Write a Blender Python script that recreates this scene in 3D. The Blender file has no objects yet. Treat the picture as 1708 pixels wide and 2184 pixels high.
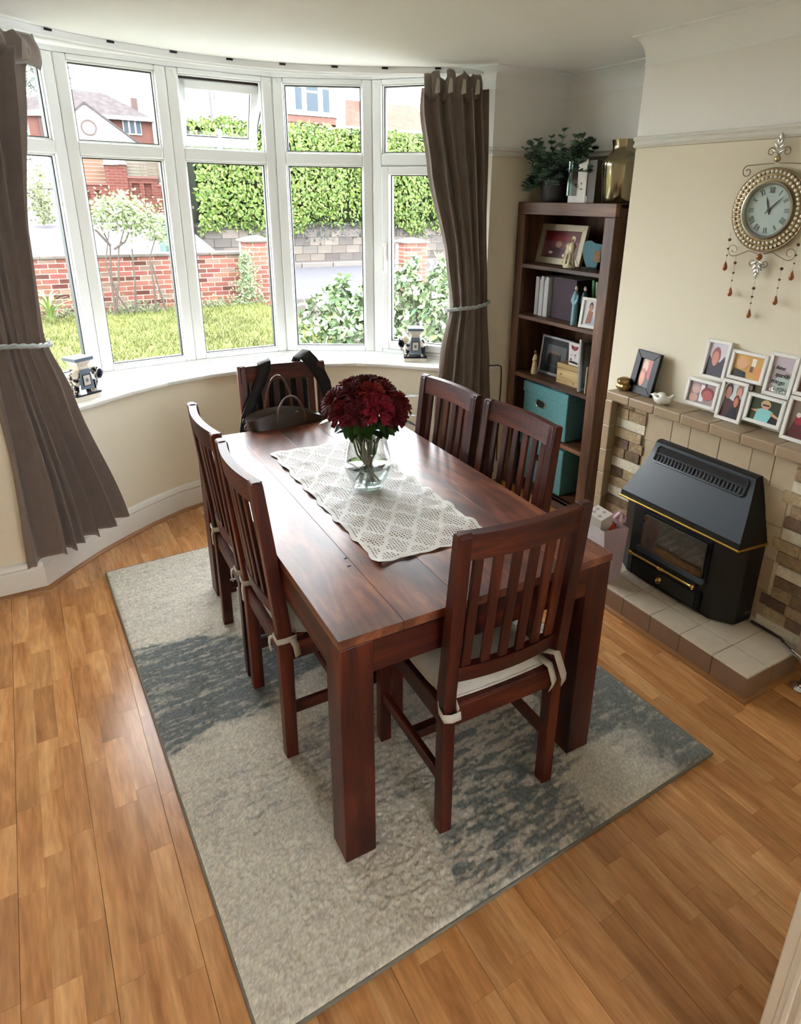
import bpy, bmesh, math, random
import numpy as np
from mathutils import Vector, Matrix, Euler
random.seed(7); np.random.seed(7)
PI = math.pi
SC = bpy.context.scene
COL = SC.collection

# ---------------------------------------------------------------- camera
cam = bpy.data.cameras.new('camera'); camo = bpy.data.objects.new('camera', cam); COL.objects.link(camo)
SC.camera = camo
camo.matrix_world = Matrix(((0.8581, 0.1684, -0.4851, -0.5065), (-0.5132, 0.3085, -0.8009, -1.2110),
                            (0.0147, 0.9362, 0.3512, 1.7497), (0, 0, 0, 1)))
SC.render.resolution_x, SC.render.resolution_y = 1708, 2184
cam.sensor_fit = 'VERTICAL'; cam.sensor_height = 24.0
cam.lens = 1399.2 / 2184 * 24.0
cam.shift_x = -(901.18 - 854) / 2184
cam.shift_y = (951.52 - 1092) / 2184
cam.clip_start = 0.02; cam.clip_end = 300
# ---------------------------------------------------------------- sky and exposure
wd = bpy.data.worlds.new('overcast_sky'); SC.world = wd; wd.use_nodes = True
nt = wd.node_tree; nt.nodes.clear()
wo = nt.nodes.new('ShaderNodeOutputWorld'); bg = nt.nodes.new('ShaderNodeBackground')
bg.inputs['Color'].default_value = (0.93, 0.965, 1.0, 1); bg.inputs['Strength'].default_value = 4.2
nt.links.new(bg.outputs[0], wo.inputs[0])
SC.view_settings.view_transform = 'Standard'; SC.view_settings.look = 'None'
SC.view_settings.gamma = 1.0; SC.view_settings.use_curve_mapping = False
SC.view_settings.exposure = 2.5
try:
    cy = SC.cycles
    cy.max_bounces = 8; cy.diffuse_bounces = 5; cy.glossy_bounces = 3; cy.transmission_bounces = 5
    cy.transparent_max_bounces = 10; cy.sample_clamp_indirect = 6.0
    cy.use_denoising = True; cy.caustics_reflective = False; cy.caustics_refractive = False
except Exception:
    pass

# ---------------------------------------------------------------- mesh helpers
ALB = 1.0   # reflectance factor of the colours given below (lowered outdoors: darker colours offset the bright exposure)
def lin(c):
    r = []
    for x in c[:3]:
        x /= 255.0
        r.append(x / 12.92 if x <= 0.04045 else ((x + 0.055) / 1.055) ** 2.4)
    return (r[0] * ALB, r[1] * ALB, r[2] * ALB, 1.0)

class MB:
    """collects simple shapes and links them as one mesh object"""
    def __init__(s, o=(0, 0, 0)):
        s.v = []; s.f = []; s.m = []; s.o = Vector(o); s.c = 0
    def add(s, vs, fs, M=None):
        b = len(s.v)
        if M is not None:
            vs = [M @ Vector(v) for v in vs]
        s.v += [tuple(v) for v in vs]
        s.f += [tuple(i + b for i in f) for f in fs]
        s.m += [s.c] * len(fs)
        return s
    def box(s, x0, x1, y0, y1, z0, z1, M=None):
        return s.hexa([(x0, y0, z0), (x1, y0, z0), (x1, y1, z0), (x0, y1, z0)],
                      [(x0, y0, z1), (x1, y0, z1), (x1, y1, z1), (x0, y1, z1)], M)
    def hexa(s, b, t, M=None):
        return s.add(list(b) + list(t), [(3, 2, 1, 0), (4, 5, 6, 7), (0, 1, 5, 4), (1, 2, 6, 5), (2, 3, 7, 6), (3, 0, 4, 7)], M)
    def prism(s, poly, h0, h1, axis='z', M=None):
        n = len(poly)
        P = {'z': lambda a, b, h: (a, b, h), 'y': lambda a, b, h: (a, h, b), 'x': lambda a, b, h: (h, a, b)}[axis]
        vs = [P(a, b, h0) for a, b in poly] + [P(a, b, h1) for a, b in poly]
        fs = [tuple(range(n - 1, -1, -1)), tuple(range(n, 2 * n))] + [(i, (i + 1) % n, n + (i + 1) % n, n + i) for i in range(n)]
        return s.add(vs, fs, M)
    def tube(s, pts, r, n=8, M=None, closed=False):
        pts = [Vector(p) for p in pts]; k = len(pts)
        rs = r if isinstance(r, (list, tuple)) else [r] * k
        up = None; vs = []
        for i, p in enumerate(pts):
            a = pts[(i - 1) % k] if (i > 0 or closed) else p
            b = pts[(i + 1) % k] if (i < k - 1 or closed) else p
            t = (b - a)
            t = t.normalized() if t.length > 1e-9 else Vector((0, 0, 1))
            if up is None:
                up = t.orthogonal().normalized()
            else:
                up = up - t * up.dot(t)
                up = up.normalized() if up.length > 1e-6 else t.orthogonal().normalized()
            w = t.cross(up)
            for j in range(n):
                an = 2 * PI * j / n
                vs.append(p + (up * math.cos(an) + w * math.sin(an)) * rs[i])
        fs = []
        for i in range(k if closed else k - 1):
            i2 = (i + 1) % k
            for j in range(n):
                j2 = (j + 1) % n
                fs.append((i * n + j, i * n + j2, i2 * n + j2, i2 * n + j))
        if not closed:
            fs += [tuple(range(n - 1, -1, -1)), tuple((k - 1) * n + j for j in range(n))]
        return s.add(vs, fs, M)
    def lathe(s, prof, n=24, M=None):
        vs = []; idx = []
        for r, z in prof:
            if r < 1e-6:
                idx.append([len(vs)] * n); vs.append((0, 0, z))
            else:
                idx.append(list(range(len(vs), len(vs) + n)))
                vs += [(r * math.cos(2 * PI * j / n), r * math.sin(2 * PI * j / n), z) for j in range(n)]
        fs = []
        for a, b in zip(idx, idx[1:]):
            for j in range(n):
                q = [a[j], a[(j + 1) % n], b[(j + 1) % n], b[j]]
                d = list(dict.fromkeys(q))
                if len(d) > 2:
                    fs.append(tuple(d))
        return s.add(vs, fs, M)
    def ell(s, c, r, nu=14, nv=8, M=None):
        T = Matrix.Translation(c) @ Matrix.Diagonal((r[0], r[1], r[2], 1))
        if M is not None:
            T = M @ T
        return s.lathe([(math.sin(PI * i / nv), -math.cos(PI * i / nv)) for i in range(nv + 1)], nu, T)
    def grid(s, fn, nu, nv, M=None, closed=False):
        vs = [fn(i / (nu if closed else nu - 1), j / (nv - 1)) for j in range(nv) for i in range(nu)]
        fs = []
        for j in range(nv - 1):
            for i in range(nu if closed else nu - 1):
                i2 = (i + 1) % nu
                fs.append((j * nu + i, j * nu + i2, (j + 1) * nu + i2, (j + 1) * nu + i))
        return s.add(vs, fs, M)
    def sweep(s, pts, prof, ends=True):
        """sweep a closed profile [(d, z)] along plan points; d is measured along the left normal"""
        pts = [Vector((p[0], p[1])) for p in pts]; k = len(pts); n = len(prof); vs = []
        for i, p in enumerate(pts):
            t1 = (pts[i] - pts[i - 1]).normalized() if i > 0 else (pts[1] - pts[0]).normalized()
            t2 = (pts[i + 1] - pts[i]).normalized() if i < k - 1 else t1
            n1 = Vector((-t1.y, t1.x)); n2 = Vector((-t2.y, t2.x))
            m = (n1 + n2).normalized(); m = m / max(0.35, m.dot(n1))
            for d, z in prof:
                vs.append((p.x + m.x * d, p.y + m.y * d, z))
        fs = []
        for i in range(k - 1):
            for j in range(n):
                j2 = (j + 1) % n
                fs.append((i * n + j, i * n + j2, (i + 1) * n + j2, (i + 1) * n + j))
        if ends:
            fs += [tuple(range(n - 1, -1, -1)), tuple((k - 1) * n + j for j in range(n))]
        return s.add(vs, fs)
    def build(s, name, mats, parent=None, smooth=False, bevel=0, seg=2, remesh=0, sub=0, solid=0, M=None, angle=38):
        me = bpy.data.meshes.new(name)
        o_ = s.o
        me.from_pydata([(v[0] - o_.x, v[1] - o_.y, v[2] - o_.z) for v in s.v], [], s.f)
        if not isinstance(mats, (list, tuple)):
            mats = [mats]
        for m in mats:
            me.materials.append(m)
        if len(mats) > 1:
            me.polygons.foreach_set('material_index', s.m)
        bm = bmesh.new(); bm.from_mesh(me); bmesh.ops.recalc_face_normals(bm, faces=bm.faces); bm.to_mesh(me); bm.free()
        if smooth or remesh or sub:
            me.polygons.foreach_set('use_smooth', [True] * len(me.polygons))
            if not (remesh or sub):
                me.set_sharp_from_angle(angle=math.radians(angle))
        ob = bpy.data.objects.new(name, me); COL.objects.link(ob)
        if parent is not None:
            ob.parent = parent
        if M is not None:
            ob.matrix_local = M
        if parent is None and M is None and o_.length > 0:
            ob.location = o_
        if solid:
            md = ob.modifiers.new('thickness', 'SOLIDIFY'); md.thickness = solid; md.offset = 0
        if remesh:
            md = ob.modifiers.new('remesh', 'REMESH'); md.mode = 'VOXEL'; md.voxel_size = remesh; md.use_smooth_shade = True
            md = ob.modifiers.new('smooth', 'SMOOTH'); md.factor = 0.5; md.iterations = 3
        if bevel:
            md = ob.modifiers.new('bevel', 'BEVEL'); md.width = bevel; md.segments = seg; md.limit_method = 'ANGLE'; md.angle_limit = math.radians(40)
        if sub:
            md = ob.modifiers.new('sub', 'SUBSURF'); md.levels = sub; md.render_levels = sub
        return ob

def tag(o, label=None, cat=None, group=None, kind=None):
    if label: o['label'] = label
    if cat: o['category'] = cat
    if group: o['group'] = group
    if kind: o['kind'] = kind
    return o
def thing(name, label, cat, loc=(0, 0, 0), rz=0.0, group=None, rot=None):
    o = bpy.data.objects.new(name, None); COL.objects.link(o)
    o.empty_display_size = 0.05
    o.location = loc; o.rotation_euler = rot if rot else (0, 0, rz)
    return tag(o, label, cat, group)
def struct(o):
    o['kind'] = 'structure'; return o
def kids(o):
    return [c for c in bpy.data.objects if c.parent == o]
def dup(root, label=None, loc=None, rz=None):
    """copy a thing, its parts and their sub-parts"""
    ch = {}
    for c in bpy.data.objects:
        if c.parent: ch.setdefault(c.parent.name, []).append(c)
    def rec(o, par):
        c = o.copy(); COL.objects.link(c)
        if par: c.parent = par
        for k in ch.get(o.name, []): rec(k, c)
        return c
    r = rec(root, None)
    if label: r['label'] = label
    if loc: r.location = loc
    if rz is not None: r.rotation_euler = (0, 0, rz)
    return r
def frame_matrix(P, Q):
    """axes: along P->Q, outward (left normal), up"""
    d = Vector((Q[0] - P[0], Q[1] - P[1], 0)); L = d.length; d.normalize()
    n = Vector((-d.y, d.x, 0))
    return Matrix(((d.x, n.x, 0, P[0]), (d.y, n.y, 0, P[1]), (0, 0, 1, 0), (0, 0, 0, 1))), L
def TR(x, y, z, rx=0, ry=0, rz=0):
    return Matrix.Translation((x, y, z)) @ Euler((rx, ry, rz)).to_matrix().to_4x4()

# ---------------------------------------------------------------- materials
MC = {}
def mat(name, col, rough=0.5, metal=0.0, var=0.0, vs=8.0, bump=0.0, bs=60.0, coat=0.0, rnd=0.0, spec=0.5, sheen=0.0, col2=None, stretch=None, island=False):
    if name in MC: return MC[name]
    m = bpy.data.materials.new(name); m.use_nodes = True; MC[name] = m
    t = m.node_tree; b = t.nodes['Principled BSDF']; N = t.nodes.new; L = t.links.new
    c = lin(col)
    b.inputs['Base Color'].default_value = c
    b.inputs['Roughness'].default_value = rough; b.inputs['Metallic'].default_value = metal
    b.inputs['Specular IOR Level'].default_value = spec
    b.inputs['Coat Weight'].default_value = coat; b.inputs['Coat Roughness'].default_value = 0.15
    b.inputs['Sheen Weight'].default_value = sheen
    tc = N('ShaderNodeTexCoord'); src = tc.outputs['Object']
    if stretch:
        mp = N('ShaderNodeMapping'); mp.inputs['Scale'].default_value = stretch
        L(src, mp.inputs['Vector']); src = mp.outputs[0]
    out = None
    if var or col2:
        nz = N('ShaderNodeTexNoise'); nz.inputs['Scale'].default_value = vs; nz.inputs['Detail'].default_value = 5
        nz.inputs['Roughness'].default_value = 0.65; L(src, nz.inputs['Vector'])
        rp = N('ShaderNodeValToRGB'); rp.color_ramp.elements[0].position = 0.32; rp.color_ramp.elements[1].position = 0.68
        c2 = lin(col2) if col2 else c
        rp.color_ramp.elements[0].color = [x * (1 - var) for x in c[:3]] + [1]
        rp.color_ramp.elements[1].color = [min(1, x * (1 + var)) for x in c2[:3]] + [1]
        L(nz.outputs['Fac'], rp.inputs[0]); out = rp.outputs[0]
    if rnd:
        hs = N('ShaderNodeHueSaturation')
        if out is not None: L(out, hs.inputs['Color'])
        else: hs.inputs['Color'].default_value = c
        if island:
            r = N('ShaderNodeNewGeometry').outputs['Random Per Island']
        else:
            r = N('ShaderNodeObjectInfo').outputs['Random']
        mr = N('ShaderNodeMapRange'); mr.inputs['To Min'].default_value = 1 - rnd; mr.inputs['To Max'].default_value = 1 + rnd
        L(r, mr.inputs['Value']); L(mr.outputs[0], hs.inputs['Value'])
        ml = N('ShaderNodeMath'); ml.operation = 'MULTIPLY'; ml.inputs[1].default_value = 7.13; L(r, ml.inputs[0])
        fr = N('ShaderNodeMath'); fr.operation = 'FRACT'; L(ml.outputs[0], fr.inputs[0])
        m2 = N('ShaderNodeMapRange'); m2.inputs['To Min'].default_value = 0.5 - rnd * 0.05; m2.inputs['To Max'].default_value = 0.5 + rnd * 0.05
        L(fr.outputs[0], m2.inputs['Value']); L(m2.outputs[0], hs.inputs['Hue'])
        out = hs.outputs[0]
    if out is not None: L(out, b.inputs['Base Color'])
    if bump:
        n2 = N('ShaderNodeTexNoise'); n2.inputs['Scale'].default_value = bs; n2.inputs['Detail'].default_value = 4; L(src, n2.inputs['Vector'])
        bp = N('ShaderNodeBump'); bp.inputs['Strength'].default_value = bump; bp.inputs['Distance'].default_value = 0.01
        L(n2.outputs['Fac'], bp.inputs['Height']); L(bp.outputs[0], b.inputs['Normal'])
    return m
def wood(name, cols, axis=2, scale=5.0, rough=0.35, coat=0.0, rnd=0.15, along=0.09, spec=0.5, island=False, bump=0.05, dist=1.5, coat_r=0.2, blotch=0.0):
    if name in MC: return MC[name]
    m = bpy.data.materials.new(name); m.use_nodes = True; MC[name] = m
    t = m.node_tree; b = t.nodes['Principled BSDF']; N = t.nodes.new; L = t.links.new
    tc = N('ShaderNodeTexCoord')
    r = N('ShaderNodeNewGeometry').outputs['Random Per Island'] if island else N('ShaderNodeObjectInfo').outputs['Random']
    ml = N('ShaderNodeMath'); ml.operation = 'MULTIPLY'; ml.inputs[1].default_value = 37.0; L(r, ml.inputs[0])
    ad = N('ShaderNodeVectorMath'); ad.operation = 'ADD'; L(tc.outputs['Object'], ad.inputs[0]); L(ml.outputs[0], ad.inputs[1])
    mp = N('ShaderNodeMapping'); sc = [1, 1, 1]; sc[axis] = along; mp.inputs['Scale'].default_value = sc; L(ad.outputs[0], mp.inputs['Vector'])
    n1 = N('ShaderNodeTexNoise'); n1.inputs['Scale'].default_value = scale; n1.inputs['Detail'].default_value = 6
    n1.inputs['Distortion'].default_value = dist; n1.inputs['Roughness'].default_value = 0.6; L(mp.outputs[0], n1.inputs['Vector'])
    rp = N('ShaderNodeValToRGB'); e = rp.color_ramp.elements
    e[0].position = 0.3; e[0].color = lin(cols[0]); e[1].position = 0.7; e[1].color = lin(cols[2])
    k = e.new(0.5); k.color = lin(cols[1])
    L(n1.outputs['Fac'], rp.inputs[0])
    n2 = N('ShaderNodeTexNoise'); n2.inputs['Scale'].default_value = scale * 14; n2.inputs['Detail'].default_value = 3
    L(mp.outputs[0], n2.inputs['Vector'])
    mr = N('ShaderNodeMapRange'); mr.inputs['From Min'].default_value = 0.3; mr.inputs['From Max'].default_value = 0.7
    mr.inputs['To Min'].default_value = 0.82; mr.inputs['To Max'].default_value = 1.12; L(n2.outputs['Fac'], mr.inputs['Value'])
    hs = N('ShaderNodeHueSaturation'); L(rp.outputs[0], hs.inputs['Color'])
    m3 = N('ShaderNodeMapRange'); m3.inputs['To Min'].default_value = 1 - rnd; m3.inputs['To Max'].default_value = 1 + rnd; L(r, m3.inputs['Value'])
    mm = N('ShaderNodeMath'); mm.operation = 'MULTIPLY'; L(mr.outputs[0], mm.inputs[0]); L(m3.outputs[0], mm.inputs[1]); L(mm.outputs[0], hs.inputs['Value'])
    if blotch:
        n4 = N('ShaderNodeTexNoise'); n4.inputs['Scale'].default_value = 5.0; n4.inputs['Detail'].default_value = 4; n4.inputs['Distortion'].default_value = 1.0
        mp4 = N('ShaderNodeMapping'); s4 = [1, 1, 1]; s4[axis] = 0.55; mp4.inputs['Scale'].default_value = s4; L(ad.outputs[0], mp4.inputs['Vector']); L(mp4.outputs[0], n4.inputs['Vector'])
        m4 = N('ShaderNodeMapRange'); m4.inputs['From Min'].default_value = 0.35; m4.inputs['From Max'].default_value = 0.6; m4.inputs['To Min'].default_value = 1 - blotch; m4.inputs['To Max'].default_value = 1.1
        L(n4.outputs['Fac'], m4.inputs['Value']); m5 = N('ShaderNodeMath'); m5.operation = 'MULTIPLY'; L(mm.outputs[0], m5.inputs[0]); L(m4.outputs[0], m5.inputs[1]); L(m5.outputs[0], hs.inputs['Value'])
    L(hs.outputs[0], b.inputs['Base Color'])
    b.inputs['Roughness'].default_value = rough; b.inputs['Coat Weight'].default_value = coat; b.inputs['Coat Roughness'].default_value = coat_r
    b.inputs['Specular IOR Level'].default_value = spec
    if bump:
        bp = N('ShaderNodeBump'); bp.inputs['Strength'].default_value = bump; bp.inputs['Distance'].default_value = 0.005
        L(n2.outputs['Fac'], bp.inputs['Height']); L(bp.outputs[0], b.inputs['Normal'])
    return m
def thin_glass(name, refl=0.06, tint=(1, 1, 1), rough=0.0):
    if name in MC: return MC[name]
    m = bpy.data.materials.new(name); m.use_nodes = True; MC[name] = m
    t = m.node_tree; t.nodes.clear(); N = t.nodes.new; L = t.links.new
    o = N('ShaderNodeOutputMaterial'); a = N('ShaderNodeBsdfTransparent'); g = N('ShaderNodeBsdfGlossy'); x = N('ShaderNodeMixShader')
    lw = N('ShaderNodeLayerWeight'); lw.inputs['Blend'].default_value = 0.35
    mr = N('ShaderNodeMapRange'); mr.inputs['To Min'].default_value = refl * 0.5; mr.inputs['To Max'].default_value = refl * 6
    L(lw.outputs['Facing'], mr.inputs['Value']); L(mr.outputs[0], x.inputs[0])
    a.inputs[0].default_value = (*tint, 1); g.inputs['Roughness'].default_value = rough
    L(a.outputs[0], x.inputs[1]); L(g.outputs[0], x.inputs[2]); L(x.outputs[0], o.inputs[0])
    return m
def flat(col, rough=0.6):
    return mat('print_%02x%02x%02x' % tuple(int(c) for c in col), col, rough)

M_white = mat('white_paint', (228, 228, 224), 0.55)
M_ceil = mat('ceiling_paint', (236, 239, 238), 0.85, bump=0.03, bs=220)
M_upper = mat('upper_wall_paint', (234, 234, 230), 0.8, bump=0.05, bs=180)
M_cream = mat('cream_wall_paint', (228, 221, 200), 0.8, bump=0.06, bs=180)
M_gloss = mat('white_gloss_paint', (222, 221, 214), 0.3)
M_upvc = mat('white_upvc', (225, 228, 228), 0.28)
M_dark = mat('dark_gap', (22, 20, 18), 0.9)
M_glass = thin_glass('window_glass', 0.05)
CH = [(34, 8, 5), (64, 19, 10), (106, 46, 24)]
M_wx = wood('sheesham_x', CH, 0, 9, 0.42, 0.0, spec=0.4)
M_wy = wood('sheesham_y', CH, 1, 9, 0.42, 0.0, spec=0.4)
M_wz = wood('sheesham_z', CH, 2, 9, 0.42, 0.0, spec=0.4)
M_top = wood('sheesham_top', [(64, 27, 17), (112, 58, 36), (158, 98, 62)], 1, 5.5, 0.40, 0.40, spec=0.5, rnd=0.12, coat_r=0.33, blotch=0.55, along=0.22, dist=2.4, bump=0.03)
BK = [(44, 27, 17), (82, 52, 33), (126, 88, 58)]
M_bz = wood('walnut_z', BK, 2, 8, 0.45); M_by = wood('walnut_y', BK, 1, 8, 0.45); M_bx = wood('walnut_x', BK, 0, 8, 0.5)
M_chrome = mat('chrome', (220, 222, 224), 0.12, 1.0)
M_brass = mat('polished_brass', (214, 176, 96), 0.22, 1.0)
M_black = mat('black_enamel', (12, 13, 14), 0.4, spec=0.3)
M_glz = thin_glass('vessel_glass', 0.1, (0.97, 0.985, 0.98))
# ---------------------------------------------------------------- room shell
ZC = 2.415
BAY = [(-0.64, 2.0), (-0.52, 2.12), (-0.38, 2.245), (-0.24, 2.345), (-0.10, 2.435), (0.10, 2.54), (0.33, 2.605), (0.58, 2.632), (0.80, 2.612),
       (1.0, 2.565), (1.22, 2.48), (1.38, 2.36), (1.56, 2.17), (1.70, 2.06), (1.86, 2.0)]
FAC = [(-0.66, 2.56), (-0.19, 2.80), (0.341, 2.87), (0.919, 2.868), (1.421, 2.60), (1.80, 2.12)]
TRK = [(-0.80, 1.93), (-0.66, 2.06), (-0.48, 2.225), (-0.27, 2.38), (-0.02, 2.49), (0.27, 2.565), (0.55, 2.59), (0.82, 2.565), (1.08, 2.48),
       (1.32, 2.36), (1.55, 2.21), (1.80, 2.03)]
RAILZ = 1.985
def two_tone(mb, shapes):
    """shapes(z0, z1) adds the wall between two heights: cream below the picture rail, white above"""
    mb.c = 0; shapes(0.0, RAILZ); mb.c = 1; shapes(RAILZ, ZC)
WM = [M_cream, M_upper]
# floor: laminate strips
FL = [(162, 108, 62), (194, 138, 86), (218, 168, 114)]
M_floor = wood('laminate_strip', FL, 1, 7.0, 0.26, 0.15, rnd=0.14, along=0.12, bump=0.0)
M_floor_far = wood('laminate_field', FL, 1, 7.0, 0.26, 0.15, rnd=0.14, along=0.12, bump=0.0, island=True)
flo = struct(MB().box(-1.6, 2.6, -4.2, 2.9, -0.06, -0.004).build('floor', mat('subfloor', (96, 64, 38), 0.8)))
far = MB(); n_parts = 0
random.seed(11)
strips = []
x0 = -1.557; k = 0
while x0 < 2.39:
    y = -1.6 - random.random() * 0.4
    while y < 2.62:
        ln = random.choice((0.24, 0.3, 0.38, 0.45, 0.3))
        strips.append((x0, y, ln, k)); y += ln
    x0 += 0.06435; k += 1
cell = {}
for (sx, sy, ln, k) in strips:
    a = sx + (0.0006 if k % 3 == 0 else 0.00015); b = sx + 0.06435 - (0.0006 if k % 3 == 2 else 0.00015)
    cx, cyy = sx + 0.032, sy + ln / 2
    under_rug = -0.36 < cx < 1.18 and -0.2 < cyy < 1.95
    vis = (cx < -0.3 and cx > -0.95 and cyy > -0.2 and cyy < 2.35) or (cx > 0.1 and cx < 1.62 and -0.95 < cyy < 0.5) or (cyy > 1.85 and -0.5 < cx < 0.6) or (cx > 1.2 and 0.2 < cyy < 1.6 and cx < 2.0)
    if cyy < -0.9 or not vis or under_rug or n_parts >= 296:
        far.box(a, b, sy + 0.0002, sy + ln - 0.0002, -0.004, 0.0)
        continue
    n_parts += 1
    MB((cx, cyy, 0)).box(a, b, sy + 0.0002, sy + ln - 0.0002, -0.004, 0.0).build('floor_strip', M_floor, flo, M=Matrix.Translation((cx, cyy, 0)))
far.box(-1.6, 2.6, -4.2, -2.0, -0.004, 0.0)
tag(far.build('floor_strips', M_floor_far, flo), kind='stuff')

# ceiling
struct(MB().box(-1.7, 2.8, -4.4, 3.1, ZC, ZC + 0.12).build('ceiling', M_ceil))
# walls
mb = MB()
two_tone(mb, lambda a, b: mb.box(-1.5, -0.64, 2.0, 2.25, a, b) and mb.box(1.86, 2.6, 2.0, 2.2, a, b))
struct(mb.build('wall_front', WM))
mb = MB(); two_tone(mb, lambda a, b: mb.box(2.385, 2.6, -0.95, 2.1, a, b)); struct(mb.build('wall_right', WM))
mb = MB(); two_tone(mb, lambda a, b: mb.box(-1.75, -1.6, -4.2, 2.1, a, b)); struct(mb.build('wall_left', WM))
mb = MB(); two_tone(mb, lambda a, b: mb.box(2.0, 2.4, -0.33, 1.10, a, b)); struct(mb.build('wall_chimney', WM, bevel=0.004))
mb = MB()
two_tone(mb, lambda a, b: mb.box(0.53, 2.6, -1.05, -0.90, a, b)); mb.c = 1
mb.box(-1.6, 0.53, -1.05, -0.90, 2.1, ZC)
struct(mb.build('wall_back', WM))
mb = MB(); mb.sweep(BAY, [(0, 0), (0.1, 0), (0.1, 0.775), (0, 0.775)]); struct(mb.build('wall_bay', M_cream, smooth=True))
mb = MB()
two_tone(mb, lambda a, b: mb.sweep([(-0.70, 2.56), (-0.80, 2.36), (-0.72, 2.18), (-0.64, 2.10), (-0.64, 2.03)], [(0, a), (-0.2, a), (-0.2, b), (0, b)]))
mb.c = 1; mb.box(-0.72, -0.64, 2.5, 2.62, 0.78, ZC)
struct(mb.build('wall_reveal_left', WM))
mb = MB()
def rev(a, b): mb.sweep([(1.79, 2.14), (1.86, 2.0)], [(0, max(a, 0.775)), (0.2, max(a, 0.775)), (0.2, b), (0, b)])
two_tone(mb, rev); struct(mb.build('wall_reveal_right', WM))
# back room beyond the doorway; unseen rear window added for fill daylight
mb = MB(); mb.box(2.6, 2.75, -4.2, -0.9, 0, ZC); struct(mb.build('wall_rear_right', M_cream))
mb = MB(); mb.box(-1.7, -0.5, -4.35, -4.2, 0, ZC); mb.box(0.8, 2.7, -4.35, -4.2, 0, ZC); mb.box(-0.5, 0.8, -4.35, -4.2, 2.1, ZC); mb.box(-0.5, 0.8, -4.35, -4.2, 0, 0.9)
struct(mb.build('wall_rear', M_cream))
w = MB()
for a, b in ((-0.5, -0.43), (0.12, 0.18), (0.73, 0.8)): w.box(a, b, -4.32, -4.24, 0.9, 2.1)
w.box(-0.43, 0.73, -4.32, -4.24, 0.9, 0.97); w.box(-0.43, 0.73, -4.32, -4.24, 2.03, 2.1)
w_ = struct(w.build('window_6', M_upvc))
# door jamb and architrave at the near right
dj = MB()
dj.box(0.52, 0.53, -1.06, -0.89, 0, 2.1)
dj.prism([(0.457, -0.9), (0.457, -0.882), (0.472, -0.876), (0.480, -0.884), (0.498, -0.886), (0.506, -0.880), (0.540, -0.878), (0.552, -0.9)], 0, 2.16)
dj.prism([(0.457, -1.05), (0.457, -0.9), (0.53, -0.9), (0.53, -1.05)], 0, 2.1)
for yy in (-0.915, -0.935, -0.96, -0.985): dj.box(0.452, 0.459, yy - 0.006, yy + 0.004, 0, 2.1)
struct(dj.build('door_1', M_gloss, bevel=0.002))
# coving
def cove(name, pts, z=ZC, s=0.088):
    pr = [(0.005, z), (-s - 0.008, z), (-s - 0.008, z - 0.007)] + [(-s + s * math.cos(PI / 2 * (1 - i / 8)), z - s - 0.007 + s * math.sin(PI / 2 * (1 - i / 8))) for i in range(9)] + [(-0.003, z - s - 0.007), (-0.003, z - s - 0.016), (0.005, z - s - 0.016)]
    m = MB(); m.sweep(pts, pr); return struct(m.build(name, M_ceil, smooth=True, angle=30))
cove('trim_1', [(1.79, 2.14), (1.86, 2.0), (2.385, 2.0)])
cove('trim_2', [(2.385, 2.0), (2.385, 1.1)])
cove('trim_3', [(2.0, 1.1), (2.0, -0.33)])
cove('trim_4', [(2.385, -0.33), (2.385, -0.9)])
cove('trim_5', [(-1.6, 2.0), (-0.64, 2.0)])
# picture rails
PR = [(0.002, RAILZ), (-0.012, RAILZ), (-0.02, RAILZ + 0.008), (-0.012, RAILZ + 0.016), (-0.01, RAILZ + 0.024), (-0.022, RAILZ + 0.032), (-0.018, RAILZ + 0.042), (0.002, RAILZ + 0.046)]
def rail(name, pts):
    m = MB(); m.sweep(pts, PR); return struct(m.build(name, M_gloss, smooth=True, angle=40))
rail('trim_6', [(1.79, 2.14), (1.86, 2.0), (2.385, 2.0), (2.385, 1.1)])
rail('trim_7', [(2.0, 1.1), (2.0, -0.33)])
rail('trim_8', [(-1.6, 2.0), (-0.64, 2.0)])
rail('trim_9', [(2.385, -0.33), (2.385, -0.9)])
# skirting boards with the quarter-round bead in front
SK = [(0, 0), (-0.018, 0), (-0.018, 0.108), (-0.013, 0.118), (-0.017, 0.126), (-0.012, 0.140), (-0.005, 0.152), (0, 0.156)]
def skirt(name, pts, bead=True):
    m = MB(); m.c = 0; m.sweep(pts, SK)
    if bead:
        m.c = 1; m.sweep(pts, [(-0.018, 0), (-0.034, 0), (-0.032, 0.006), (-0.026, 0.012), (-0.018, 0.015)])
    return struct(m.build(name, [M_gloss, mat('beech_bead', (150, 104, 62), 0.4)], smooth=True, angle=35))
skirt('baseboard_bay', [(-1.6, 2.0)] + BAY + [(2.385, 2.0)])
skirt('baseboard_right', [(2.385, 2.0), (2.385, 1.1)])
skirt('baseboard_chimney', [(2.0, 1.1), (2.0, 0.965)])
skirt('baseboard_near', [(2.0, -0.2), (2.0, -0.33)]); skirt('baseboard_alcove', [(2.385, -0.33), (2.385, -0.9)])
skirt('baseboard_left', [(-1.6, -0.9), (-1.6, 2.0)])

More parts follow.
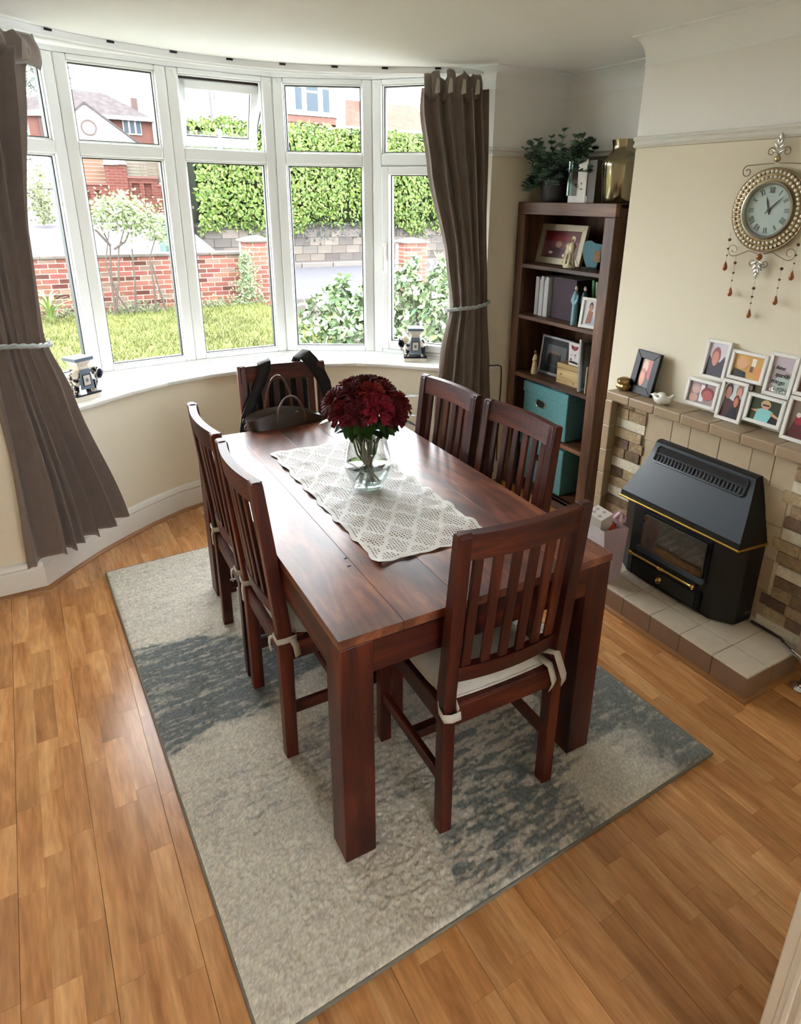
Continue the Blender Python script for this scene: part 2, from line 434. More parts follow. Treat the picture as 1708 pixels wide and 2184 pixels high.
# window sill (one continuous board) and the stepped cill under the frames
mb = MB()
fr = [(-0.66, 2.02)] + [(x, y - 0.03) for x, y in BAY[1:-1]]
poly = fr + [(1.88, 1.975), (1.945, 1.965), (1.968, 1.975), (1.97, 2.0), (1.87, 2.0)] + FAC[::-1] + [(-0.66, 2.2)]
mb.prism(poly, 0.765, 0.79)
struct(mb.build('window_sill', M_gloss, bevel=0.008, seg=3))
mb = MB(); mb.sweep(FAC, [(-0.05, 0.788), (-0.05, 0.794), (-0.032, 0.797), (-0.030, 0.803), (-0.012, 0.806), (-0.012, 0.815), (0.08, 0.815), (0.08, 0.788)])
struct(mb.build('trim_10', M_upvc, smooth=True, angle=25))
mb = MB(); mb.sweep(FAC, [(-0.004, 2.392), (-0.004, ZC + 0.05), (0.16, ZC + 0.05), (0.16, 2.392)]); struct(mb.build('trim_11', M_upvc))
# window facets
UW, ZB, ZT = 0.058, 0.812, 2.392
M_seal = mat('glazing_gasket', (38, 46, 46), 0.5)
def member(mb, u0, u1, z0, z1, n0=0.0, n1=0.07): mb.box(u0, u1, n0, n1, z0, z1)
def pane_at(par, u0, u1, z0, z1, n=0.035):
    MB().box(u0, u1, n, n + 0.004, z0, z1).build('pane', M_glass, par)
    g = MB()
    for a, b, c, d in ((u0 - 0.002, u0 + 0.006, z0, z1), (u1 - 0.006, u1 + 0.002, z0, z1), (u0, u1, z0 - 0.002, z0 + 0.005), (u0, u1, z1 - 0.005, z1 + 0.002)):
        g.box(a, b, n - 0.006, n + 0.02, c, d)
    g.build('gasket', M_seal, par)
for k, (fx, fy) in enumerate(FAC[1:-1]):
    a = (Vector(FAC[k + 1]) - Vector(FAC[k])).normalized() + (Vector(FAC[k + 2]) - Vector(FAC[k + 1])).normalized(); nn = Vector((-a.y, a.x)).normalized()
    struct(MB().lathe([(0, ZB - 0.02), (0.036, ZB - 0.02), (0.036, ZT), (0, ZT)], 12, TR(fx + nn.x * 0.044, fy + nn.y * 0.044, 0)).build('trim_%d' % (13 + k), M_upvc, smooth=True))
for i in range(5):
    Mx, L = frame_matrix(FAC[i], FAC[i + 1])
    W = struct(bpy.data.objects.new('window_%d' % (i + 1), None)); COL.objects.link(W); W.matrix_world = Mx
    e = 0.0005
    f = MB()
    member(f, e, UW, ZB, ZT); member(f, L - UW, L - e, ZB, ZT)
    member(f, UW, L - UW, ZB, ZB + 0.027); member(f, UW, L - UW, 2.366, ZT); member(f, UW, L - UW, 1.937, 2.0)
    f.build('frame', M_upvc, W, bevel=0.007, seg=2)
    # sloped glazing beads
    bd = MB()
    for z0, z1 in ((ZB + 0.027, 1.937), (2.0, 2.366)):
        for (a, b, c, d) in ((UW, UW + 0.008, z0, z1), (L - UW - 0.008, L - UW, z0, z1), (UW, L - UW, z0, z0 + 0.008), (UW, L - UW, z1 - 0.008, z1)):
            bd.box(a, b, 0.016, 0.034, c, d)
    bd.build('glazing_bead', M_upvc, W, bevel=0.003, seg=1)
    if i == 2:
        pane_at(W, UW + 0.008, L - UW - 0.008, ZB + 0.035, 1.929)
        # top hung sash, propped open
        S = MB(); hz = 2.352
        for (a, b, c, d) in ((-L / 2 + 0.063, -L / 2 + 0.108, -0.345, 0), (L / 2 - 0.108, L / 2 - 0.063, -0.345, 0), (-L / 2 + 0.063, L / 2 - 0.063, -0.345, -0.295), (-L / 2 + 0.063, L / 2 - 0.063, -0.045, 0)):
            S.box(a, b, -0.025, 0.03, c, d)
        So = S.build('sash', M_upvc, W, bevel=0.005, M=TR(L / 2, 0.062, hz, math.radians(20)))
        MB().box(-L / 2 + 0.105, L / 2 - 0.105, 0.0, 0.004, -0.297, -0.043).build('pane', M_glass, So)
        g = MB()
        for (a, b, c, d) in ((-L / 2 + 0.106, -L / 2 + 0.112, -0.295, -0.045), (L / 2 - 0.112, L / 2 - 0.106, -0.295, -0.045), (-L / 2 + 0.106, L / 2 - 0.106, -0.297, -0.290)):
            g.box(a, b, -0.004, 0.012, c, d)
        g.build('gasket', M_seal, So)
        h = MB(); h.box(-0.035, 0.035, -0.034, -0.024, -0.332, -0.314); h.box(-0.008, 0.01, -0.045, -0.032, -0.34, -0.24); h.box(-0.012, 0.014, -0.05, -0.03, -0.345, -0.325)
        h.build('handle', M_white, So, bevel=0.003)
        MB().box(UW + 0.004, L - UW - 0.004, 0.055, 0.075, 2.345, 2.366).build('hinge_channel', mat('dark_channel', (62, 50, 46), 0.5), W)
        st = MB(); st.tube([(L - UW - 0.004, 0.04, 2.22), (L - UW - 0.012, 0.09, 2.14), (L - UW - 0.012, 0.1, 2.10)], 0.004, 6); st.build('stay', M_seal, W)
    else:
        pane_at(W, UW + 0.008, L - UW - 0.008, 2.008, 2.358)
        if i == 4:
            S = MB()
            a0, b0, c0, d0 = UW + 0.004, L - UW - 0.004, ZB + 0.031, 1.933
            for (a, b, c, d) in ((a0, a0 + 0.046, c0, d0), (b0 - 0.046, b0, c0, d0), (a0 + 0.046, b0 - 0.046, c0, c0 + 0.046), (a0 + 0.046, b0 - 0.046, d0 - 0.046, d0)):
                S.box(a, b, -0.014, 0.05, c, d)
            So = S.build('casement', M_upvc, W, bevel=0.005)
            pane_at(So, a0 + 0.046, b0 - 0.046, c0 + 0.046, d0 - 0.046)
            h = MB(); h.box(a0 + 0.012, a0 + 0.034, -0.026, -0.012, 1.40, 1.50); h.box(a0 + 0.014, a0 + 0.03, -0.05, -0.034, 1.33, 1.47); h.box(a0 + 0.014, a0 + 0.03, -0.05, -0.02, 1.455, 1.48)
            h.build('handle', M_white, So, bevel=0.004)
        else:
            pane_at(W, UW + 0.008, L - UW - 0.008, ZB + 0.035, 1.929)
    for u in (0.026, L - 0.026):
        if (i, u > 0.1) in ((0, False), (4, True), (3, True)): continue
        hk = MB()
        hk.lathe([(0, 0), (0.008, 0), (0.008, 0.003), (0, 0.003)], 10, TR(u, 0, 2.372, PI / 2))
        hk.tube([(u, -0.002, 2.372), (u, -0.014, 2.372), (u + 0.004, -0.02, 2.364), (u + 0.006, -0.018, 2.352), (u + 0.010, -0.01, 2.346)], 0.0024, 6)
        hk.build('wire_hook', M_white, W, smooth=True)
# curtain track (two channels) with gliders
T = thing('curtain_track', 'white double curtain track bent along the ceiling of the bay', 'curtain rail', (TRK[6][0], TRK[6][1], ZC))
def smooth_path(P, n):
    P = [Vector((p[0], p[1], 0)) for p in P]; out = []
    for i in range(len(P) - 1):
        a, b, c, d = P[max(0, i - 1)], P[i], P[i + 1], P[min(len(P) - 1, i + 2)]
        for j in range(n):
            t = j / n
            out.append(0.5 * ((2 * b) + (c - a) * t + (2 * a - 5 * b + 4 * c - d) * t * t + (3 * b - a - 3 * c + d) * t ** 3))
    out.append(P[-1]); return [(p.x, p.y) for p in out]
TS = smooth_path(TRK, 5)
org = (TRK[6][0], TRK[6][1], ZC)
m = MB(org); m.sweep(TS, [(0.0, ZC - 0.001), (0.0, ZC - 0.030), (0.006, ZC - 0.034), (0.014, ZC - 0.034), (0.020, ZC - 0.001)]); m.build('track', M_upvc, T, smooth=True, angle=30)
m = MB(org); m.sweep(TS, [(0.055, ZC - 0.001), (0.055, ZC - 0.033), (0.061, ZC - 0.036), (0.069, ZC - 0.036), (0.075, ZC - 0.001)]); m.build('rear_track', M_upvc, T, smooth=True, angle=30)
for i in range(6, len(TS) - 4, 5):
    a, b = Vector(TS[i]), Vector(TS[i + 1]); d = (b - a).normalized(); n = Vector((-d.y, d.x)); p = a - n * 0.003
    an = math.atan2(d.y, d.x)
    MB().box(-0.016, 0.016, -0.004, 0.006, -0.008, 0.0).build('glider', M_dark, T, M=Matrix.Translation(-Vector(org)) @ TR(p.x, p.y, ZC - 0.003, 0, 0, an))
# ---------------------------------------------------------------- rug
RUG_C = (0.428, 0.8635); RUG_R = math.radians(1.236); RW, RL = 1.571, 2.269
def inpoly(px, py, poly):
    r = np.zeros(px.shape, bool); n = len(poly); j = n - 1
    for i in range(n):
        xi, yi = poly[i]; xj, yj = poly[j]
        c = ((yi > py) != (yj > py)) & (px < (xj - xi) * (py - yi) / (yj - yi + 1e-12) + xi)
        r ^= c; j = i
    return r
def vnoise(nx, ny, fx, fy, rng):
    g = rng.random((fy + 2, fx + 2)); u = np.linspace(0, fx, nx); v = np.linspace(0, fy, ny)
    ui = u.astype(int); vi = v.astype(int); uf = u - ui; vf = v - vi
    uf = uf * uf * (3 - 2 * uf); vf = vf * vf * (3 - 2 * vf)
    a = g[np.ix_(vi, ui)]; b = g[np.ix_(vi, ui + 1)]; c = g[np.ix_(vi + 1, ui)]; d = g[np.ix_(vi + 1, ui + 1)]
    return (a * (1 - uf) + b * uf) * (1 - vf)[:, None] + (c * (1 - uf) + d * uf) * vf[:, None]
rng = np.random.default_rng(3)
nx, ny = 330, 476
X, Y = np.meshgrid(np.linspace(-RW / 2, RW / 2, nx), np.linspace(-RL / 2, RL / 2, ny))
cr, sr = math.cos(RUG_R), math.sin(RUG_R)
GX = X * cr - Y * sr + RUG_C[0]; GY = X * sr + Y * cr + RUG_C[1]
warp = (vnoise(nx, ny, 20, 90, rng) - 0.5) * 0.10 + (vnoise(nx, ny, 60, 160, rng) - 0.5) * 0.06
warpx = (vnoise(nx, ny, 26, 50, rng) - 0.5) * 0.14
def patch(poly, soft):
    acc = np.zeros(X.shape)
    for k in range(soft):
        w = (k + 0.5) / soft * 2 - 0.5
        acc += inpoly(GX + warpx * w, GY + warp * w, poly)
    return acc / soft
streak = vnoise(nx, ny, 26, 220, rng) * 0.6 + vnoise(nx, ny, 120, 330, rng) * 0.4
dark = np.zeros(X.shape)
def addp(poly, amt, lo=0.3, hi=0.7, soft=4):
    global dark
    p = patch(poly, soft) * amt
    dark = np.maximum(dark, p * np.clip((streak - lo) / (hi - lo), 0, 1))
addp([(-0.40, 1.28), (-0.12, 1.25), (0.06, 1.14), (0.40, 1.12), (0.42, 0.86), (0.13, 0.78), (-0.02, 0.66), (-0.20, 0.70), (-0.40, 0.60)], 1.0, 0.05, 0.5)
addp([(1.14, 0.36), (1.32, 0.36), (1.32, -0.30), (1.02, -0.24), (0.99, -0.08), (0.84, 0.02), (0.90, 0.34)], 0.95, 0.0, 0.45)
addp([(0.84, 0.42), (1.35, 0.42), (1.35, 1.2), (0.9, 1.2)], 0.8, 0.25, 0.6)
addp([(0.50, 0.30), (0.93, 0.22), (0.93, -0.15), (0.80, -0.30), (0.22, -0.30), (0.25, -0.10), (0.36, 0.05)], 0.95, 0.38, 0.62)
addp([(0.46, 0.05), (0.70, 0.05), (0.66, -0.22), (0.40, -0.27), (0.36, -0.1)], 1.0, 0.2, 0.55)
addp([(-0.40, 0.50), (-0.02, 0.46), (0.1, 0.24), (0.02, 0.14), (-0.40, 0.26)], 0.55, 0.5, 0.8)
addp([(0.02, 0.5), (0.25, 0.62), (0.5, 0.42), (0.36, 0.05), (0.03, 0.2)], 0.75, 0.35, 0.7)
addp([(-0.5, 2.1), (0.3, 2.1), (0.3, 1.5), (-0.5, 1.35)], 0.42, 0.42, 0.85)
addp([(0.5, 1.2), (0.84, 1.2), (0.84, 0.4), (0.5, 0.5)], 0.6, 0.4, 0.7)
ivory = patch([(0.95, 0.0), (1.12, -0.05), (1.05, -0.22), (0.80, -0.32), (0.70, -0.2), (0.82, 0.0)], 4) * np.clip((streak - 0.2) / 0.3, 0, 1)
cA, cB, cC, cI = [np.array(lin(c)[:3]) for c in ((206, 200, 186), (120, 127, 126), (72, 77, 80), (208, 204, 194))]
fine = rng.random(X.shape)
d3 = dark[..., None]
colr = cA * (1 - d3) + (cB * (1 - fine[..., None] * 0.55) + cC * fine[..., None] * 0.55) * d3
colr = colr * (1 - ivory[..., None] * 0.8) + cI * ivory[..., None] * 0.8
colr *= (0.72 + 0.44 * rng.random(X.shape))[..., None] * (0.90 + 0.2 * streak)[..., None]
edge = np.minimum(np.minimum(X + RW / 2, RW / 2 - X), np.minimum(Y + RL / 2, RL / 2 - Y))
tuft = 0.55 * rng.random(X.shape) + 0.45 * vnoise(nx, ny, 110, 160, rng)
Z = 0.0125 + 0.0085 * tuft * np.clip(edge / 0.012, 0.2, 1)
Z[0] = Z[-1] = 0.011; Z[:, 0] = Z[:, -1] = 0.011
V = np.stack([X, Y, Z], -1).reshape(-1, 3)
V[:, :2] += (rng.random((V.shape[0], 2)) - 0.5) * 0.002
idx = np.arange(nx * ny).reshape(ny, nx)
F = np.stack([idx[:-1, :-1], idx[:-1, 1:], idx[1:, 1:], idx[1:, :-1]], -1).reshape(-1, 4)
me = bpy.data.meshes.new('pile'); me.from_pydata(V.tolist(), [], F.tolist())
at = me.color_attributes.new('dye', 'FLOAT_COLOR', 'POINT')
at.data.foreach_set('color', np.concatenate([colr.reshape(-1, 3), np.ones((nx * ny, 1))], 1).ravel())
me.polygons.foreach_set('use_smooth', [True] * len(me.polygons))
mr_ = mat('rug_pile', (170, 165, 150), 0.95, spec=0.1, sheen=0.2)
tn = mr_.node_tree; an_ = tn.nodes.new('ShaderNodeVertexColor'); an_.layer_name = 'dye'
tn.links.new(an_.outputs[0], tn.nodes['Principled BSDF'].inputs['Base Color']); me.materials.append(mr_)
rug = thing('rug', 'large cream rug with blue grey blotches under the dining table', 'rug', (RUG_C[0], RUG_C[1], 0), RUG_R)
po = bpy.data.objects.new('pile', me); COL.objects.link(po); po.parent = rug; po['kind'] = 'stuff'
eb = MB()
for (a, b, c, d) in ((-RW / 2 - 0.004, -RW / 2 + 0.003, -RL / 2 - 0.004, RL / 2 + 0.004), (RW / 2 - 0.003, RW / 2 + 0.004, -RL / 2 - 0.004, RL / 2 + 0.004), (-RW / 2, RW / 2, -RL / 2 - 0.004, -RL / 2 + 0.003), (-RW / 2, RW / 2, RL / 2 - 0.003, RL / 2 + 0.004)):
    eb.box(a, b, c, d, 0.0005, 0.0135)
eb.build('binding', mat('rug_binding', (120, 116, 104), 0.9, bump=0.4, bs=300), rug, bevel=0.003)
MB().box(-RW / 2, RW / 2, -RL / 2, RL / 2, 0.0006, 0.008).build('backing', mat('rug_backing', (120, 112, 98), 0.9), rug)
RUGZ = 0.0170

# ---------------------------------------------------------------- dining table
TROT = math.radians(-1.226)
tb = thing('dining_table', 'dark reddish wooden dining table with thick square legs, in the middle of the rug', 'table', (0, 0, RUGZ), TROT)
TW, TL, TH = 0.894, 1.590, 0.76 - RUGZ
nb = 5; bw = TW / nb
for i in range(nb):
    MB((bw * (i + 0.5), TL / 2, 0)).box(bw * i + 0.0004, bw * (i + 1) - 0.0004, 0, TL, TH - 0.026, TH).build('board', M_top, tb, bevel=0.0007, seg=1, M=TR(bw * (i + 0.5), TL / 2, 0))
LG = 0.092
for x in (0.002, TW - LG - 0.002):
    for y in (0.002, TL - LG - 0.002):
        MB().box(x, x + LG, y, y + LG, 0, TH - 0.029).build('leg', M_wz, tb, bevel=0.003)
for (x0, x1, y0, y1, m) in ((LG, TW - LG, 0.003, 0.028, M_wx), (LG, TW - LG, TL - 0.028, TL - 0.003, M_wx), (0.003, 0.028, LG, TL - LG, M_wy), (TW - 0.028, TW - 0.003, LG, TL - LG, M_wy)):
    MB().box(x0, x1, y0, y1, TH - 0.125, TH - 0.029).build('apron', m, tb, bevel=0.002, seg=1)
MB().box(0.012, TW - 0.012, 0.012, TL - 0.012, TH - 0.031, TH - 0.025).build('subtop', M_dark, tb)
for (x, y, a) in ((0.172, 0.352, 0.5), (0.163, 0.307, 0.1)):
    c_ = MB(); c_.prism([(-0.006, -0.001), (0, -0.003), (0.007, 0.0), (0.002, 0.0025), (-0.005, 0.002)], TH - 0.0001, TH + 0.0007, M=TR(x, y, 0, 0, 0, a)); c_.build('knot_crack', M_dark, tb)

# ---------------------------------------------------------------- dining chairs
def bow(x): return 0.024 * (1 - (x / 0.19) ** 2)
def make_chair(label):
    c = thing('dining_chair', label, 'chair', group='wooden dining chairs around the table')
    hw, pw = 0.206, 0.038
    prof = [(0, 0), (0.04, 0), (0.043, 0.40), (0.043, 0.50), (-0.010, 0.985), (-0.012, 0.993), (-0.020, 1.0), (-0.040, 1.0), (-0.046, 0.992), (-0.002, 0.50), (0, 0.42)]
    for s in (-1, 1):
        a, b = (-hw, -hw + pw) if s < 0 else (hw - pw, hw)
        MB().prism(prof, a, b, 'x').build('rear_leg', M_wz, c, bevel=0.0025, seg=1)
        MB().box(a, b, 0.395, 0.433, 0, 0.442).build('front_leg', M_wz, c, bevel=0.003)
        MB().box(a + 0.007, b - 0.007, 0.04, 0.397, 0.378, 0.442).build('side_rail', M_wy, c, bevel=0.002, seg=1)
        MB().box(a + 0.008, b - 0.010, 0.038, 0.397, 0.165, 0.203).build('stretcher', M_wy, c, bevel=0.002, seg=1)
    MB().box(-hw + pw, hw - pw, 0.008, 0.03, 0.378, 0.442).build('back_rail', M_wx, c, bevel=0.002, seg=1)
    MB().box(-hw + pw, hw - pw, 0.402, 0.426, 0.378, 0.442).build('front_rail', M_wx, c, bevel=0.002, seg=1)
    MB().box(-hw + 0.025, hw - 0.025, 0.20, 0.232, 0.168, 0.200).build('cross_stretcher', M_wx, c, bevel=0.002, seg=1)
    MB().box(-hw + 0.039, hw - 0.039, 0.010, 0.430, 0.438, 0.448).build('seat', M_wy, c, bevel=0.002, seg=1)
    def railm(z0, z1, y0, th):
        m = MB(); n = 13
        def yb(z): return 0.043 - (z - 0.50) * 0.109
        for i in range(n - 1):
            xa, xb = [-(hw - 0.012) + (2 * hw - 0.024) * k / (n - 1) for k in (i, i + 1)]
            q = []
            for z in (z0, z1):
                ya, yb_ = yb(z) + y0 - bow(xa), yb(z) + y0 - bow(xb)
                q += [(xa, ya - th, z), (xb, yb_ - th, z), (xb, yb_, z), (xa, ya, z)]
            m.add(q, [(3, 2, 1, 0), (4, 5, 6, 7), (0, 1, 5, 4), (2, 3, 7, 6)] + ([(3, 0, 4, 7)] if i == 0 else []) + ([(1, 2, 6, 5)] if i == n - 2 else []))
        return m
    railm(0.922, 0.997, 0.0, 0.027).build('top_rail', M_wx, c, smooth=True, angle=35)
    railm(0.525, 0.575, 0.0, 0.024).build('lower_back_rail', M_wx, c, smooth=True, angle=35)
    for k in range(6):
        x = (k - 2.5) * 0.0555
        def yy(z): return 0.043 - (z - 0.5) * 0.109 - bow(x) - 0.013
        w2 = 0.0145
        MB().hexa([(x - w2, yy(0.57) - 0.006, 0.57), (x + w2, yy(0.57) - 0.006, 0.57), (x + w2, yy(0.57) + 0.006, 0.57), (x - w2, yy(0.57) + 0.006, 0.57)],
                  [(x - w2, yy(0.93) - 0.006, 0.93), (x + w2, yy(0.93) - 0.006, 0.93), (x + w2, yy(0.93) + 0.006, 0.93), (x - w2, yy(0.93) + 0.006, 0.93)]).build('back_slat', M_wz, c, bevel=0.002, seg=1)
    return c
M_cush = mat('cushion_cotton', (196, 192, 182), 0.9, var=0.05, vs=30, bump=0.25, bs=260, spec=0.2)
def make_cushion(label):
    q = thing('seat_cushion', label, 'cushion', group='white seat cushions on the dining chairs')
    m = MB()
    def f(u, v):
        a = 2 * u - 1; b = 2 * v - 1
        e = (1 - abs(a) ** 5) * (1 - abs(b) ** 5)
        pinch = 1 - 0.03 * (a * a * b * b)
        return (a * (0.164 + 0.02 * min(1, max(0, (v - 0.08) / 0.12))) * pinch, 0.226 + b * 0.199 * pinch, 0.4505 + 0.008 + 0.032 * (e ** 0.3) + 0.003 * math.sin(a * 7 + b * 3))
    m.grid(f, 22, 22)
    m.grid(lambda u, v: (f(u, v)[0], f(u, v)[1], 0.4500 + 0.005 * (1 - ((1 - abs(2 * u - 1) ** 5) * (1 - abs(2 * v - 1) ** 5)) ** 0.35)), 22, 22)
    b = [f(0, i / 21) for i in range(22)] + [f(i / 21, 1) for i in range(1, 22)] + [f(1, 1 - i / 21) for i in range(1, 22)] + [f(1 - i / 21, 0) for i in range(1, 21)]
    m.build('cover', M_cush, q, smooth=True, angle=70)
    pp = MB(); pp.tube([(x, y, 0.4545) for x, y, z in b], 0.0045, 6, closed=True); pp.build('piping', M_cush, q, smooth=True)
    return q
def ribbon(pts, w, axis=(0, 0, 1)):
    """flat tape along pts, w wide along axis"""
    m = MB(); A = Vector(axis).normalized() * w / 2
    P = [Vector(p) for p in pts]; vs = []
    for p in P: vs += [p - A, p + A]
    m.add(vs, [(2 * i, 2 * i + 1, 2 * i + 3, 2 * i + 2) for i in range(len(P) - 1)])
    return m
def ties(q, style):
    """cushion tapes knotted round the two rear posts"""
    for s in (-1, 1):
        xo = s * 0.2065; xi = s * 0.166
        loop = [(xi, 0.065, 0.462), (xo + s * 0.003, 0.055, 0.466), (xo + s * 0.006, 0.02, 0.466), (xo + s * 0.003, -0.006, 0.466), (xi, -0.006, 0.464), (xi - s * 0.004, 0.03, 0.462)]
        if style == 'open' and s > 0:
            ribbon([(0.160, 0.070, 0.474), (0.164, 0.03, 0.500), (0.168, -0.004, 0.515), (0.176, -0.02, 0.470), (0.186, -0.026, 0.435), (0.188, -0.024, 0.408)], 0.028, (0.8, 0.3, 0.25)).build('tie', M_cush, q, smooth=True, solid=0.002)
            ribbon([(0.150, 0.055, 0.470), (0.152, 0.00, 0.470), (0.150, -0.015, 0.450), (0.158, -0.018, 0.420), (0.150, -0.016, 0.395)], 0.022, (0.9, 0.2, 0.3)).build('tie', M_cush, q, smooth=True, solid=0.002)
        elif style == 'open':
            ribbon([(-0.158, 0.075, 0.468), (-0.190, 0.060, 0.462), (-0.212, 0.02, 0.446), (-0.211, -0.006, 0.434), (-0.190, -0.012, 0.430), (-0.160, -0.012, 0.430)], 0.024, (0, 0.2, 1)).build('tie', M_cush, q, smooth=True, solid=0.002)
            ribbon([(-0.150, 0.06, 0.470), (-0.160, 0.02, 0.455), (-0.166, -0.008, 0.444)], 0.016, (0.3, 0, 1)).build('tie', M_cush, q, smooth=True, solid=0.002)
        else:
            ribbon(loop, 0.02).build('tie', M_cush, q, smooth=True, solid=0.002)
            ribbon([(xi, -0.008, 0.464), (xi - s * 0.012, -0.014, 0.450), (xi - s * 0.016, -0.014, 0.428), (xi - s * 0.010, -0.013, 0.405)], 0.02, (0.9, 0, 0.2)).build('tie', M_cush, q, smooth=True, solid=0.002)
            ribbon([(xo + s * 0.008, 0.04, 0.466), (xo + s * 0.012, 0.05, 0.44), (xo + s * 0.010, 0.055, 0.40)], 0.02, (0, 0.9, 0.3)).build('tie', M_cush, q, smooth=True, solid=0.002)
CHAIRS = [  # x, y of the middle of the rear legs, heading, label, cushion label, tie style
    (0.480, -0.062, -1.9, 'slat-back wooden chair nearest the camera, tucked in at the near end of the table', 'white cushion with loose drooping ties on the chair nearest the camera', 'open'),
    (-0.010, 0.637, -91.0, 'slat-back wooden chair on the window-left long side of the table, nearer the camera', 'white cushion on the nearer of the two left-hand chairs', 'tied'),
    (0.000, 1.090, -91.5, 'slat-back wooden chair on the left long side of the table, farther from the camera', 'white cushion on the farther of the two left-hand chairs', 'tied'),
    (0.968, 1.050, 92.2, 'slat-back wooden chair on the fireplace side of the table, nearer the bay window', 'white cushion on the fireplace-side chair nearer the window', 'tied'),
    (0.990, 0.600, 91.5, 'slat-back wooden chair on the fireplace side of the table, nearer the teal boxes', 'white cushion on the fireplace-side chair before the bookcase', 'tied'),
    (0.488, 1.716, 172.5, 'slat-back wooden chair at the window end of the table, bags on it', None, None)]
ch0 = None
for (x, y, a, lab, cl, st) in CHAIRS:
    if ch0 is None:
        ch0 = make_chair(lab); ch0.location = (x, y, RUGZ); ch0.rotation_euler = (0, 0, math.radians(a))
    else:
        dup(ch0, lab, (x, y, RUGZ), math.radians(a))
    if cl:
        q = make_cushion(cl); ties(q, st); q.location = (x, y, RUGZ); q.rotation_euler = (0, 0, math.radians(a))
bpy.context.view_layer.update()

# ---------------------------------------------------------------- crocheted runner
RX, RY = 0.392, 1.0
NCX, NCY = 40, 98
rr = np.random.default_rng(5)
M_lace = mat('crochet_cotton', (246, 246, 244), 0.9, spec=0.15, bump=0.3, bs=500)
lace = MB()
def rh(x, y):
    return 0.0022 + 0.0042 * max(0, math.sin(y * 46 + math.sin(x * 15) * 1.6)) * (0.3 + abs(x) / 0.2) + 0.002 * math.sin(x * 60 + y * 23)
def P_(i, j):
    x = (i / NCX - 0.5) * RX; y = (j / NCY - 0.5) * RY
    sx = 0.004 * math.sin(y * 46 + 1) ; e = 0.005 * abs(math.sin(j * PI / 7)); e2 = 0.005 * abs(math.sin(i * PI / 7))
    x2 = x * (1 + (e / 0.196 if i in (0, NCX) else 0)) + sx; y2 = y + (math.copysign(e2, y) if j in (0, NCY) else 0) - 0.03 * x
    return (x2, y2, max(0.0012, rh(x, y)))
for j in range(NCY):
    for i in range(NCX):
        u = (i + 0.5) / 10.0; v = (j + 0.5) / 14.0
        # motif: six-petalled figures of solid leaves with open mesh lozenges between
        a = abs((u % 1) - 0.5) * 2; b = abs((v % 1) - 0.5) * 2
        a2 = abs(((u + 0.5) % 1) - 0.5) * 2; b2 = abs(((v + 0.5) % 1) - 0.5) * 2
        solid = (a + b < 0.34) or (abs(a - b) < 0.17 and a > 0.25) or (a2 + b2 < 0.34)
        if i in (0, NCX - 1) or j in (0, NCY - 1): solid = True
        p = [P_(i, j), P_(i + 1, j), P_(i + 1, j + 1), P_(i, j + 1)]
        if solid:
            lace.add(p, [(0, 1, 2, 3)])
        else:
            c = [sum(q[k] for q in p) / 4 for k in range(3)]
            hx = 0.42 + 0.12 * rr.random()
            inner = [tuple(c[k] + (q[k] - c[k]) * hx for k in range(3)) for q in p]
            lace.add(p + inner, [(0, 1, 5, 4), (1, 2, 6, 5), (2, 3, 7, 6), (3, 0, 4, 7)])
TZ = 0.76
rn = lace.build('table_runner', M_lace, M=TR(0.452, 0.760, TZ + 0.0004, 0, 0, math.radians(-1.0)))
tag(rn, 'white crocheted lace runner laid along the dining table', 'table runner')

# ---------------------------------------------------------------- glass vase with roses
VX, VY, VZ = 0.453, 0.752, TZ + 0.0065
vase = thing('glass_vase', 'clear bellied glass vase of water on the lace runner', 'vase', (VX, VY, VZ))
out = [(0.0, 0.0), (0.046, 0.0), (0.055, 0.004), (0.057, 0.012), (0.056, 0.022), (0.062, 0.034), (0.074, 0.055), (0.082, 0.08), (0.084, 0.105), (0.081, 0.135), (0.074, 0.165), (0.069, 0.19), (0.068, 0.21), (0.072, 0.228)]
inn = [(0.0695, 0.228), (0.0655, 0.21), (0.0665, 0.19), (0.0715, 0.165), (0.0785, 0.135), (0.0815, 0.105), (0.0795, 0.08), (0.071, 0.055), (0.057, 0.034), (0.0, 0.024)]
MB().lathe(out + inn, 48).build('vessel', M_glz, vase, smooth=True, angle=60)
MB().tube([(0.0718 * math.cos(2 * PI * k / 40), 0.0718 * math.sin(2 * PI * k / 40), 0.2285) for k in range(40)], 0.0016, 6, closed=True).build('rim', mat('glass_rim', (205, 214, 212), 0.08, spec=0.8), vase, smooth=True)
MB().lathe([(0, 0.006), (0.046, 0.006), (0.050, 0.012), (0.046, 0.019), (0, 0.02)], 32).build('thick_base', thin_glass('thick_glass', 0.22, (0.86, 0.93, 0.91)), vase, smooth=True, angle=60)
MB().lathe([(0, 0.0955), (0.0805, 0.0955), (0.0812, 0.0965), (0.0805, 0.0970), (0, 0.0970)], 40).build('water_surface', thin_glass('water_surface', 0.3, (0.90, 0.95, 0.95)), vase, smooth=True, angle=60)
MB().lathe([(0, 0.026), (0.054, 0.036), (0.070, 0.056), (0.0785, 0.08), (0.0805, 0.0955)], 40).build('water', thin_glass('water_body', 0.07, (0.90, 0.96, 0.95)), vase, smooth=True, angle=60)
M_rose = [mat('rose_red', (98, 2, 11), 0.65, var=0.25, vs=40, rnd=0.2, spec=0.25), mat('rose_crimson', (78, 1, 9), 0.65, var=0.25, vs=40, rnd=0.2, spec=0.25)]
M_stem = mat('rose_stem', (52, 74, 34), 0.5, var=0.2, vs=60); M_leaf = mat('rose_leaf', (44, 72, 26), 0.45, var=0.25, vs=50, rnd=0.25)
M_leaf2 = mat('rose_leaf_pale', (120, 150, 40), 0.45, var=0.15, vs=50)
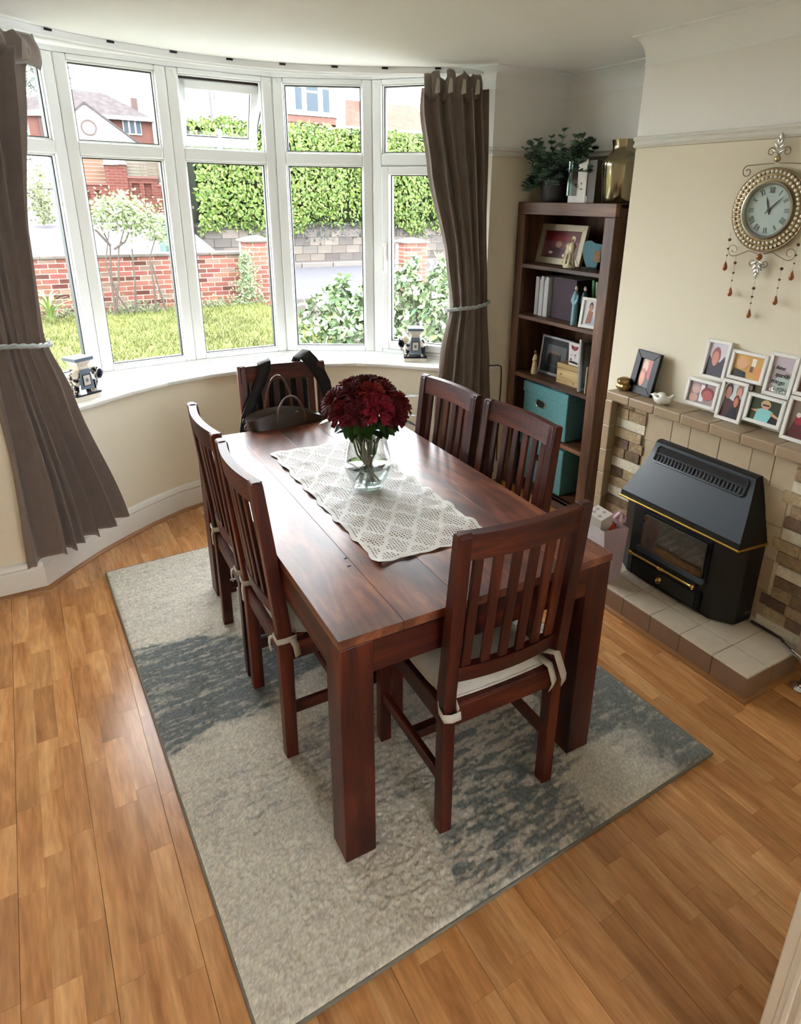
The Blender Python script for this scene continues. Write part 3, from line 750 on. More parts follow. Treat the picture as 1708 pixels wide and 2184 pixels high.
def rose_bloom(seed):
    r_ = random.Random(seed); m = MB()
    rings = [(3, 0.010, 0.020, 0.30), (4, 0.016, 0.024, 0.45), (5, 0.024, 0.028, 0.65), (6, 0.034, 0.029, 0.90), (7, 0.043, 0.026, 1.2), (7, 0.047, 0.018, 1.55)]
    for ri, (n, rad, h, tilt) in enumerate(rings):
        for k in range(n):
            a0 = 2 * PI * (k + r_.random() * 0.4) / n + ri * 0.7; wd_ = 2 * PI / n * 0.72
            def f(u, v, a0=a0, wd_=wd_, rad=rad, h=h, tilt=tilt, ph=r_.random() * 6):
                a = a0 + (u - 0.5) * wd_ * (0.35 + 0.65 * math.sin(PI * (0.18 + 0.64 * v)))
                rr_ = rad * (0.28 + 0.72 * v ** 0.7) + 0.006 * max(0, v - 0.7) * tilt * 3
                z = h * v * (1.15 - 0.35 * tilt * v) - 0.010 * tilt * v + 0.0022 * math.sin(a * 17 + ph) * v
                return (rr_ * math.cos(a), rr_ * math.sin(a), z + 0.004 * (1 - tilt))
            m.grid(f, 7, 5)
    m.ell((0, 0, -0.004), (0.016, 0.016, 0.012), 10, 6)
    me = m.build('bloom_mesh', M_rose[seed % 2], smooth=True, angle=80, solid=0.0012)
    return me
bl = [rose_bloom(1), rose_bloom(2)]
for b in bl: b.hide_render = False
def leaf_mesh(mb, p, d, up, L, w, curl=0.15):
    d = Vector(d).normalized(); s = d.cross(Vector(up)).normalized(); n = s.cross(d)
    vs = []; K = 6
    for i in range(K + 1):
        t = i / K; ww = w * math.sin(PI * min(1, t * 0.93 + 0.04)) ** 0.8 * (1 - 0.25 * t)
        c = Vector(p) + d * L * t - n * curl * L * t * t
        vs += [c - s * ww + n * 0.12 * ww, c - n * 0.06 * ww, c + s * ww + n * 0.12 * ww]
    fs = []
    for i in range(K):
        for q in (0, 1): fs.append((3 * i + q, 3 * i + q + 1, 3 * i + q + 4, 3 * i + q + 3))
    mb.add(vs, fs)
heads = [(0.0, 0.0, 0.418, 0)]
for k in range(6): heads.append((0.062 * math.cos(k * PI / 3 + 0.3), 0.062 * math.sin(k * PI / 3 + 0.3), 0.402 - 0.006 * (k % 2), 0.5))
for k in range(11): heads.append((0.118 * math.cos(k * 2 * PI / 11), 0.118 * math.sin(k * 2 * PI / 11), 0.335 + 0.012 * (k % 3), 1.05))
r_ = random.Random(4)
for i, (hx, hy, hz, tilt) in enumerate(heads):
    an = math.atan2(hy, hx)
    near = math.atan2(-1.96, -0.96)
    lab = 'deep red ruffled rose in the packed bunch in the glass vase'
    grp = 'red roses in the glass vase'
    sc = 0.98
    SPEC = {0: 'dark red rose at the very crown of the bunch in the vase', 14: 'deep red rose at the front of the bunch, facing the near end of the table',
            12: 'deep red rose drooping farthest out at the left edge of the bunch', 17: 'deep red rose farthest out at the right edge of the bunch', 9: 'deep red rose at the back of the bunch nearest the window'}
    if i in SPEC: lab = SPEC[i]
    R = thing('rose', lab, 'flower', (VX, VY, VZ), group=grp)
    b = bl[i % 2] if i > 1 else bl[i]
    if i > 1:
        b = bl[i % 2].copy(); COL.objects.link(b)
    b.name = 'bloom'; b.parent = R
    b.matrix_local = Matrix.Translation((hx, hy, hz - 0.02)) @ Euler((0, tilt * 0.9, an)).to_matrix().to_4x4() @ Matrix.Rotation(r_.random() * 6, 4, 'Z') @ Matrix.Scale(sc + 0.16 * r_.random(), 4)
    ra = an + PI + (r_.random() - 0.5) * 1.2; rr2 = 0.018 + 0.028 * r_.random()
    bot = Vector((rr2 * math.cos(ra), rr2 * math.sin(ra), 0.032)); mid = Vector((hx * 0.26 + 0.012 * math.cos(i * 2.4), hy * 0.26 + 0.012 * math.sin(i * 2.4), 0.14)); top = Vector((hx * 0.85, hy * 0.85, hz - 0.045)); q2 = Vector((hx * 0.47, hy * 0.47, 0.225))
    MB().tube([bot, bot.lerp(mid, 0.5), mid, mid.lerp(q2, 0.5), q2, q2.lerp(top, 0.6), top, Vector((hx, hy, hz - 0.022))], 0.0036, 6).build('stem', M_stem, R, smooth=True)
    for k in range(5):
        m = MB(); t = 0.02 + 0.2 * k; p = q2.lerp(top, min(1, t)); a = an + (r_.random() - 0.5) * 2.2 + (PI if hx == hy == 0 else 0)
        leaf_mesh(m, p, (math.cos(a), math.sin(a), 0.1 + 0.3 * r_.random() - 0.3 * k), (0, 0, 1), 0.050 + 0.02 * r_.random(), 0.017)
        m.build('leaf', M_leaf, R, smooth=True)
    # the few long leaves that stick out at the sides
    if i in (11, 14, 17):
        pass
side = [((-0.105, 0.055, 0.265), (-1.0, 0.5, -0.25), M_leaf2, 0.05), ((0.10, -0.06, 0.262), (1.0, -0.7, -0.25), M_leaf, 0.062), ((0.105, -0.075, 0.285), (1, -0.5, 0.1), M_leaf, 0.045), ((-0.09, 0.04, 0.295), (-1, 0.4, 0.4), M_leaf, 0.05), ((0.115, -0.06, 0.345), (1, -0.5, 0.25), M_leaf, 0.05), ((0.03, -0.09, 0.27), (0.3, -1, -0.1), M_leaf, 0.06), ((-0.03, -0.08, 0.262), (-0.5, -0.9, -0.2), M_leaf, 0.06)]
spray = thing('leaf_spray', 'leafy green sprig poking out below the roses, one yellow-green leaf at its left', 'foliage', (VX, VY, VZ))
for p, d, m_, L in side:
    m = MB(); leaf_mesh(m, p, d, (0, 0, 1), L, 0.019); m.build('leaf', m_, spray, smooth=True)
    m = MB(); m.tube([Vector(p), Vector(p) * 0.6 + Vector((0, 0, 0.05)), (p[0] * 0.3, p[1] * 0.3, 0.19), (-p[0] * 0.15, -p[1] * 0.15, 0.06)], 0.0022, 6); m.build('stem', M_stem, spray, smooth=True)
# ---------------------------------------------------------------- curtains
M_curt = mat('taupe_curtain', (120, 109, 101), 0.9, var=0.06, vs=20, bump=0.2, bs=420, sheen=0.3, spec=0.15)
M_lin = mat('curtain_lining', (176, 172, 164), 0.9)
M_rope = mat('silver_rope', (150, 156, 152), 0.6, var=0.15, vs=80)
def interp(tab, z):
    if z >= tab[0][0]: return Vector(tab[0][1])
    for (z0, p0), (z1, p1) in zip(tab, tab[1:]):
        if z1 <= z <= z0:
            t = (z0 - z) / (z0 - z1); t = t * t * (3 - 2 * t) * 0.5 + t * 0.5
            return Vector(p0).lerp(Vector(p1), t)
    return Vector(tab[-1][1])
def curtain(name, label, left, right, mid, folds, amp, ztop, zbot, seed, base, wts=None):
    """left/right/mid: tables of (z, (x, y)) for the two edges and the middle of the cloth"""
    r = random.Random(seed); ph = [r.random() * 6.28 for _ in range(6)]
    c = thing(name, label, 'curtain', base)
    NU, NV = 150, 70
    w = [(wts[k] if wts else r.random() * 0.7 + 0.65) for k in range(folds)]; sw = sum(w); cum = [0]
    for q in w: cum.append(cum[-1] + q / sw)
    def phase(u):
        for k in range(folds):
            if u <= cum[k + 1] + 1e-9:
                return k + (u - cum[k]) / (cum[k + 1] - cum[k])
        return folds
    def f(u, v):
        z = ztop + (zbot(u) - ztop) * v
        L, R, C = interp(left, z), interp(right, z), interp(mid, z)
        p = (1 - u) ** 2 * L + 2 * u * (1 - u) * (2 * C - (L + R) / 2) + u * u * R
        d = (1 - u) * (C - L) + u * (R - C); d = d.normalized() if d.length > 1e-6 else Vector((1, 0)); n = Vector((d.y, -d.x))
        a = amp(z)
        k = phase(u) + 0.10 * math.sin(z * 2.1 + ph[0]) + 0.05 * math.sin(z * 5 + u * 9 + ph[1])
        s = math.sin(2 * PI * k); off = a * (s + 0.25 * math.sin(4 * PI * k + ph[2] + z)) * (0.75 + 0.25 * math.sin(u * 13 + ph[3]))
        p = p + n * off + d * (0.3 * a * math.cos(2 * PI * k))
        return (p.x - base[0], p.y - base[1], z - base[2])
    MB().grid(f, NU, NV).build('cloth', [M_curt], c, smooth=True, angle=180, solid=0.002)
    return c, f
zb = lambda u: 0.155 + 0.012 * math.sin(u * 20)
Lc, fL = curtain('curtain', 'taupe curtain tied back at the left of the bay, flaring to the skirting',
    [(2.38, (-0.86, 1.86)), (1.6, (-0.74, 1.90)), (1.17, (-0.69, 1.90)), (0.7, (-0.68, 1.89)), (0.15, (-0.71, 1.90))],
    [(2.38, (-0.292, 2.31)), (2.2, (-0.345, 2.26)), (1.6, (-0.44, 2.13)), (1.17, (-0.455, 2.06)), (0.9, (-0.385, 2.10)), (0.15, (-0.232, 2.20))],
    [(2.38, (-0.58, 2.10)), (1.17, (-0.57, 1.95)), (0.15, (-0.47, 2.015))],
    6, lambda z: 0.022 + 0.030 * min(1, abs(z - 1.17) / 0.7), 2.30, lambda u: 0.165 + 0.03 * u + 0.008 * math.sin(u * 24), 3, (-0.56, 2.0, 0.15), (2.3, 0.8, 0.6, 0.8, 1.1, 1.6))
Rc, fR = curtain('curtain', 'taupe curtain tied back at the right of the bay beside the bookcase',
    [(2.38, (1.475, 2.135)), (2.2, (1.46, 2.14)), (1.9, (1.50, 2.12)), (1.45, (1.60, 2.06)), (1.17, (1.625, 2.03)), (0.9, (1.56, 2.03)), (0.6, (1.525, 2.03)), (0.1, (1.50, 1.99))],
    [(2.38, (1.77, 1.955)), (1.7, (1.80, 1.95)), (1.17, (1.835, 1.955)), (0.8, (1.865, 1.95)), (0.1, (1.92, 1.93))],
    [(2.38, (1.62, 2.02)), (1.17, (1.73, 1.96)), (0.1, (1.70, 1.935))],
    6, lambda z: 0.018 + 0.018 * min(1, abs(z - 1.17) / 0.7), 2.30, lambda u: 0.10, 8, (1.72, 1.97, 0.1))
def header(c, base, pts, seed):
    """gathered heading: puffed pleats with loose lining tabs"""
    r = random.Random(seed); P = smooth_path(pts, 6)
    n = len(P)
    def f(u, v):
        i = min(n - 2, int(u * (n - 1))); t = u * (n - 1) - i
        p = Vector(P[i]).lerp(Vector(P[i + 1]), t); d = (Vector(P[i + 1]) - Vector(P[i])).normalized(); nn = Vector((d.y, -d.x))
        puff = abs(math.sin(u * PI * 5 + 0.4)) ** 0.7
        a = 0.006 + (0.008 + 0.044 * puff) * math.sin(PI * min(1, 0.04 + v ** 0.8 * 0.96)) + 0.008 * math.sin(u * 60 + v * 3) * v
        p = p + nn * a + d * 0.010 * math.sin(u * 47 + v * 2)
        return (p.x - base[0], p.y - base[1], 2.235 + 0.02 * puff + 0.125 * v - base[2] - 0.018 * (1 - puff) * v - 0.012 * v * math.sin(u * 23))
    MB().grid(f, 110, 12).build('gathered_heading', M_curt, c, smooth=True, angle=180, solid=0.003)
    for k in range(4):
        u = 0.22 + 0.2 * k + 0.05 * r.random(); q = Vector(f(u, 0.25)); m = MB()
        w = Vector((0.012, -0.008, 0)); up = Vector((0.004, -0.012, 0.05))
        m.add([q - w + Vector((0, -0.018, -0.02)), q + w + Vector((0, -0.014, -0.012)), q + w * 0.6 + up, q - w * 0.4 + up * 1.1], [(0, 1, 2, 3)])
        m.build('lining_tab', M_lin, c, solid=0.002)
header(Lc, (-0.56, 2.0, 0.15), [(-0.88, 1.86), (-0.66, 2.06), (-0.46, 2.22), (-0.285, 2.335)], 2)
header(Rc, (1.72, 1.97, 0.1), [(1.495, 2.135), (1.57, 2.085), (1.66, 2.03), (1.755, 1.985)], 5)
def tieback(label, base, pts, hook):
    t = thing('rope_tieback', label, 'tieback', base)
    P = [Vector(p) for p in pts]; S = []
    for i in range(len(P) - 1):
        for j in range(8): S.append(P[i].lerp(P[i + 1], j / 8))
    S.append(P[-1])
    for k in range(3):
        q = []
        for i, p in enumerate(S):
            a = i * 0.62 + k * 2.094
            q.append(p + Vector((0.0045 * math.cos(a), -0.0035 * math.cos(a), 0.0062 * math.sin(a))) - Vector(base))
        MB().tube(q, 0.0055, 6).build('strand', M_rope, t, smooth=True)
    if hook:
        m = MB(); b = Vector(base)
        m.tube([Vector(q) - b for q in hook], 0.0028, 6); m.ell(Vector(hook[-1]) - b, (0.006, 0.006, 0.006), 8, 6)
        m.build('wall_hook', mat('dark_bronze', (60, 48, 34), 0.4, 0.8), t, smooth=True)
    return t
tieback('twisted silver rope holding back the left curtain', (-0.57, 1.96, 1.165),
        [(-0.74, 1.87, 1.185), (-0.66, 1.862, 1.178), (-0.57, 1.905, 1.168), (-0.49, 1.975, 1.148), (-0.435, 2.055, 1.135), (-0.44, 2.10, 1.14)], None)
tieback('grey rope hooked to the wall round the right curtain', (1.73, 1.95, 1.17),
        [(1.615, 2.06, 1.150), (1.608, 2.015, 1.150), (1.65, 1.955, 1.165), (1.72, 1.905, 1.175), (1.80, 1.905, 1.190), (1.838, 1.93, 1.198)],
        [(1.838, 1.93, 1.198), (1.85, 1.965, 1.20), (1.853, 1.992, 1.213), (1.853, 1.992, 1.225)])

# ---------------------------------------------------------------- elephant ornaments on the sill
def elephant(label, x, y, rz, flip):
    e = thing('elephant_ornament', label, 'ornament', (x, y, 0.79), rz)
    s = -1 if flip else 1
    W_ = mat('ivory_glaze', (222, 214, 200), 0.3, var=0.05, vs=30); B_ = mat('navy_glaze', (18, 20, 40), 0.25)
    G_ = mat('grey_blue_glaze', (112, 128, 146), 0.3); E_ = mat('elephant_glaze', (20, 22, 42), 0.25, var=0.15, vs=22, col2=(226, 220, 208))
    rp = [n for n in E_.node_tree.nodes if n.type == 'VALTORGB'][0]; rp.color_ramp.elements[0].position = 0.47; rp.color_ramp.elements[1].position = 0.52
    MB().box(-0.072, 0.072, -0.045, 0.045, 0, 0.024).build('plinth', W_, e, bevel=0.002, seg=1)
    MB().box(-0.073, 0.073, -0.046, 0.046, 0.024, 0.032).build('plinth_top', B_, e, bevel=0.002, seg=1)
    b = MB()
    b.ell((0, 0, 0.112), (0.070, 0.036, 0.044)); b.ell((s * 0.066, 0, 0.135), (0.026, 0.026, 0.030))
    for px in (-0.046, 0.046):
        for py in (-0.018, 0.018):
            b.tube([(px, py, 0.10), (px * 1.04, py * 1.15, 0.06), (px * 1.04, py * 1.15, 0.031)], [0.020, 0.014, 0.016], 10)
    b.tube([(s * 0.082, 0, 0.135), (s * 0.092, 0, 0.115), (s * 0.090, 0, 0.088), (s * 0.080, 0, 0.064), (s * 0.074, -0.002, 0.046)], [0.015, 0.013, 0.010, 0.0085, 0.008], 10)
    b.tube([(-s * 0.068, 0, 0.125), (-s * 0.080, 0, 0.105), (-s * 0.078, 0, 0.075)], [0.006, 0.004, 0.004], 6)
    b.build('elephant_body', E_, e, remesh=0.0045)
    for py in (-0.027, 0.027):
        m = MB(); m.ell((s * 0.058, py, 0.132), (0.019, 0.006, 0.026), 12, 8, Matrix.Rotation(0.25 * s, 4, 'Y') @ Matrix.Identity(4)); m.build('ear', B_, e, smooth=True)
        m = MB(); m.tube([(s * 0.080, py * 0.5, 0.118), (s * 0.094, py * 0.62, 0.104), (s * 0.098, py * 0.6, 0.092)], [0.0045, 0.0035, 0.0015], 6); m.build('tusk', W_, e, smooth=True)
        m = MB(); m.ell((s * 0.083, py * 0.75, 0.143), (0.004, 0.003, 0.004), 8, 6); m.build('eye', mat('black_dot', (8, 8, 10), 0.3), e, smooth=True)
    for sy in (-1, 1):
        m = MB()
        m.hexa([(-0.038, sy * 0.038, 0.055), (0.038, sy * 0.038, 0.055), (0.038, sy * 0.044, 0.055), (-0.038, sy * 0.044, 0.055)],
               [(-0.027, sy * 0.034, 0.155), (0.027, sy * 0.034, 0.155), (0.027, sy * 0.040, 0.155), (-0.027, sy * 0.040, 0.155)])
        sd = m.build('saddle_cloth', G_, e, bevel=0.002, seg=1)
        T_ = Matrix.Rotation(-sy * 0.04, 4, 'X')
        m = MB(); m.box(-0.021, 0.021, -0.0015, 0.0015, -0.028, 0.028, TR(0, sy * 0.0435, 0.100, sy * 0.04)); m.build('dark_border', B_, sd)
        m = MB(); m.box(-0.018, 0.018, -0.002, 0.002, -0.025, 0.025, TR(0, sy * 0.0438, 0.100, sy * 0.04)); m.build('cream_panel', W_, sd)
        m = MB(); m.lathe([(0, -0.0025), (0.008, -0.0025), (0.008, 0.0025), (0, 0.0025)], 16, TR(0, sy * 0.0442, 0.100, PI / 2) @ Matrix.Diagonal((1, 1.25, 1, 1))); m.build('medallion', G_, sd)
    m = MB()
    m.hexa([(-0.030, -0.036, 0.150), (0.030, -0.036, 0.150), (0.030, 0.036, 0.150), (-0.030, 0.036, 0.150)], [(-0.027, -0.030, 0.168), (0.027, -0.030, 0.168), (0.027, 0.030, 0.168), (-0.027, 0.030, 0.168)])
    m.hexa([(-0.027, -0.030, 0.168), (0.027, -0.030, 0.168), (0.027, 0.030, 0.168), (-0.027, 0.030, 0.168)], [(-0.043, -0.044, 0.196), (0.043, -0.044, 0.196), (0.043, 0.044, 0.196), (-0.043, 0.044, 0.196)])
    m.build('howdah', W_, e, bevel=0.0015, seg=1)
    MB().box(-0.050, 0.050, -0.050, 0.050, 0.196, 0.212).build('tray', G_, e, bevel=0.002, seg=1)
    MB().box(-0.0455, 0.0455, -0.0455, 0.0455, 0.2115, 0.2135).build('tray_top', W_, e)
    return e
elephant('navy and white elephant stand on the left of the sill beside the left curtain', -0.325, 2.385, math.radians(32), False)
elephant('navy and white elephant stand on the right of the sill beside the right curtain', 1.575, 2.335, math.radians(-29), True)

# ---------------------------------------------------------------- bookcase
BX, BY0, BY1, BZ = 2.04, 1.213, 1.970, 1.748
bc = thing('bookcase', 'tall dark wooden open bookcase standing in the alcove', 'bookcase', (BX, 1.59, 0))
O = (BX, 1.59, 0)
def bpart(n, m, *a, bevel=0.003):
    MB(O).box(*a).build(n, m, bc, bevel=bevel, seg=1)
bpart('side_panel', M_bz, BX + 0.02, 2.375, BY0, BY0 + 0.03, 0, BZ - 0.002); bpart('side_panel', M_bz, BX + 0.02, 2.375, BY1 - 0.03, BY1, 0, BZ - 0.002)
bpart('stile', M_bz, BX, BX + 0.03, BY0 - 0.001, BY0 + 0.07, 0, BZ - 0.066); bpart('stile', M_bz, BX, BX + 0.03, BY1 - 0.066, BY1 + 0.001, 0, BZ - 0.066)
bpart('top_rail', M_by, BX, BX + 0.03, BY0 - 0.001, BY1 + 0.001, BZ - 0.066, BZ)
bpart('top_panel', M_by, BX + 0.03, 2.375, BY0, BY1, BZ - 0.026, BZ)
bpart('back_panel', M_bz, 2.362, 2.374, BY0 + 0.02, BY1 - 0.02, 0.03, BZ - 0.02)
bpart('plinth_rail', M_by, BX + 0.004, BX + 0.03, BY0 + 0.07, BY1 - 0.066, 0.018, 0.083)
SH = [1.411, 1.116, 0.762, 0.427, 0.083]
for z in SH:
    bpart('shelf', M_by, BX + 0.004, 2.364, BY0 + 0.028, BY1 - 0.028, z - 0.024, z)

# ---- generic little builders for the things on the shelves
def printed(parent, name, w, h, shapes, M, th=0.0016):
    """a printed picture: coloured paper shapes on a w x h card, facing -Y"""
    m = MB(); mats = []
    for k, sh in enumerate(shapes):
        m.c = k; mats.append(flat(sh[1], 0.35)); d = -0.0003 * k
        if sh[0] == 'rect':
            x0, z0, x1, z1 = [sh[2] * w, sh[3] * h, sh[4] * w, sh[5] * h]
            m.add([(x0 - w / 2, d, z0), (x1 - w / 2, d, z0), (x1 - w / 2, d, z1), (x0 - w / 2, d, z1)], [(0, 1, 2, 3)])
        elif sh[0] == 'ell':
            cx, cz, rx, rz = sh[2] * w - w / 2, sh[3] * h, sh[4] * w, sh[5] * h
            m.add([(cx + rx * math.cos(2 * PI * a / 18), d, cz + rz * math.sin(2 * PI * a / 18)) for a in range(18)], [tuple(range(18))])
        else:
            m.add([(a * w - w / 2, d, b * h) for a, b in sh[2]], [tuple(range(len(sh[2])))])
    o = m.build(name, mats, parent, M=M)
    return o
def frame4(mb, w, h, b, d):
    """a rectangular moulding, outer w x h, border b, depth d, standing on z = 0 and facing -Y"""
    mb.prism([(-w / 2, 0), (w / 2, 0), (w / 2 - b, b), (-w / 2 + b, b)], 0, d, 'y'); mb.prism([(-w / 2, h), (-w / 2 + b, h - b), (w / 2 - b, h - b), (w / 2, h)], 0, d, 'y')
    mb.prism([(-w / 2, 0), (-w / 2 + b, b), (-w / 2 + b, h - b), (-w / 2, h)], 0, d, 'y'); mb.prism([(w / 2, 0), (w / 2, h), (w / 2 - b, h - b), (w / 2 - b, b)], 0, d, 'y')
def picture(name, label, w, h, b, d, m_, shapes, loc, face, lean, cat='photo frame', bevel=0.002, strut=True, roll=0):
    """face: heading the picture looks to (radians about Z, 0 = -Y); lean: backwards tilt"""
    t = thing(name, label, cat, loc); t.rotation_euler = Euler((-lean, roll, face))
    f = MB(); frame4(f, w, h, b, d); f.build('frame', m_, t, bevel=bevel)
    MB().box(-w / 2 + b * 0.5, w / 2 - b * 0.5, d * 0.6, d * 0.95, b * 0.5, h - b * 0.5).build('backing', M_dark, t)
    printed(t, 'photo', w - 2 * b + 0.002, h - 2 * b + 0.002, shapes, TR(0, d * 0.55, b - 0.001))
    if strut and lean:
        L = h * 0.7
        MB().hexa([(-0.02, d, 0.01), (0.02, d, 0.01), (0.02, d + 0.004 + L * math.tan(lean) * 1.3, 0.0), (-0.02, d + 0.004 + L * math.tan(lean) * 1.3, 0.0)], [(-0.012, d, L), (0.012, d, L), (0.012, d + 0.004, L), (-0.012, d + 0.004, L)]).build('strut', M_dark, t)
    return t
SK1, SK2 = (206, 150, 122), (186, 122, 96)
def face_shapes(cx, cz, r, skin, hair):
    return [('ell', hair, cx, cz + r * 0.25, r * 0.95, r * 1.15), ('ell', skin, cx, cz - r * 0.1, r * 0.72, r * 0.95)]
FW = math.radians(-90)   # pictures on the bookcase look towards -X
M_silverfr = mat('champagne_frame', (168, 158, 134), 0.4, 0.3)
p_ = picture('picture_frame', 'large champagne moulded frame with a red toned photo on the top shelf', 0.375, 0.222, 0.036, 0.022, M_silverfr,
        [('rect', (112, 74, 80), 0, 0, 1, 1), ('rect', (92, 10, 18), 0, 0.62, 1, 1), ('ell', (130, 20, 30), 0.5, 0.7, 0.3, 0.14), ('poly', (74, 46, 56), [(0.05, 0), (0.75, 0), (0.6, 0.34), (0.25, 0.4)])] + face_shapes(0.42, 0.52, 0.12, (196, 150, 130), (120, 70, 50)) + face_shapes(0.7, 0.5, 0.12, (180, 120, 100), (70, 40, 34)) + [('ell', (214, 190, 180), 0.24, 0.2, 0.06, 0.05), ('ell', (224, 200, 190), 0.62, 0.12, 0.05, 0.06)],
        (2.165, 1.75, SH[0] + 0.003), FW, 0.20, strut=True)
M_ivory = mat('ivory_resin', (226, 214, 180), 0.5, var=0.12, vs=60)
def figurine(name, label, loc, rz, parts, mats_=None):
    t = thing(name, label, 'figurine', loc, rz)
    for nm, mt, fn, rm in parts:
        m = MB(); fn(m); m.build(nm, mt, t, remesh=rm)
    return t
def pair_fig(m):
    m.lathe([(0, 0), (0.034, 0), (0.034, 0.008), (0.030, 0.02), (0, 0.02)], 16)
    m.lathe([(0.034, 0.01), (0.030, 0.04), (0.022, 0.08), (0.016, 0.10), (0, 0.105)], 16, TR(0, 0.010, 0))
    m.ell((-0.006, 0.012, 0.112), (0.010, 0.010, 0.013)); m.ell((0, -0.010, 0.105), (0.018, 0.016, 0.034)); m.ell((0, -0.014, 0.156), (0.009, 0.009, 0.012))
    m.tube([(0.010, -0.012, 0.13), (0.012, -0.024, 0.11), (-0.004, -0.006, 0.094)], 0.006, 8); m.tube([(0.0, -0.022, 0.13), (-0.004, -0.028, 0.15), (-0.004, -0.026, 0.165)], 0.004, 6)
    for k in range(7):
        a = k * 0.9; m.tube([(0.030 * math.cos(a), 0.030 * math.sin(a) + 0.005, 0.015), (0.024 * math.cos(a + 0.3), 0.024 * math.sin(a + 0.3) + 0.006, 0.06), (0.010 * math.cos(a + 0.5), 0.010 * math.sin(a + 0.5) + 0.008, 0.10)], [0.008, 0.006, 0.004], 6)
figurine('carved_figurine', 'ivory carved statuette of two figures before the large frame', (2.095, 1.565, SH[0] + 0.002), 0.3, [('carving', M_ivory, pair_fig, 0.003)], None)
# blue glass award on its stand
aw = thing('glass_award', 'wavy pale blue glass plaque on a stand at the right of the top shelf', 'ornament', (2.16, 1.46, SH[0]), math.radians(-70))
MB().prism([(-0.05, 0), (0.05, 0), (0.045, 0.012), (-0.045, 0.012)], -0.03, 0.03, 'y').build('stand', mat('dark_glass', (20, 44, 46), 0.15), aw)
MB().prism([(-0.030, 0.012), (0.028, 0.012), (0.038, 0.05), (0.058, 0.08), (0.066, 0.11), (0.060, 0.13), (0.035, 0.134), (0.01, 0.136), (-0.015, 0.150), (-0.042, 0.146), (-0.058, 0.125), (-0.060, 0.09), (-0.048, 0.05)], -0.004, 0.004, 'y').build('plaque', mat('blue_frosted', (92, 142, 156), 0.3), aw, bevel=0.001, seg=1)
MB().box(0.012, 0.046, -0.006, -0.0045, 0.04, 0.10).build('inset_photo', mat('sepia_print', (150, 116, 70), 0.5, var=0.4, vs=40), aw)
# second shelf
yb = 1.855
for k, (w, lab) in enumerate(((0.030, 'white album spine, leftmost of the three on the second shelf'), (0.033, 'white album spine, middle one of the three on the second shelf'), (0.036, 'white album spine, rightmost of the three, against the purple album'))):
    t = thing('photo_album', lab, 'album', (2.115 - 0.004 * k, yb - w / 2, SH[1]), group='white albums on the second shelf')
    MB().prism([(-w / 2, 0.0), (w / 2, 0.0), (w / 2, 0.2), (0.0, 0.226 + 0.006 * (k > 0)), (-w / 2, 0.226)] if k else [(-w / 2, 0), (w / 2, 0), (w / 2, 0.222), (-w / 2, 0.222)], 0, 0.19, 'x').build('cover', mat('album_white', (192, 194, 196), 0.5), t, bevel=0.002, seg=1)
    MB().box(0.004, 0.186, -w / 2 + 0.003, w / 2 - 0.003, 0.205, 0.2105).build('pages', mat('page_edge', (160, 156, 146), 0.8), t)
    yb -= w + 0.012
t = thing('photo_album', 'dark purple album standing square on the second shelf', 'album', (2.13, 1.625, SH[1]))
MB().box(0, 0.2, -0.098, 0.095, 0, 0.228).build('cover', mat('purple_cloth', (52, 30, 48), 0.6, var=0.1, vs=30), t, bevel=0.003)
MB().box(0.006, 0.205, -0.09, 0.088, 0.224, 0.23).build('pages', mat('page_edge', (160, 156, 146), 0.8), t)
M_bl, M_bl2 = mat('figure_blue', (116, 158, 172), 0.5, var=0.15, vs=50), mat('figure_slate', (44, 72, 82), 0.5, var=0.15, vs=50)
def tallfig(m):
    m.lathe([(0, 0), (0.020, 0), (0.019, 0.05), (0.017, 0.11), (0.020, 0.15), (0.014, 0.178), (0.006, 0.186), (0, 0.187)], 14, Matrix.Diagonal((1, 0.8, 1, 1)))
    m.tube([(0.0, -0.016, 0.165), (-0.008, -0.020, 0.135), (-0.010, -0.010, 0.115)], 0.006, 8); m.tube([(0.0, 0.016, 0.165), (-0.010, 0.020, 0.13), (-0.012, 0.006, 0.118)], 0.006, 8)
def headonly(m): m.ell((0, 0, 0.199), (0.0095, 0.009, 0.013))
def hairf(m): m.ell((0.004, 0, 0.204), (0.010, 0.010, 0.012)); m.ell((0.009, 0, 0.196), (0.005, 0.007, 0.010))
M_skinf = mat('figure_skin', (206, 190, 176), 0.5); M_hairf = mat('figure_hair', (40, 30, 26), 0.6)
figurine('slim_figurine', 'tall slim figurine in a pale blue dress on the second shelf', (2.075, 1.468, SH[1]), 0, [('gown', M_bl, tallfig, 0.003), ('head', M_skinf, headonly, 0.002), ('hair', M_hairf, hairf, 0.002)])
figurine('slim_figurine', 'tall slim figurine in dark slate blue behind the pale blue one', (2.098, 1.425, SH[1]), 0, [('gown', M_bl2, tallfig, 0.003), ('head', M_skinf, headonly, 0.002), ('hair', M_hairf, hairf, 0.002)])
def book(label, x, y, z, w, h, dep, col, lean=0.0, name='book'):
    t = thing(name, label, 'book', (x, y, z)); t.rotation_euler = (lean, 0, 0)
    MB().box(0, dep, -w / 2, w / 2, 0, h).build('cover', mat('cover_%02x%02x%02x' % col, col, 0.5), t, bevel=0.0015, seg=1)
    MB().box(0.003, dep + 0.0005, -w / 2 + 0.003, w / 2 - 0.003, 0.0, h + 0.0006).build('pages', mat('page_edge', (160, 156, 146), 0.8), t)
book('leaning bright green book at the right of the second shelf', 2.14, 1.392, SH[1], 0.018, 0.245, 0.16, (52, 118, 62), -0.10)
book('thin pale sage book leaning beside the green book', 2.14, 1.366, SH[1], 0.016, 0.238, 0.15, (150, 160, 140), -0.10)
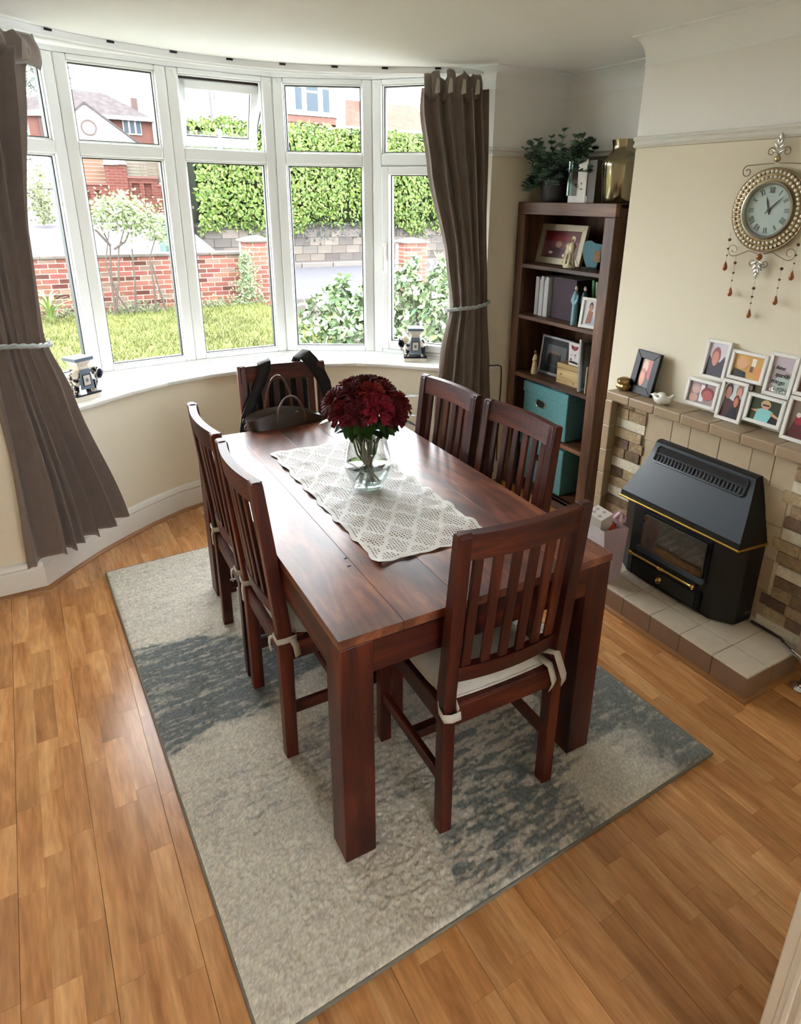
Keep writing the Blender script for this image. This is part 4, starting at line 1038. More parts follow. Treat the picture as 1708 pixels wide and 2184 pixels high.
book('thin white book rightmost of the leaning three', 2.14, 1.345, SH[1], 0.012, 0.236, 0.15, (206, 206, 196), -0.10)
picture('picture_frame', 'small white frame with a portrait leaning at the right end of the second shelf', 0.112, 0.160, 0.017, 0.014, M_white,
        [('rect', (206, 208, 212), 0, 0, 1, 1), ('poly', (168, 186, 206), [(0.3, 0), (0.95, 0), (0.85, 0.35), (0.4, 0.3)]), ('poly', (150, 96, 74), [(0.25, 0.05), (0.7, 0.1), (0.75, 0.55), (0.4, 0.62)])] + face_shapes(0.55, 0.72, 0.16, SK2, (36, 26, 24)),
        (2.062, 1.352, SH[1] + 0.003), FW + 0.25, 0.13, strut=False)
# third shelf
def angelb(m):
    m.lathe([(0, 0), (0.021, 0), (0.022, 0.01), (0.017, 0.05), (0.012, 0.09), (0.014, 0.105), (0.006, 0.122), (0, 0.124)], 14); m.tube([(0, -0.014, 0.10), (-0.014, -0.006, 0.085), (-0.014, 0.006, 0.085), (0, 0.014, 0.10)], 0.005, 8)
def angelh(m): m.ell((0, 0, 0.134), (0.010, 0.010, 0.012))
def angelw(m):
    for s in (-1, 1): m.ell((0.012, s * 0.022, 0.095), (0.004, 0.016, 0.032), 12, 8, TR(0, 0, 0, s * 0.15))
figurine('angel_figurine', 'small cream angel with brown wings at the left of the third shelf', (2.11, 1.802, SH[2]), 0, [('robe', mat('angel_cream', (196, 176, 134), 0.6, var=0.1, vs=50), angelb, 0.003), ('head', mat('angel_head', (110, 82, 60), 0.6), angelh, 0.002), ('wings', mat('angel_wing', (92, 58, 36), 0.6), angelw, 0.003)])
picture('picture_frame', 'silver frame with a dark mount holding a group photo on the third shelf', 0.262, 0.232, 0.014, 0.016, mat('silver_frame', (168, 170, 172), 0.3, 0.6),
        [('rect', (16, 18, 22), 0, 0, 1, 1), ('rect', (94, 98, 100), 0.14, 0.2, 0.86, 0.82), ('rect', (60, 68, 66), 0.14, 0.2, 0.86, 0.32)] + [('ell', (22, 20, 22), 0.28 + 0.09 * k, 0.42, 0.07, 0.2) for k in range(5)] + [('ell', (140, 104, 86), 0.28 + 0.09 * k, 0.60, 0.028, 0.05) for k in range(5)],
        (2.165, 1.705, SH[2] + 0.002), FW, 0.10, strut=True)
cr_ = thing('wooden_crate', 'small pale pine box with a lid line on the third shelf', 'box', (2.10, 1.505, SH[2]), 0)
MB().box(0, 0.17, -0.088, 0.088, 0, 0.088).build('body', wood('pine_y', [(150, 124, 78), (180, 152, 100), (200, 176, 124)], 1, 6, 0.6), cr_, bevel=0.002)
MB().box(-0.001, 0.171, -0.089, 0.089, 0.090, 0.118).build('lid', wood('pine_y', [(150, 124, 78)] * 3, 1), cr_, bevel=0.002)
for px, pz in ((0.05, 0.055), (-0.055, 0.02)):
    MB().lathe([(0, 0), (0.006, 0), (0.005, 0.001), (0, 0.0012)], 10, TR(-0.0002, px, pz, 0, -PI / 2)).build('knot', mat('pine_knot', (110, 80, 44), 0.6), cr_)
tp = thing('gift_bag_small', 'white printed gift pouch standing on the pine box', 'pouch', (2.115, 1.475, SH[2] + 0.1185), 0)
MB().hexa([(0, -0.045, 0), (0.03, -0.045, 0), (0.03, 0.045, 0), (0, 0.045, 0)], [(0.0, -0.056, 0.128), (0.02, -0.056, 0.128), (0.02, 0.056, 0.128), (0.0, 0.056, 0.128)]).build('pouch', mat('white_card', (214, 210, 204), 0.5), tp, bevel=0.002, seg=1)
printed(tp, 'print', 0.08, 0.11, [('rect', (210, 206, 202), 0, 0, 1, 1), ('poly', (122, 18, 34), [(0.12, 0.95), (0.2, 0.74), (0.5, 0.66), (0.76, 0.74), (0.86, 0.92), (0.5, 0.88)]), ('ell', (150, 84, 92), 0.5, 0.78, 0.12, 0.05), ('ell', (170, 160, 160), 0.22, 0.42, 0.08, 0.06), ('rect', (70, 66, 66), 0.58, 0.28, 0.62, 0.48), ('rect', (70, 66, 66), 0.5, 0.44, 0.72, 0.48), ('ell', (104, 100, 100), 0.22, 0.2, 0.10, 0.07), ('poly', (24, 22, 24), [(0.02, 0.02), (0.98, 0.0), (0.9, 0.1), (0.5, 0.13), (0.1, 0.12)])], TR(-0.0032, 0, 0.012, 0.0, 0, FW))
gl = thing('drinking_glass', 'clear tumbler standing on the pine box behind the pouch', 'glass', (2.20, 1.556, SH[2] + 0.1185))
MB().lathe([(0, 0), (0.026, 0), (0.033, 0.11), (0.031, 0.11), (0.0245, 0.006), (0, 0.006)], 24).build('tumbler', M_glz, gl, smooth=True, angle=50)
picture('picture_frame', 'silver grey frame seen edge on at the right end of the third shelf', 0.26, 0.288, 0.016, 0.016, mat('silver_frame', (168, 170, 172), 0.3, 0.6),
        [('rect', (84, 84, 92), 0, 0, 1, 1), ('rect', (120, 124, 126), 0.1, 0.1, 0.9, 0.9)], (2.185, 1.352, SH[2] + 0.002), math.radians(-2), 0.06, strut=False)
MB_ = MB((2.06, 1.318, SH[2] + 0.001)); MB_.box(2.06, 2.2, 1.316, 1.319, SH[2] + 0.001, SH[2] + 0.15)
tag(MB_.build('greeting_card', mat('card_white', (226, 222, 206), 0.6)), 'white card edge showing behind the right stile on the third shelf', 'card')
# teal storage boxes
M_teal = mat('teal_felt', (96, 146, 150), 0.9, var=0.08, vs=40, bump=0.25, bs=300, spec=0.2)
def tealbox(label, z, yl, yr, h, hole):
    t = thing('storage_box', label, 'box', (2.075, (yl + yr) / 2, z), 0, 'teal felt storage boxes')
    w = yl - yr
    MB().box(0, 0.275, -w / 2, w / 2, 0, h - 0.05).build('body', M_teal, t, bevel=0.006)
    MB().hexa([(-0.006, -w / 2 - 0.006, h - 0.066), (0.28, -w / 2 - 0.006, h - 0.066), (0.28, w / 2 + 0.006, h - 0.066), (-0.006, w / 2 + 0.006, h - 0.066)], [(-0.004, -w / 2 - 0.006, h), (0.28, -w / 2 - 0.006, h), (0.28, w / 2 + 0.006, h), (-0.004, w / 2 + 0.006, h)]).build('lid', M_teal, t, bevel=0.006)
    def oval(rx, rz): return [((rx - rz) * (1 if abs(a) < PI / 2 else -1) + rz * math.cos(a), rz * math.sin(a)) for a in [(-PI + 2 * PI * (k + 0.5) / 24) for k in range(24)]]
    g = t
    gr = MB().tube([(-0.0035, a, b) for a, b in oval(0.040, 0.019)], 0.0042, 8, closed=True).build('grommet', M_chrome, t, smooth=True, M=TR(0, 0.032, h - 0.112))
    MB().prism([(a, b) for a, b in oval(0.037, 0.016)], -0.003, 0.001, 'x').build('hand_hole', M_dark, gr)
    return t
tealbox('teal felt lidded box with a chrome handle hole and paper on top', SH[3], 1.842, 1.452, 0.29, True)
tealbox('teal felt lidded box on the lowest shelf', SH[4], 1.842, 1.452, 0.29, True)
MBp = MB((2.14, 1.56, SH[3] + 0.2915)); MBp.add([(2.085, 1.50, SH[3] + 0.293), (2.20, 1.46, SH[3] + 0.292), (2.24, 1.60, SH[3] + 0.292), (2.095, 1.665, SH[3] + 0.297), (2.077, 1.60, SH[3] + 0.298)], [(0, 1, 2, 3, 4)])
tag(MBp.build('paper_sheet', mat('paper', (224, 224, 228), 0.7), solid=0.001), 'white sheet of paper lying on the upper teal box', 'paper')
# on top of the bookcase
pl = thing('potted_eucalyptus', 'bushy eucalyptus plant in a dark metal pot on the bookcase', 'plant', (2.165, 1.80, BZ))
MB().lathe([(0, 0), (0.072, 0), (0.078, 0.02), (0.094, 0.128), (0.099, 0.132), (0.097, 0.138), (0.090, 0.136), (0.084, 0.11), (0, 0.108)], 32).build('pot', mat('zinc_pot', (52, 54, 58), 0.45, 0.5, var=0.3, vs=14), pl, smooth=True, angle=40)
r_ = random.Random(9); lf = MB(); stm = MB(); leaves = 0
pale = [mat('eucalyptus_leaf', (94, 122, 104), 0.55, var=0.2, vs=30, rnd=0.3, island=True)]
def disc_leaf(mb, p, d, nrm, L):
    d = Vector(d).normalized(); s = d.cross(Vector(nrm)); s = s.normalized() if s.length > 1e-5 else d.orthogonal(); n = s.cross(d)
    ring = [Vector(p) + d * L * (0.5 - 0.5 * math.cos(a)) + s * L * 0.48 * math.sin(a) + n * 0.12 * L * math.sin(a) ** 2 for a in [2 * PI * k / 9 for k in range(9)]]
    mb.add(ring, [tuple(range(9))])
for k in range(110):
    a = r_.random() * 2 * PI; el = 0.05 + 1.15 * r_.random(); Ls = 0.17 + 0.11 * r_.random()
    if math.sin(a) > 0.2 and el < 0.7: Ls *= 0.60
    if k < 10: a = -PI / 2 - 0.3 + 0.6 * r_.random(); el = 0.35 + 0.3 * r_.random(); Ls = 0.27
    d0 = Vector((math.cos(a) * math.cos(el) * 0.8, math.sin(a) * math.cos(el), math.sin(el))); p0 = Vector((0.04 * math.cos(a), 0.04 * math.sin(a), 0.12))
    if k == 9: d0 = Vector((0.05, -0.9, 0.42)); Ls = 0.26
    P = [p0 + d0 * Ls * t + Vector((0, 0, -0.07 * t * t * math.cos(el))) for t in [i / 6 for i in range(7)]]
    stm.tube(P, 0.0014, 5)
    for i in range(1, 7):
        for s in range(3):
            b = r_.random() * 2 * PI; ld = (d0 * 0.4 + Vector((math.cos(b), math.sin(b), 0.4 * r_.random()))).normalized()
            disc_leaf(lf, P[i], ld, (r_.random() - 0.5, r_.random() - 0.5, 1), 0.026 + 0.014 * r_.random())
stm.build('stems', M_stem, pl); tag(lf.build('foliage', pale, pl), kind='stuff')
wl = thing('white_box', 'white card display box with silver pendant beside the plant', 'box', (2.125, 1.575, BZ), math.radians(0))
wc = mat('bright_card', (240, 238, 234), 0.5)
MB().box(0, 0.006, -0.065, 0.028, 0, 0.034).build('foot_panel', wc, wl); 
MB().prism([(0.075, 0.0), (-0.055, 0.0), (-0.055, 0.212), (0.012, 0.212), (0.012, 0.034), (0.075, 0.034)], -0.004, 0.002, 'x').build('front_panel', wc, wl, bevel=0.001, seg=1)
MB().box(0.003, 0.10, -0.115, 0.085, 0.0, 0.208).build('mirrored_body', mat('taupe_panel', (88, 80, 66), 0.35), wl, bevel=0.002)
MB().box(-0.004, 0.002, 0.062, 0.080, 0.170, 0.210).build('corner_tab', wc, wl)
MB().tube([(-0.0055, 0.005, 0.170), (-0.0055, 0.003, 0.12), (-0.0055, -0.008, 0.104), (-0.0055, -0.021, 0.098), (-0.0055, -0.034, 0.104), (-0.0055, -0.045, 0.12), (-0.0055, -0.047, 0.170)], 0.0007, 5).build('necklace', M_chrome, wl)
MB().prism([(-0.026, 0.098), (-0.016, 0.098), (-0.021, 0.088)], -0.0065, -0.0045, 'x').build('pendant', mat('dark_silver', (90, 90, 92), 0.3, 0.8), wl)
ci = thing('glass_cylinder', 'small pale green glass cylinder beside the white box', 'glass', (2.09, 1.612, BZ + 0.0345))
MB().lathe([(0, 0), (0.013, 0), (0.013, 0.168), (0.0115, 0.168), (0.0115, 0.004), (0, 0.004)], 18).build('tube', thin_glass('green_glass', 0.12, (0.72, 0.86, 0.80)), ci, smooth=True, angle=50)
vs_ = thing('bronze_vase', 'tall metallic bronze vase at the right end of the bookcase top', 'vase', (2.17, 1.322, BZ))
MB().lathe([(0, 0), (0.088, 0), (0.092, 0.006), (0.104, 0.17), (0.105, 0.185), (0.100, 0.202), (0.075, 0.228), (0.064, 0.240), (0.060, 0.252), (0.061, 0.268), (0.066, 0.293), (0.063, 0.294), (0.057, 0.268), (0.056, 0.245), (0, 0.24)], 48).build('body', mat('bronze_glass', (140, 131, 106), 0.16, 1.0), vs_, smooth=True, angle=50)
# ---------------------------------------------------------------- fireplace
MZ, MX = 0.900, 1.85
fp = thing('fireplace', 'beige tiled fireplace surround with mosaic stone sides and raised hearth', 'fireplace', (1.95, 0.385, 0))
O = (1.95, 0.385, 0)
M_tile = mat('beige_glazed_tile', (160, 140, 114), 0.32, var=0.06, vs=14, rnd=0.06)
M_tile2 = mat('pale_matt_tile', (182, 166, 138), 0.42, var=0.05, vs=14, rnd=0.05)
M_grout = mat('grout', (196, 184, 160), 0.85)
M_ht = mat('hearth_tile', (206, 194, 174), 0.4, var=0.07, vs=12, rnd=0.05); M_rt = mat('riser_tile', (138, 112, 92), 0.32, var=0.06, vs=12, rnd=0.05)
ST = [mat('stone_tan', (150, 128, 96), 0.7, var=0.3, vs=45, bump=0.7, bs=70), mat('stone_brown', (112, 90, 68), 0.7, var=0.3, vs=45, bump=0.7, bs=70),
      mat('stone_ivory', (206, 198, 176), 0.6, var=0.14, vs=40, bump=0.5, bs=70), mat('stone_buff', (168, 148, 112), 0.7, var=0.25, vs=45, bump=0.7, bs=70), mat('stone_umber', (92, 70, 56), 0.7, var=0.25, vs=45, bump=0.6, bs=70)]
yl, yr = 0.966, -0.196
MB(O).box(1.905, 1.999, yr + 0.002, yl - 0.002, 0.1, MZ - 0.044).build('core', M_grout, fp)
m = MB(O); m.box(MX + 0.004, 1.999, yr + 0.003, yl - 0.003, MZ - 0.043, MZ - 0.003)
m.box(MX + 0.004, 1.91, yl - 0.041, yl - 0.002, 0.1, MZ - 0.04); m.box(MX + 0.004, 1.91, yr + 0.002, yr + 0.041, 0.1, MZ - 0.04); m.build('grout_bed', M_grout, fp)
nT = 8; tw = (yl - yr) / nT
for k in range(nT):
    a, b = yl - tw * k, yl - tw * (k + 1)
    MB(O).box(MX, 1.9985, b + 0.0012, a - 0.0012, MZ - 0.045, MZ).build('mantel_tile', M_tile, fp, bevel=0.007, seg=3)
for y0, y1 in ((yl - 0.044, yl), (yr, yr + 0.044)):
    for k in range(6):
        z1 = MZ - 0.0465 - 0.1255 * k; z0 = z1 - 0.1242
        MB(O).box(MX, 1.912, y0, y1, max(z0, 0.108), z1).build('column_tile', M_tile, fp, bevel=0.004, seg=2)
# plain tiles over and beside the gas fire, stones outside them
def facing(y1, y0, z0, z1, m_, n, d=0.006, bev=0.002):
    MB(O).box(1.90 - d + 0.006, 1.9065, y0 + 0.0009, y1 - 0.0009, z0 + 0.0009, z1 - 0.0009).build(n, m_, fp, bevel=bev, seg=1)
ts = [0.748, 0.601, 0.505, 0.358, 0.211, 0.115, -0.032]
for a, b in zip(ts, ts[1:]): facing(a, b, 0.708, 0.853, M_tile2, 'tile')
for z in (0.563, 0.418, 0.273, 0.128): 
    facing(0.110, 0.030, z, z + 0.144, M_tile2 if z > 0.4 else M_tile, 'tile'); facing(0.735, 0.655, z, z + 0.144, M_tile2, 'tile')
r_ = random.Random(21)
def stones(y_out, y_in, sgn):
    z = 0.110; row = 0; seq = [2, 3, 4, 0, 1, 2, 0, 3, 2, 1, 0, 3, 2, 0, 3]
    rows = [0.052, 0.050, 0.05, 0.055, 0.048, 0.05, 0.054, 0.05, 0.052, 0.05, 0.05, 0.052, 0.048, 0.052, 0.05]
    for k, h in enumerate(rows):
        z1 = min(z + h, 0.853)
        if z1 - z < 0.02: break
        stag = r_.choice((0.0, 0.028, -0.012)) if z < 0.70 else 0
        yi = y_in + sgn * stag
        cuts = [y_out, yi] if (seq[k] == 2 or r_.random() < 0.25) else [y_out, y_out + (yi - y_out) * (0.35 + 0.3 * r_.random()), yi]
        for a, b in zip(cuts, cuts[1:]):
            c = seq[k] if b == yi else r_.choice((0, 1, 3))
            facing(max(a, b), min(a, b), z, z1, ST[c], 'stone', 0.010 + 0.006 * r_.random(), 0.003)
        z = z1
stones(0.921, 0.742, -1); stones(-0.151, 0.024, 1)
# hearth
HX0, HY0, HY1, HZ = 1.565, -0.148, 0.918, 0.108
MB(O).box(HX0 + 0.005, 1.9, HY0 + 0.005, HY1 - 0.005, 0, HZ - 0.004).build('hearth_core', mat('grey_grout', (150, 136, 116), 0.85), fp)
nH = 7; hw = (HY1 - HY0) / nH
for k in range(nH):
    a, b = HY0 + hw * k, HY0 + hw * (k + 1)
    MB(O).box(HX0, HX0 + 0.011, a + 0.0008, b - 0.0008, 0.004, HZ - 0.010).build('riser_tile', M_rt, fp, bevel=0.002, seg=1)
    MB(O).box(HX0 - 0.001, HX0 + 0.124, a + 0.0006, b - 0.0006, HZ - 0.010, HZ).build('hearth_tile', M_ht, fp, bevel=0.004, seg=2)
    MB(O).box(HX0 + 0.1252, 1.899, a + 0.0006, b - 0.0006, HZ - 0.010, HZ - 0.0005).build('hearth_tile', M_ht, fp, bevel=0.001, seg=1)
for a, b in ((1.567, 1.72), (1.722, 1.88)):
    MB(O).box(a, b, HY0, HY0 + 0.010, 0.004, HZ - 0.010).build('riser_tile', M_rt, fp, bevel=0.002, seg=1)
m = MB()
m.sweep([(1.9, HY0), (HX0, HY0), (HX0, HY1), (1.9, HY1)][::-1], [(0, 0), (-0.016, 0), (-0.0145, 0.006), (-0.009, 0.012), (0, 0.015)])
struct(m.build('trim_12', mat('beech_bead', (150, 104, 62), 0.4), smooth=True, angle=35))

# ---------------------------------------------------------------- gas fire
gf = thing('gas_fire', 'black gas fire with sloping steel blue hood and brass bars on the hearth', 'gas fire', (1.80, 0.395, HZ))
O = (1.80, 0.395, HZ)
M_hood = mat('hood_enamel', (40, 52, 60), 0.42, var=0.04, vs=60, coat=0.2); M_body = mat('matt_black_steel', (13, 13, 14), 0.5)
m = MB(O)
foot = [(1.902, 0.075), (1.80, 0.080), (1.745, 0.165), (1.745, 0.615), (1.80, 0.705), (1.902, 0.710)]
m.prism(foot, HZ + 0.006, 0.478); m.build('body', M_body, gf, bevel=0.004)
# hood: concave slope
def hood_prof(t):   # (x, z, half width) down the slope
    s = t
    return (1.862 - 0.120 * s ** 1.25, 0.735 - 0.232 * s ** 0.92, 0.247 + 0.059 * s ** 1.15)
m = MB(O); yc = 0.397; n = 14
pr = [hood_prof(i / n) for i in range(n + 1)]
vs = []; 
for x, z, h in pr: vs += [(x, yc - h, z), (x, yc + h, z)]
fs = [(2 * i, 2 * i + 1, 2 * i + 3, 2 * i + 2) for i in range(n)]
m.add(vs, fs)
m.c = 1
for s in (-1, 1):
    side = [(x, yc + s * h, z) for x, z, h in pr] + [(1.742, yc + s * 0.306, 0.478), (1.902, yc + s * 0.325, 0.478), (1.902, yc + s * 0.25, 0.742), (1.875, yc + s * 0.248, 0.742)]
    m.add(side, [tuple(range(len(side)))])
m.add([(1.862, yc - 0.247, 0.735), (1.862, yc + 0.247, 0.735), (1.875, yc + 0.248, 0.742), (1.875, yc - 0.248, 0.742), (1.902, yc + 0.25, 0.742), (1.902, yc - 0.25, 0.742)], [(0, 1, 2, 3), (3, 2, 4, 5)])
m.add([(1.742, yc - 0.306, 0.503), (1.742, yc + 0.306, 0.503), (1.740, yc + 0.306, 0.480), (1.740, yc - 0.306, 0.480)], [(0, 1, 2, 3)])
m.build('hood', [M_hood, M_body], gf, smooth=True, angle=30)
bt = MB(O); bt.tube([(1.905, yc - 0.327, 0.474), (1.738, yc - 0.308, 0.474), (1.738, yc + 0.308, 0.474), (1.905, yc + 0.327, 0.474)], 0.006, 8); bt.build('brass_trim', M_brass, gf, smooth=True)
# louvre opening and pierced grille on the slope
P0 = Vector(hood_prof(0.05)[:1] + (0,) + hood_prof(0.05)[1:2]); P1 = Vector((hood_prof(0.32)[0], 0, hood_prof(0.32)[1]))
dz = (P0 - P1).normalized(); nrm = Vector((-dz.z, 0, dz.x)); nrm = nrm if nrm.x < 0 else -nrm
G = Matrix(((0, nrm.x, dz.x, P1.x - O[0]), (-1, 0, 0, yc - O[1]), (0, nrm.z, dz.z, P1.z - O[2]), (0, 0, 0, 1)))   # x right, y out, z up the slope
Lg = (P0 - P1).length
MB().box(-0.222, 0.222, 0.0008, 0.0022, 0.004, Lg).build('louvre_slot', M_dark, gf, M=G)
m = MB()
rr0 = [(-0.226, 0.0), (0.226, 0.0), (0.226, Lg + 0.004), (-0.226, Lg + 0.004)]
m.tube([(a, 0.003, b) for a, b in ((-0.216, 0.0), (0.216, 0.0), (0.226, 0.008), (0.224, Lg - 0.006), (0.214, Lg + 0.003), (-0.214, Lg + 0.003), (-0.224, Lg - 0.006), (-0.226, 0.008))], 0.004, 6, closed=True)
m.build('louvre_rim', M_hood, gf, M=G, smooth=True)
m = MB()
for k in range(24):
    xx = -0.213 + 0.0185 * k
    for s in (-1, 1):
        m.tube([(xx + s * 0.008 * math.cos(t), 0.0035, 0.022 + 0.018 * math.sin(t)) for t in [-PI / 2 + PI * i / 6 for i in range(7)]], 0.0017, 5)
m.box(-0.222, 0.222, 0.002, 0.005, 0.0385, 0.0415); m.box(-0.222, 0.222, 0.002, 0.005, 0.003, 0.006)
tag(m.build('grille', mat('grille_steel', (46, 52, 56), 0.4, 0.4), gf, M=G), kind='stuff')
# front window with coals, brass bar, drawer
MB(O).box(1.738, 1.748, 0.205, 0.558, 0.275, 0.455).build('window_surround', M_black, gf, bevel=0.003)
m = MB(O); m.box(1.733, 1.7375, 0.222, 0.540, 0.285, 0.442); m.build('fire_box', mat('fire_back', (92, 82, 70), 0.35, var=0.35, vs=9), gf)
m = MB(O); r_ = random.Random(2)
for k in range(22):
    y = 0.235 + 0.29 * r_.random(); z = 0.295 + 0.06 * r_.random() * (1 - abs(y - 0.36) * 1.5)
    m.ell((1.7335, y, z), (0.006, 0.014 + 0.012 * r_.random(), 0.010 + 0.010 * r_.random()), 8, 6)
cm = m.build('coals', mat('ash_coal', (98, 86, 80), 0.8, var=0.4, vs=40), gf, smooth=True); cm['kind'] = 'stuff'
MB(O).box(1.7245, 1.7260, 0.220, 0.542, 0.283, 0.444).build('glass_front', thin_glass('fire_glass', 0.08, (0.78, 0.74, 0.7)), gf)
MB(O).hexa([(1.715, 0.205, 0.262), (1.715, 0.558, 0.262), (1.745, 0.558, 0.262), (1.745, 0.205, 0.262)][::-1], [(1.722, 0.205, 0.282), (1.722, 0.558, 0.282), (1.745, 0.558, 0.282), (1.745, 0.205, 0.282)][::-1]).build('ledge', M_hood, gf, bevel=0.002)
m = MB(O); pts = [(0.225, 0.0085), (0.232, 0.014), (0.240, 0.0085), (0.250, 0.006), (0.385, 0.005), (0.392, 0.010), (0.398, 0.006), (0.402, 0.012), (0.408, 0.006), (0.414, 0.010), (0.420, 0.005), (0.555, 0.006), (0.566, 0.010), (0.574, 0.013), (0.580, 0.007)]
m.tube([(1.705, y, 0.242) for y, r in pts], [r for y, r in pts], 12)
m.tube([(1.705, 0.232, 0.242), (1.742, 0.232, 0.242)], 0.005, 8); m.tube([(1.705, 0.570, 0.242), (1.742, 0.570, 0.242)], 0.005, 8); m.build('brass_bar', M_brass, gf, smooth=True)
dw = MB(O).box(1.732, 1.75, 0.212, 0.588, 0.122, 0.215).build('drawer', M_black, gf, bevel=0.004)
MB(O).box(1.7285, 1.733, 0.232, 0.568, 0.134, 0.203).build('drawer_panel', M_body, gf, bevel=0.003)
m = MB((0, 0, 0)); m.lathe([(0, 0), (0.012, 0), (0.010, 0.004), (0.005, 0.006), (0.006, 0.012), (0, 0.014)], 14, TR(1.7285 - O[0], 0.418 - O[1], 0.172 - O[2], 0, -PI / 2)); m.tube([(1.722 - O[0], 0.418 - O[1] + 0.011 * math.sin(a), 0.164 - O[2] - 0.010 * math.cos(a)) for a in [2 * PI * k / 14 for k in range(14)]], 0.0022, 6, closed=True)
m.build('drawer_pull', M_brass, gf, smooth=True)
MB(O).box(1.85, 1.885, 0.0735, 0.0765, 0.150, 0.160).build('rating_badge', mat('badge', (110, 110, 112), 0.4), gf)

# gas pipe with chrome elbow at the end of the hearth
gp = thing('gas_pipe', 'gas supply pipe with bright chrome valve dropping to the floor beside the hearth', 'pipe', (1.828, -0.212, 0))
O = (1.828, -0.212, 0)
b = Vector(O)
MB().tube([Vector(p) - b for p in ((1.888, 0.06, 0.116), (1.888, -0.03, 0.116), (1.882, -0.075, 0.118), (1.862, -0.105, 0.119))], 0.006, 8).build('copper_pipe', mat('painted_pipe', (58, 44, 36), 0.5), gp, smooth=True)
m = MB(); m.tube([Vector(p) - b for p in ((1.866, -0.100, 0.119), (1.850, -0.128, 0.121), (1.840, -0.150, 0.121))], [0.008, 0.008, 0.011], 12); m.tube([Vector(p) - b for p in ((1.842, -0.146, 0.121), (1.830, -0.190, 0.119), (1.828, -0.212, 0.088))], [0.013, 0.013, 0.011], 12); m.build('valve', M_chrome, gp, smooth=True)
MB().tube([(0.0, 0, 0.095), (0.0, 0, 0.004)], 0.0085, 12).build('drop_pipe', mat('aged_brass_pipe', (104, 82, 66), 0.35, 0.6), gp, smooth=True)
MB().lathe([(0, 0), (0.036, 0), (0.037, 0.003), (0.030, 0.009), (0.014, 0.013), (0.012, 0.02), (0, 0.02)], 28).build('floor_plate', M_chrome, gp, smooth=True, angle=50)

# ---------------------------------------------------------------- things on the mantel
pf = picture('picture_frame', 'black frame with a photo of two faces on the mantel shelf', 0.150, 0.204, 0.036, 0.018, M_black,
    [('rect', (70, 40, 34), 0, 0, 1, 1), ('poly', (168, 24, 26), [(0.5, 1), (1, 1), (1, 0.2), (0.72, 0.1), (0.6, 0.6)]), ('poly', (30, 28, 32), [(0.3, 0), (1, 0), (1, 0.25), (0.6, 0.4)])] + face_shapes(0.42, 0.72, 0.26, (212, 156, 126), (168, 130, 90)) + face_shapes(0.36, 0.30, 0.26, (206, 128, 90), (176, 90, 48)),
    (1.925, 0.838, MZ + 0.002), FW - 0.10, 0.19)
gb = thing('gold_trinket', 'gold shell shaped trinket box at the left end of the mantel', 'ornament', (1.925, 0.928, MZ))
r_ = random.Random(6); m = MB()
m.lathe([(0, 0), (0.026, 0), (0.032, 0.010), (0.034, 0.022), (0.028, 0.030), (0.034, 0.036), (0.031, 0.052), (0.02, 0.062), (0, 0.066)], 20)
for k in range(10): a = k * 0.628; m.ell((0.030 * math.cos(a), 0.030 * math.sin(a), 0.02 + 0.024 * (k % 2)), (0.009, 0.009, 0.012), 8, 6)
m.build('trinket', mat('antique_gold', (170, 146, 98), 0.28, 0.9, var=0.3, vs=40), gb, remesh=0.003)
bd = thing('ceramic_bird', 'small white ceramic bird dish in front of the black frame on the mantel', 'ornament', (1.895, 0.672, MZ), math.radians(10))
m = MB(); m.lathe([(0, 0), (0.020, 0), (0.034, 0.012), (0.038, 0.026), (0.032, 0.036), (0.026, 0.030), (0, 0.020)], 20, Matrix.Diagonal((0.8, 1.15, 1, 1)))
m.ell((-0.004, 0.036, 0.036), (0.011, 0.014, 0.012)); m.ell((-0.006, 0.052, 0.036), (0.004, 0.008, 0.004)); m.tube([(0, -0.030, 0.03), (0.002, -0.046, 0.045), (0.004, -0.050, 0.056)], [0.012, 0.009, 0.004], 8); m.ell((0, 0.006, 0.045), (0.018, 0.020, 0.010)); m.ell((-0.012, -0.006, 0.042), (0.012, 0.018, 0.010))
m.build('bird', mat('white_ceramic', (216, 218, 208), 0.25), bd, remesh=0.003)
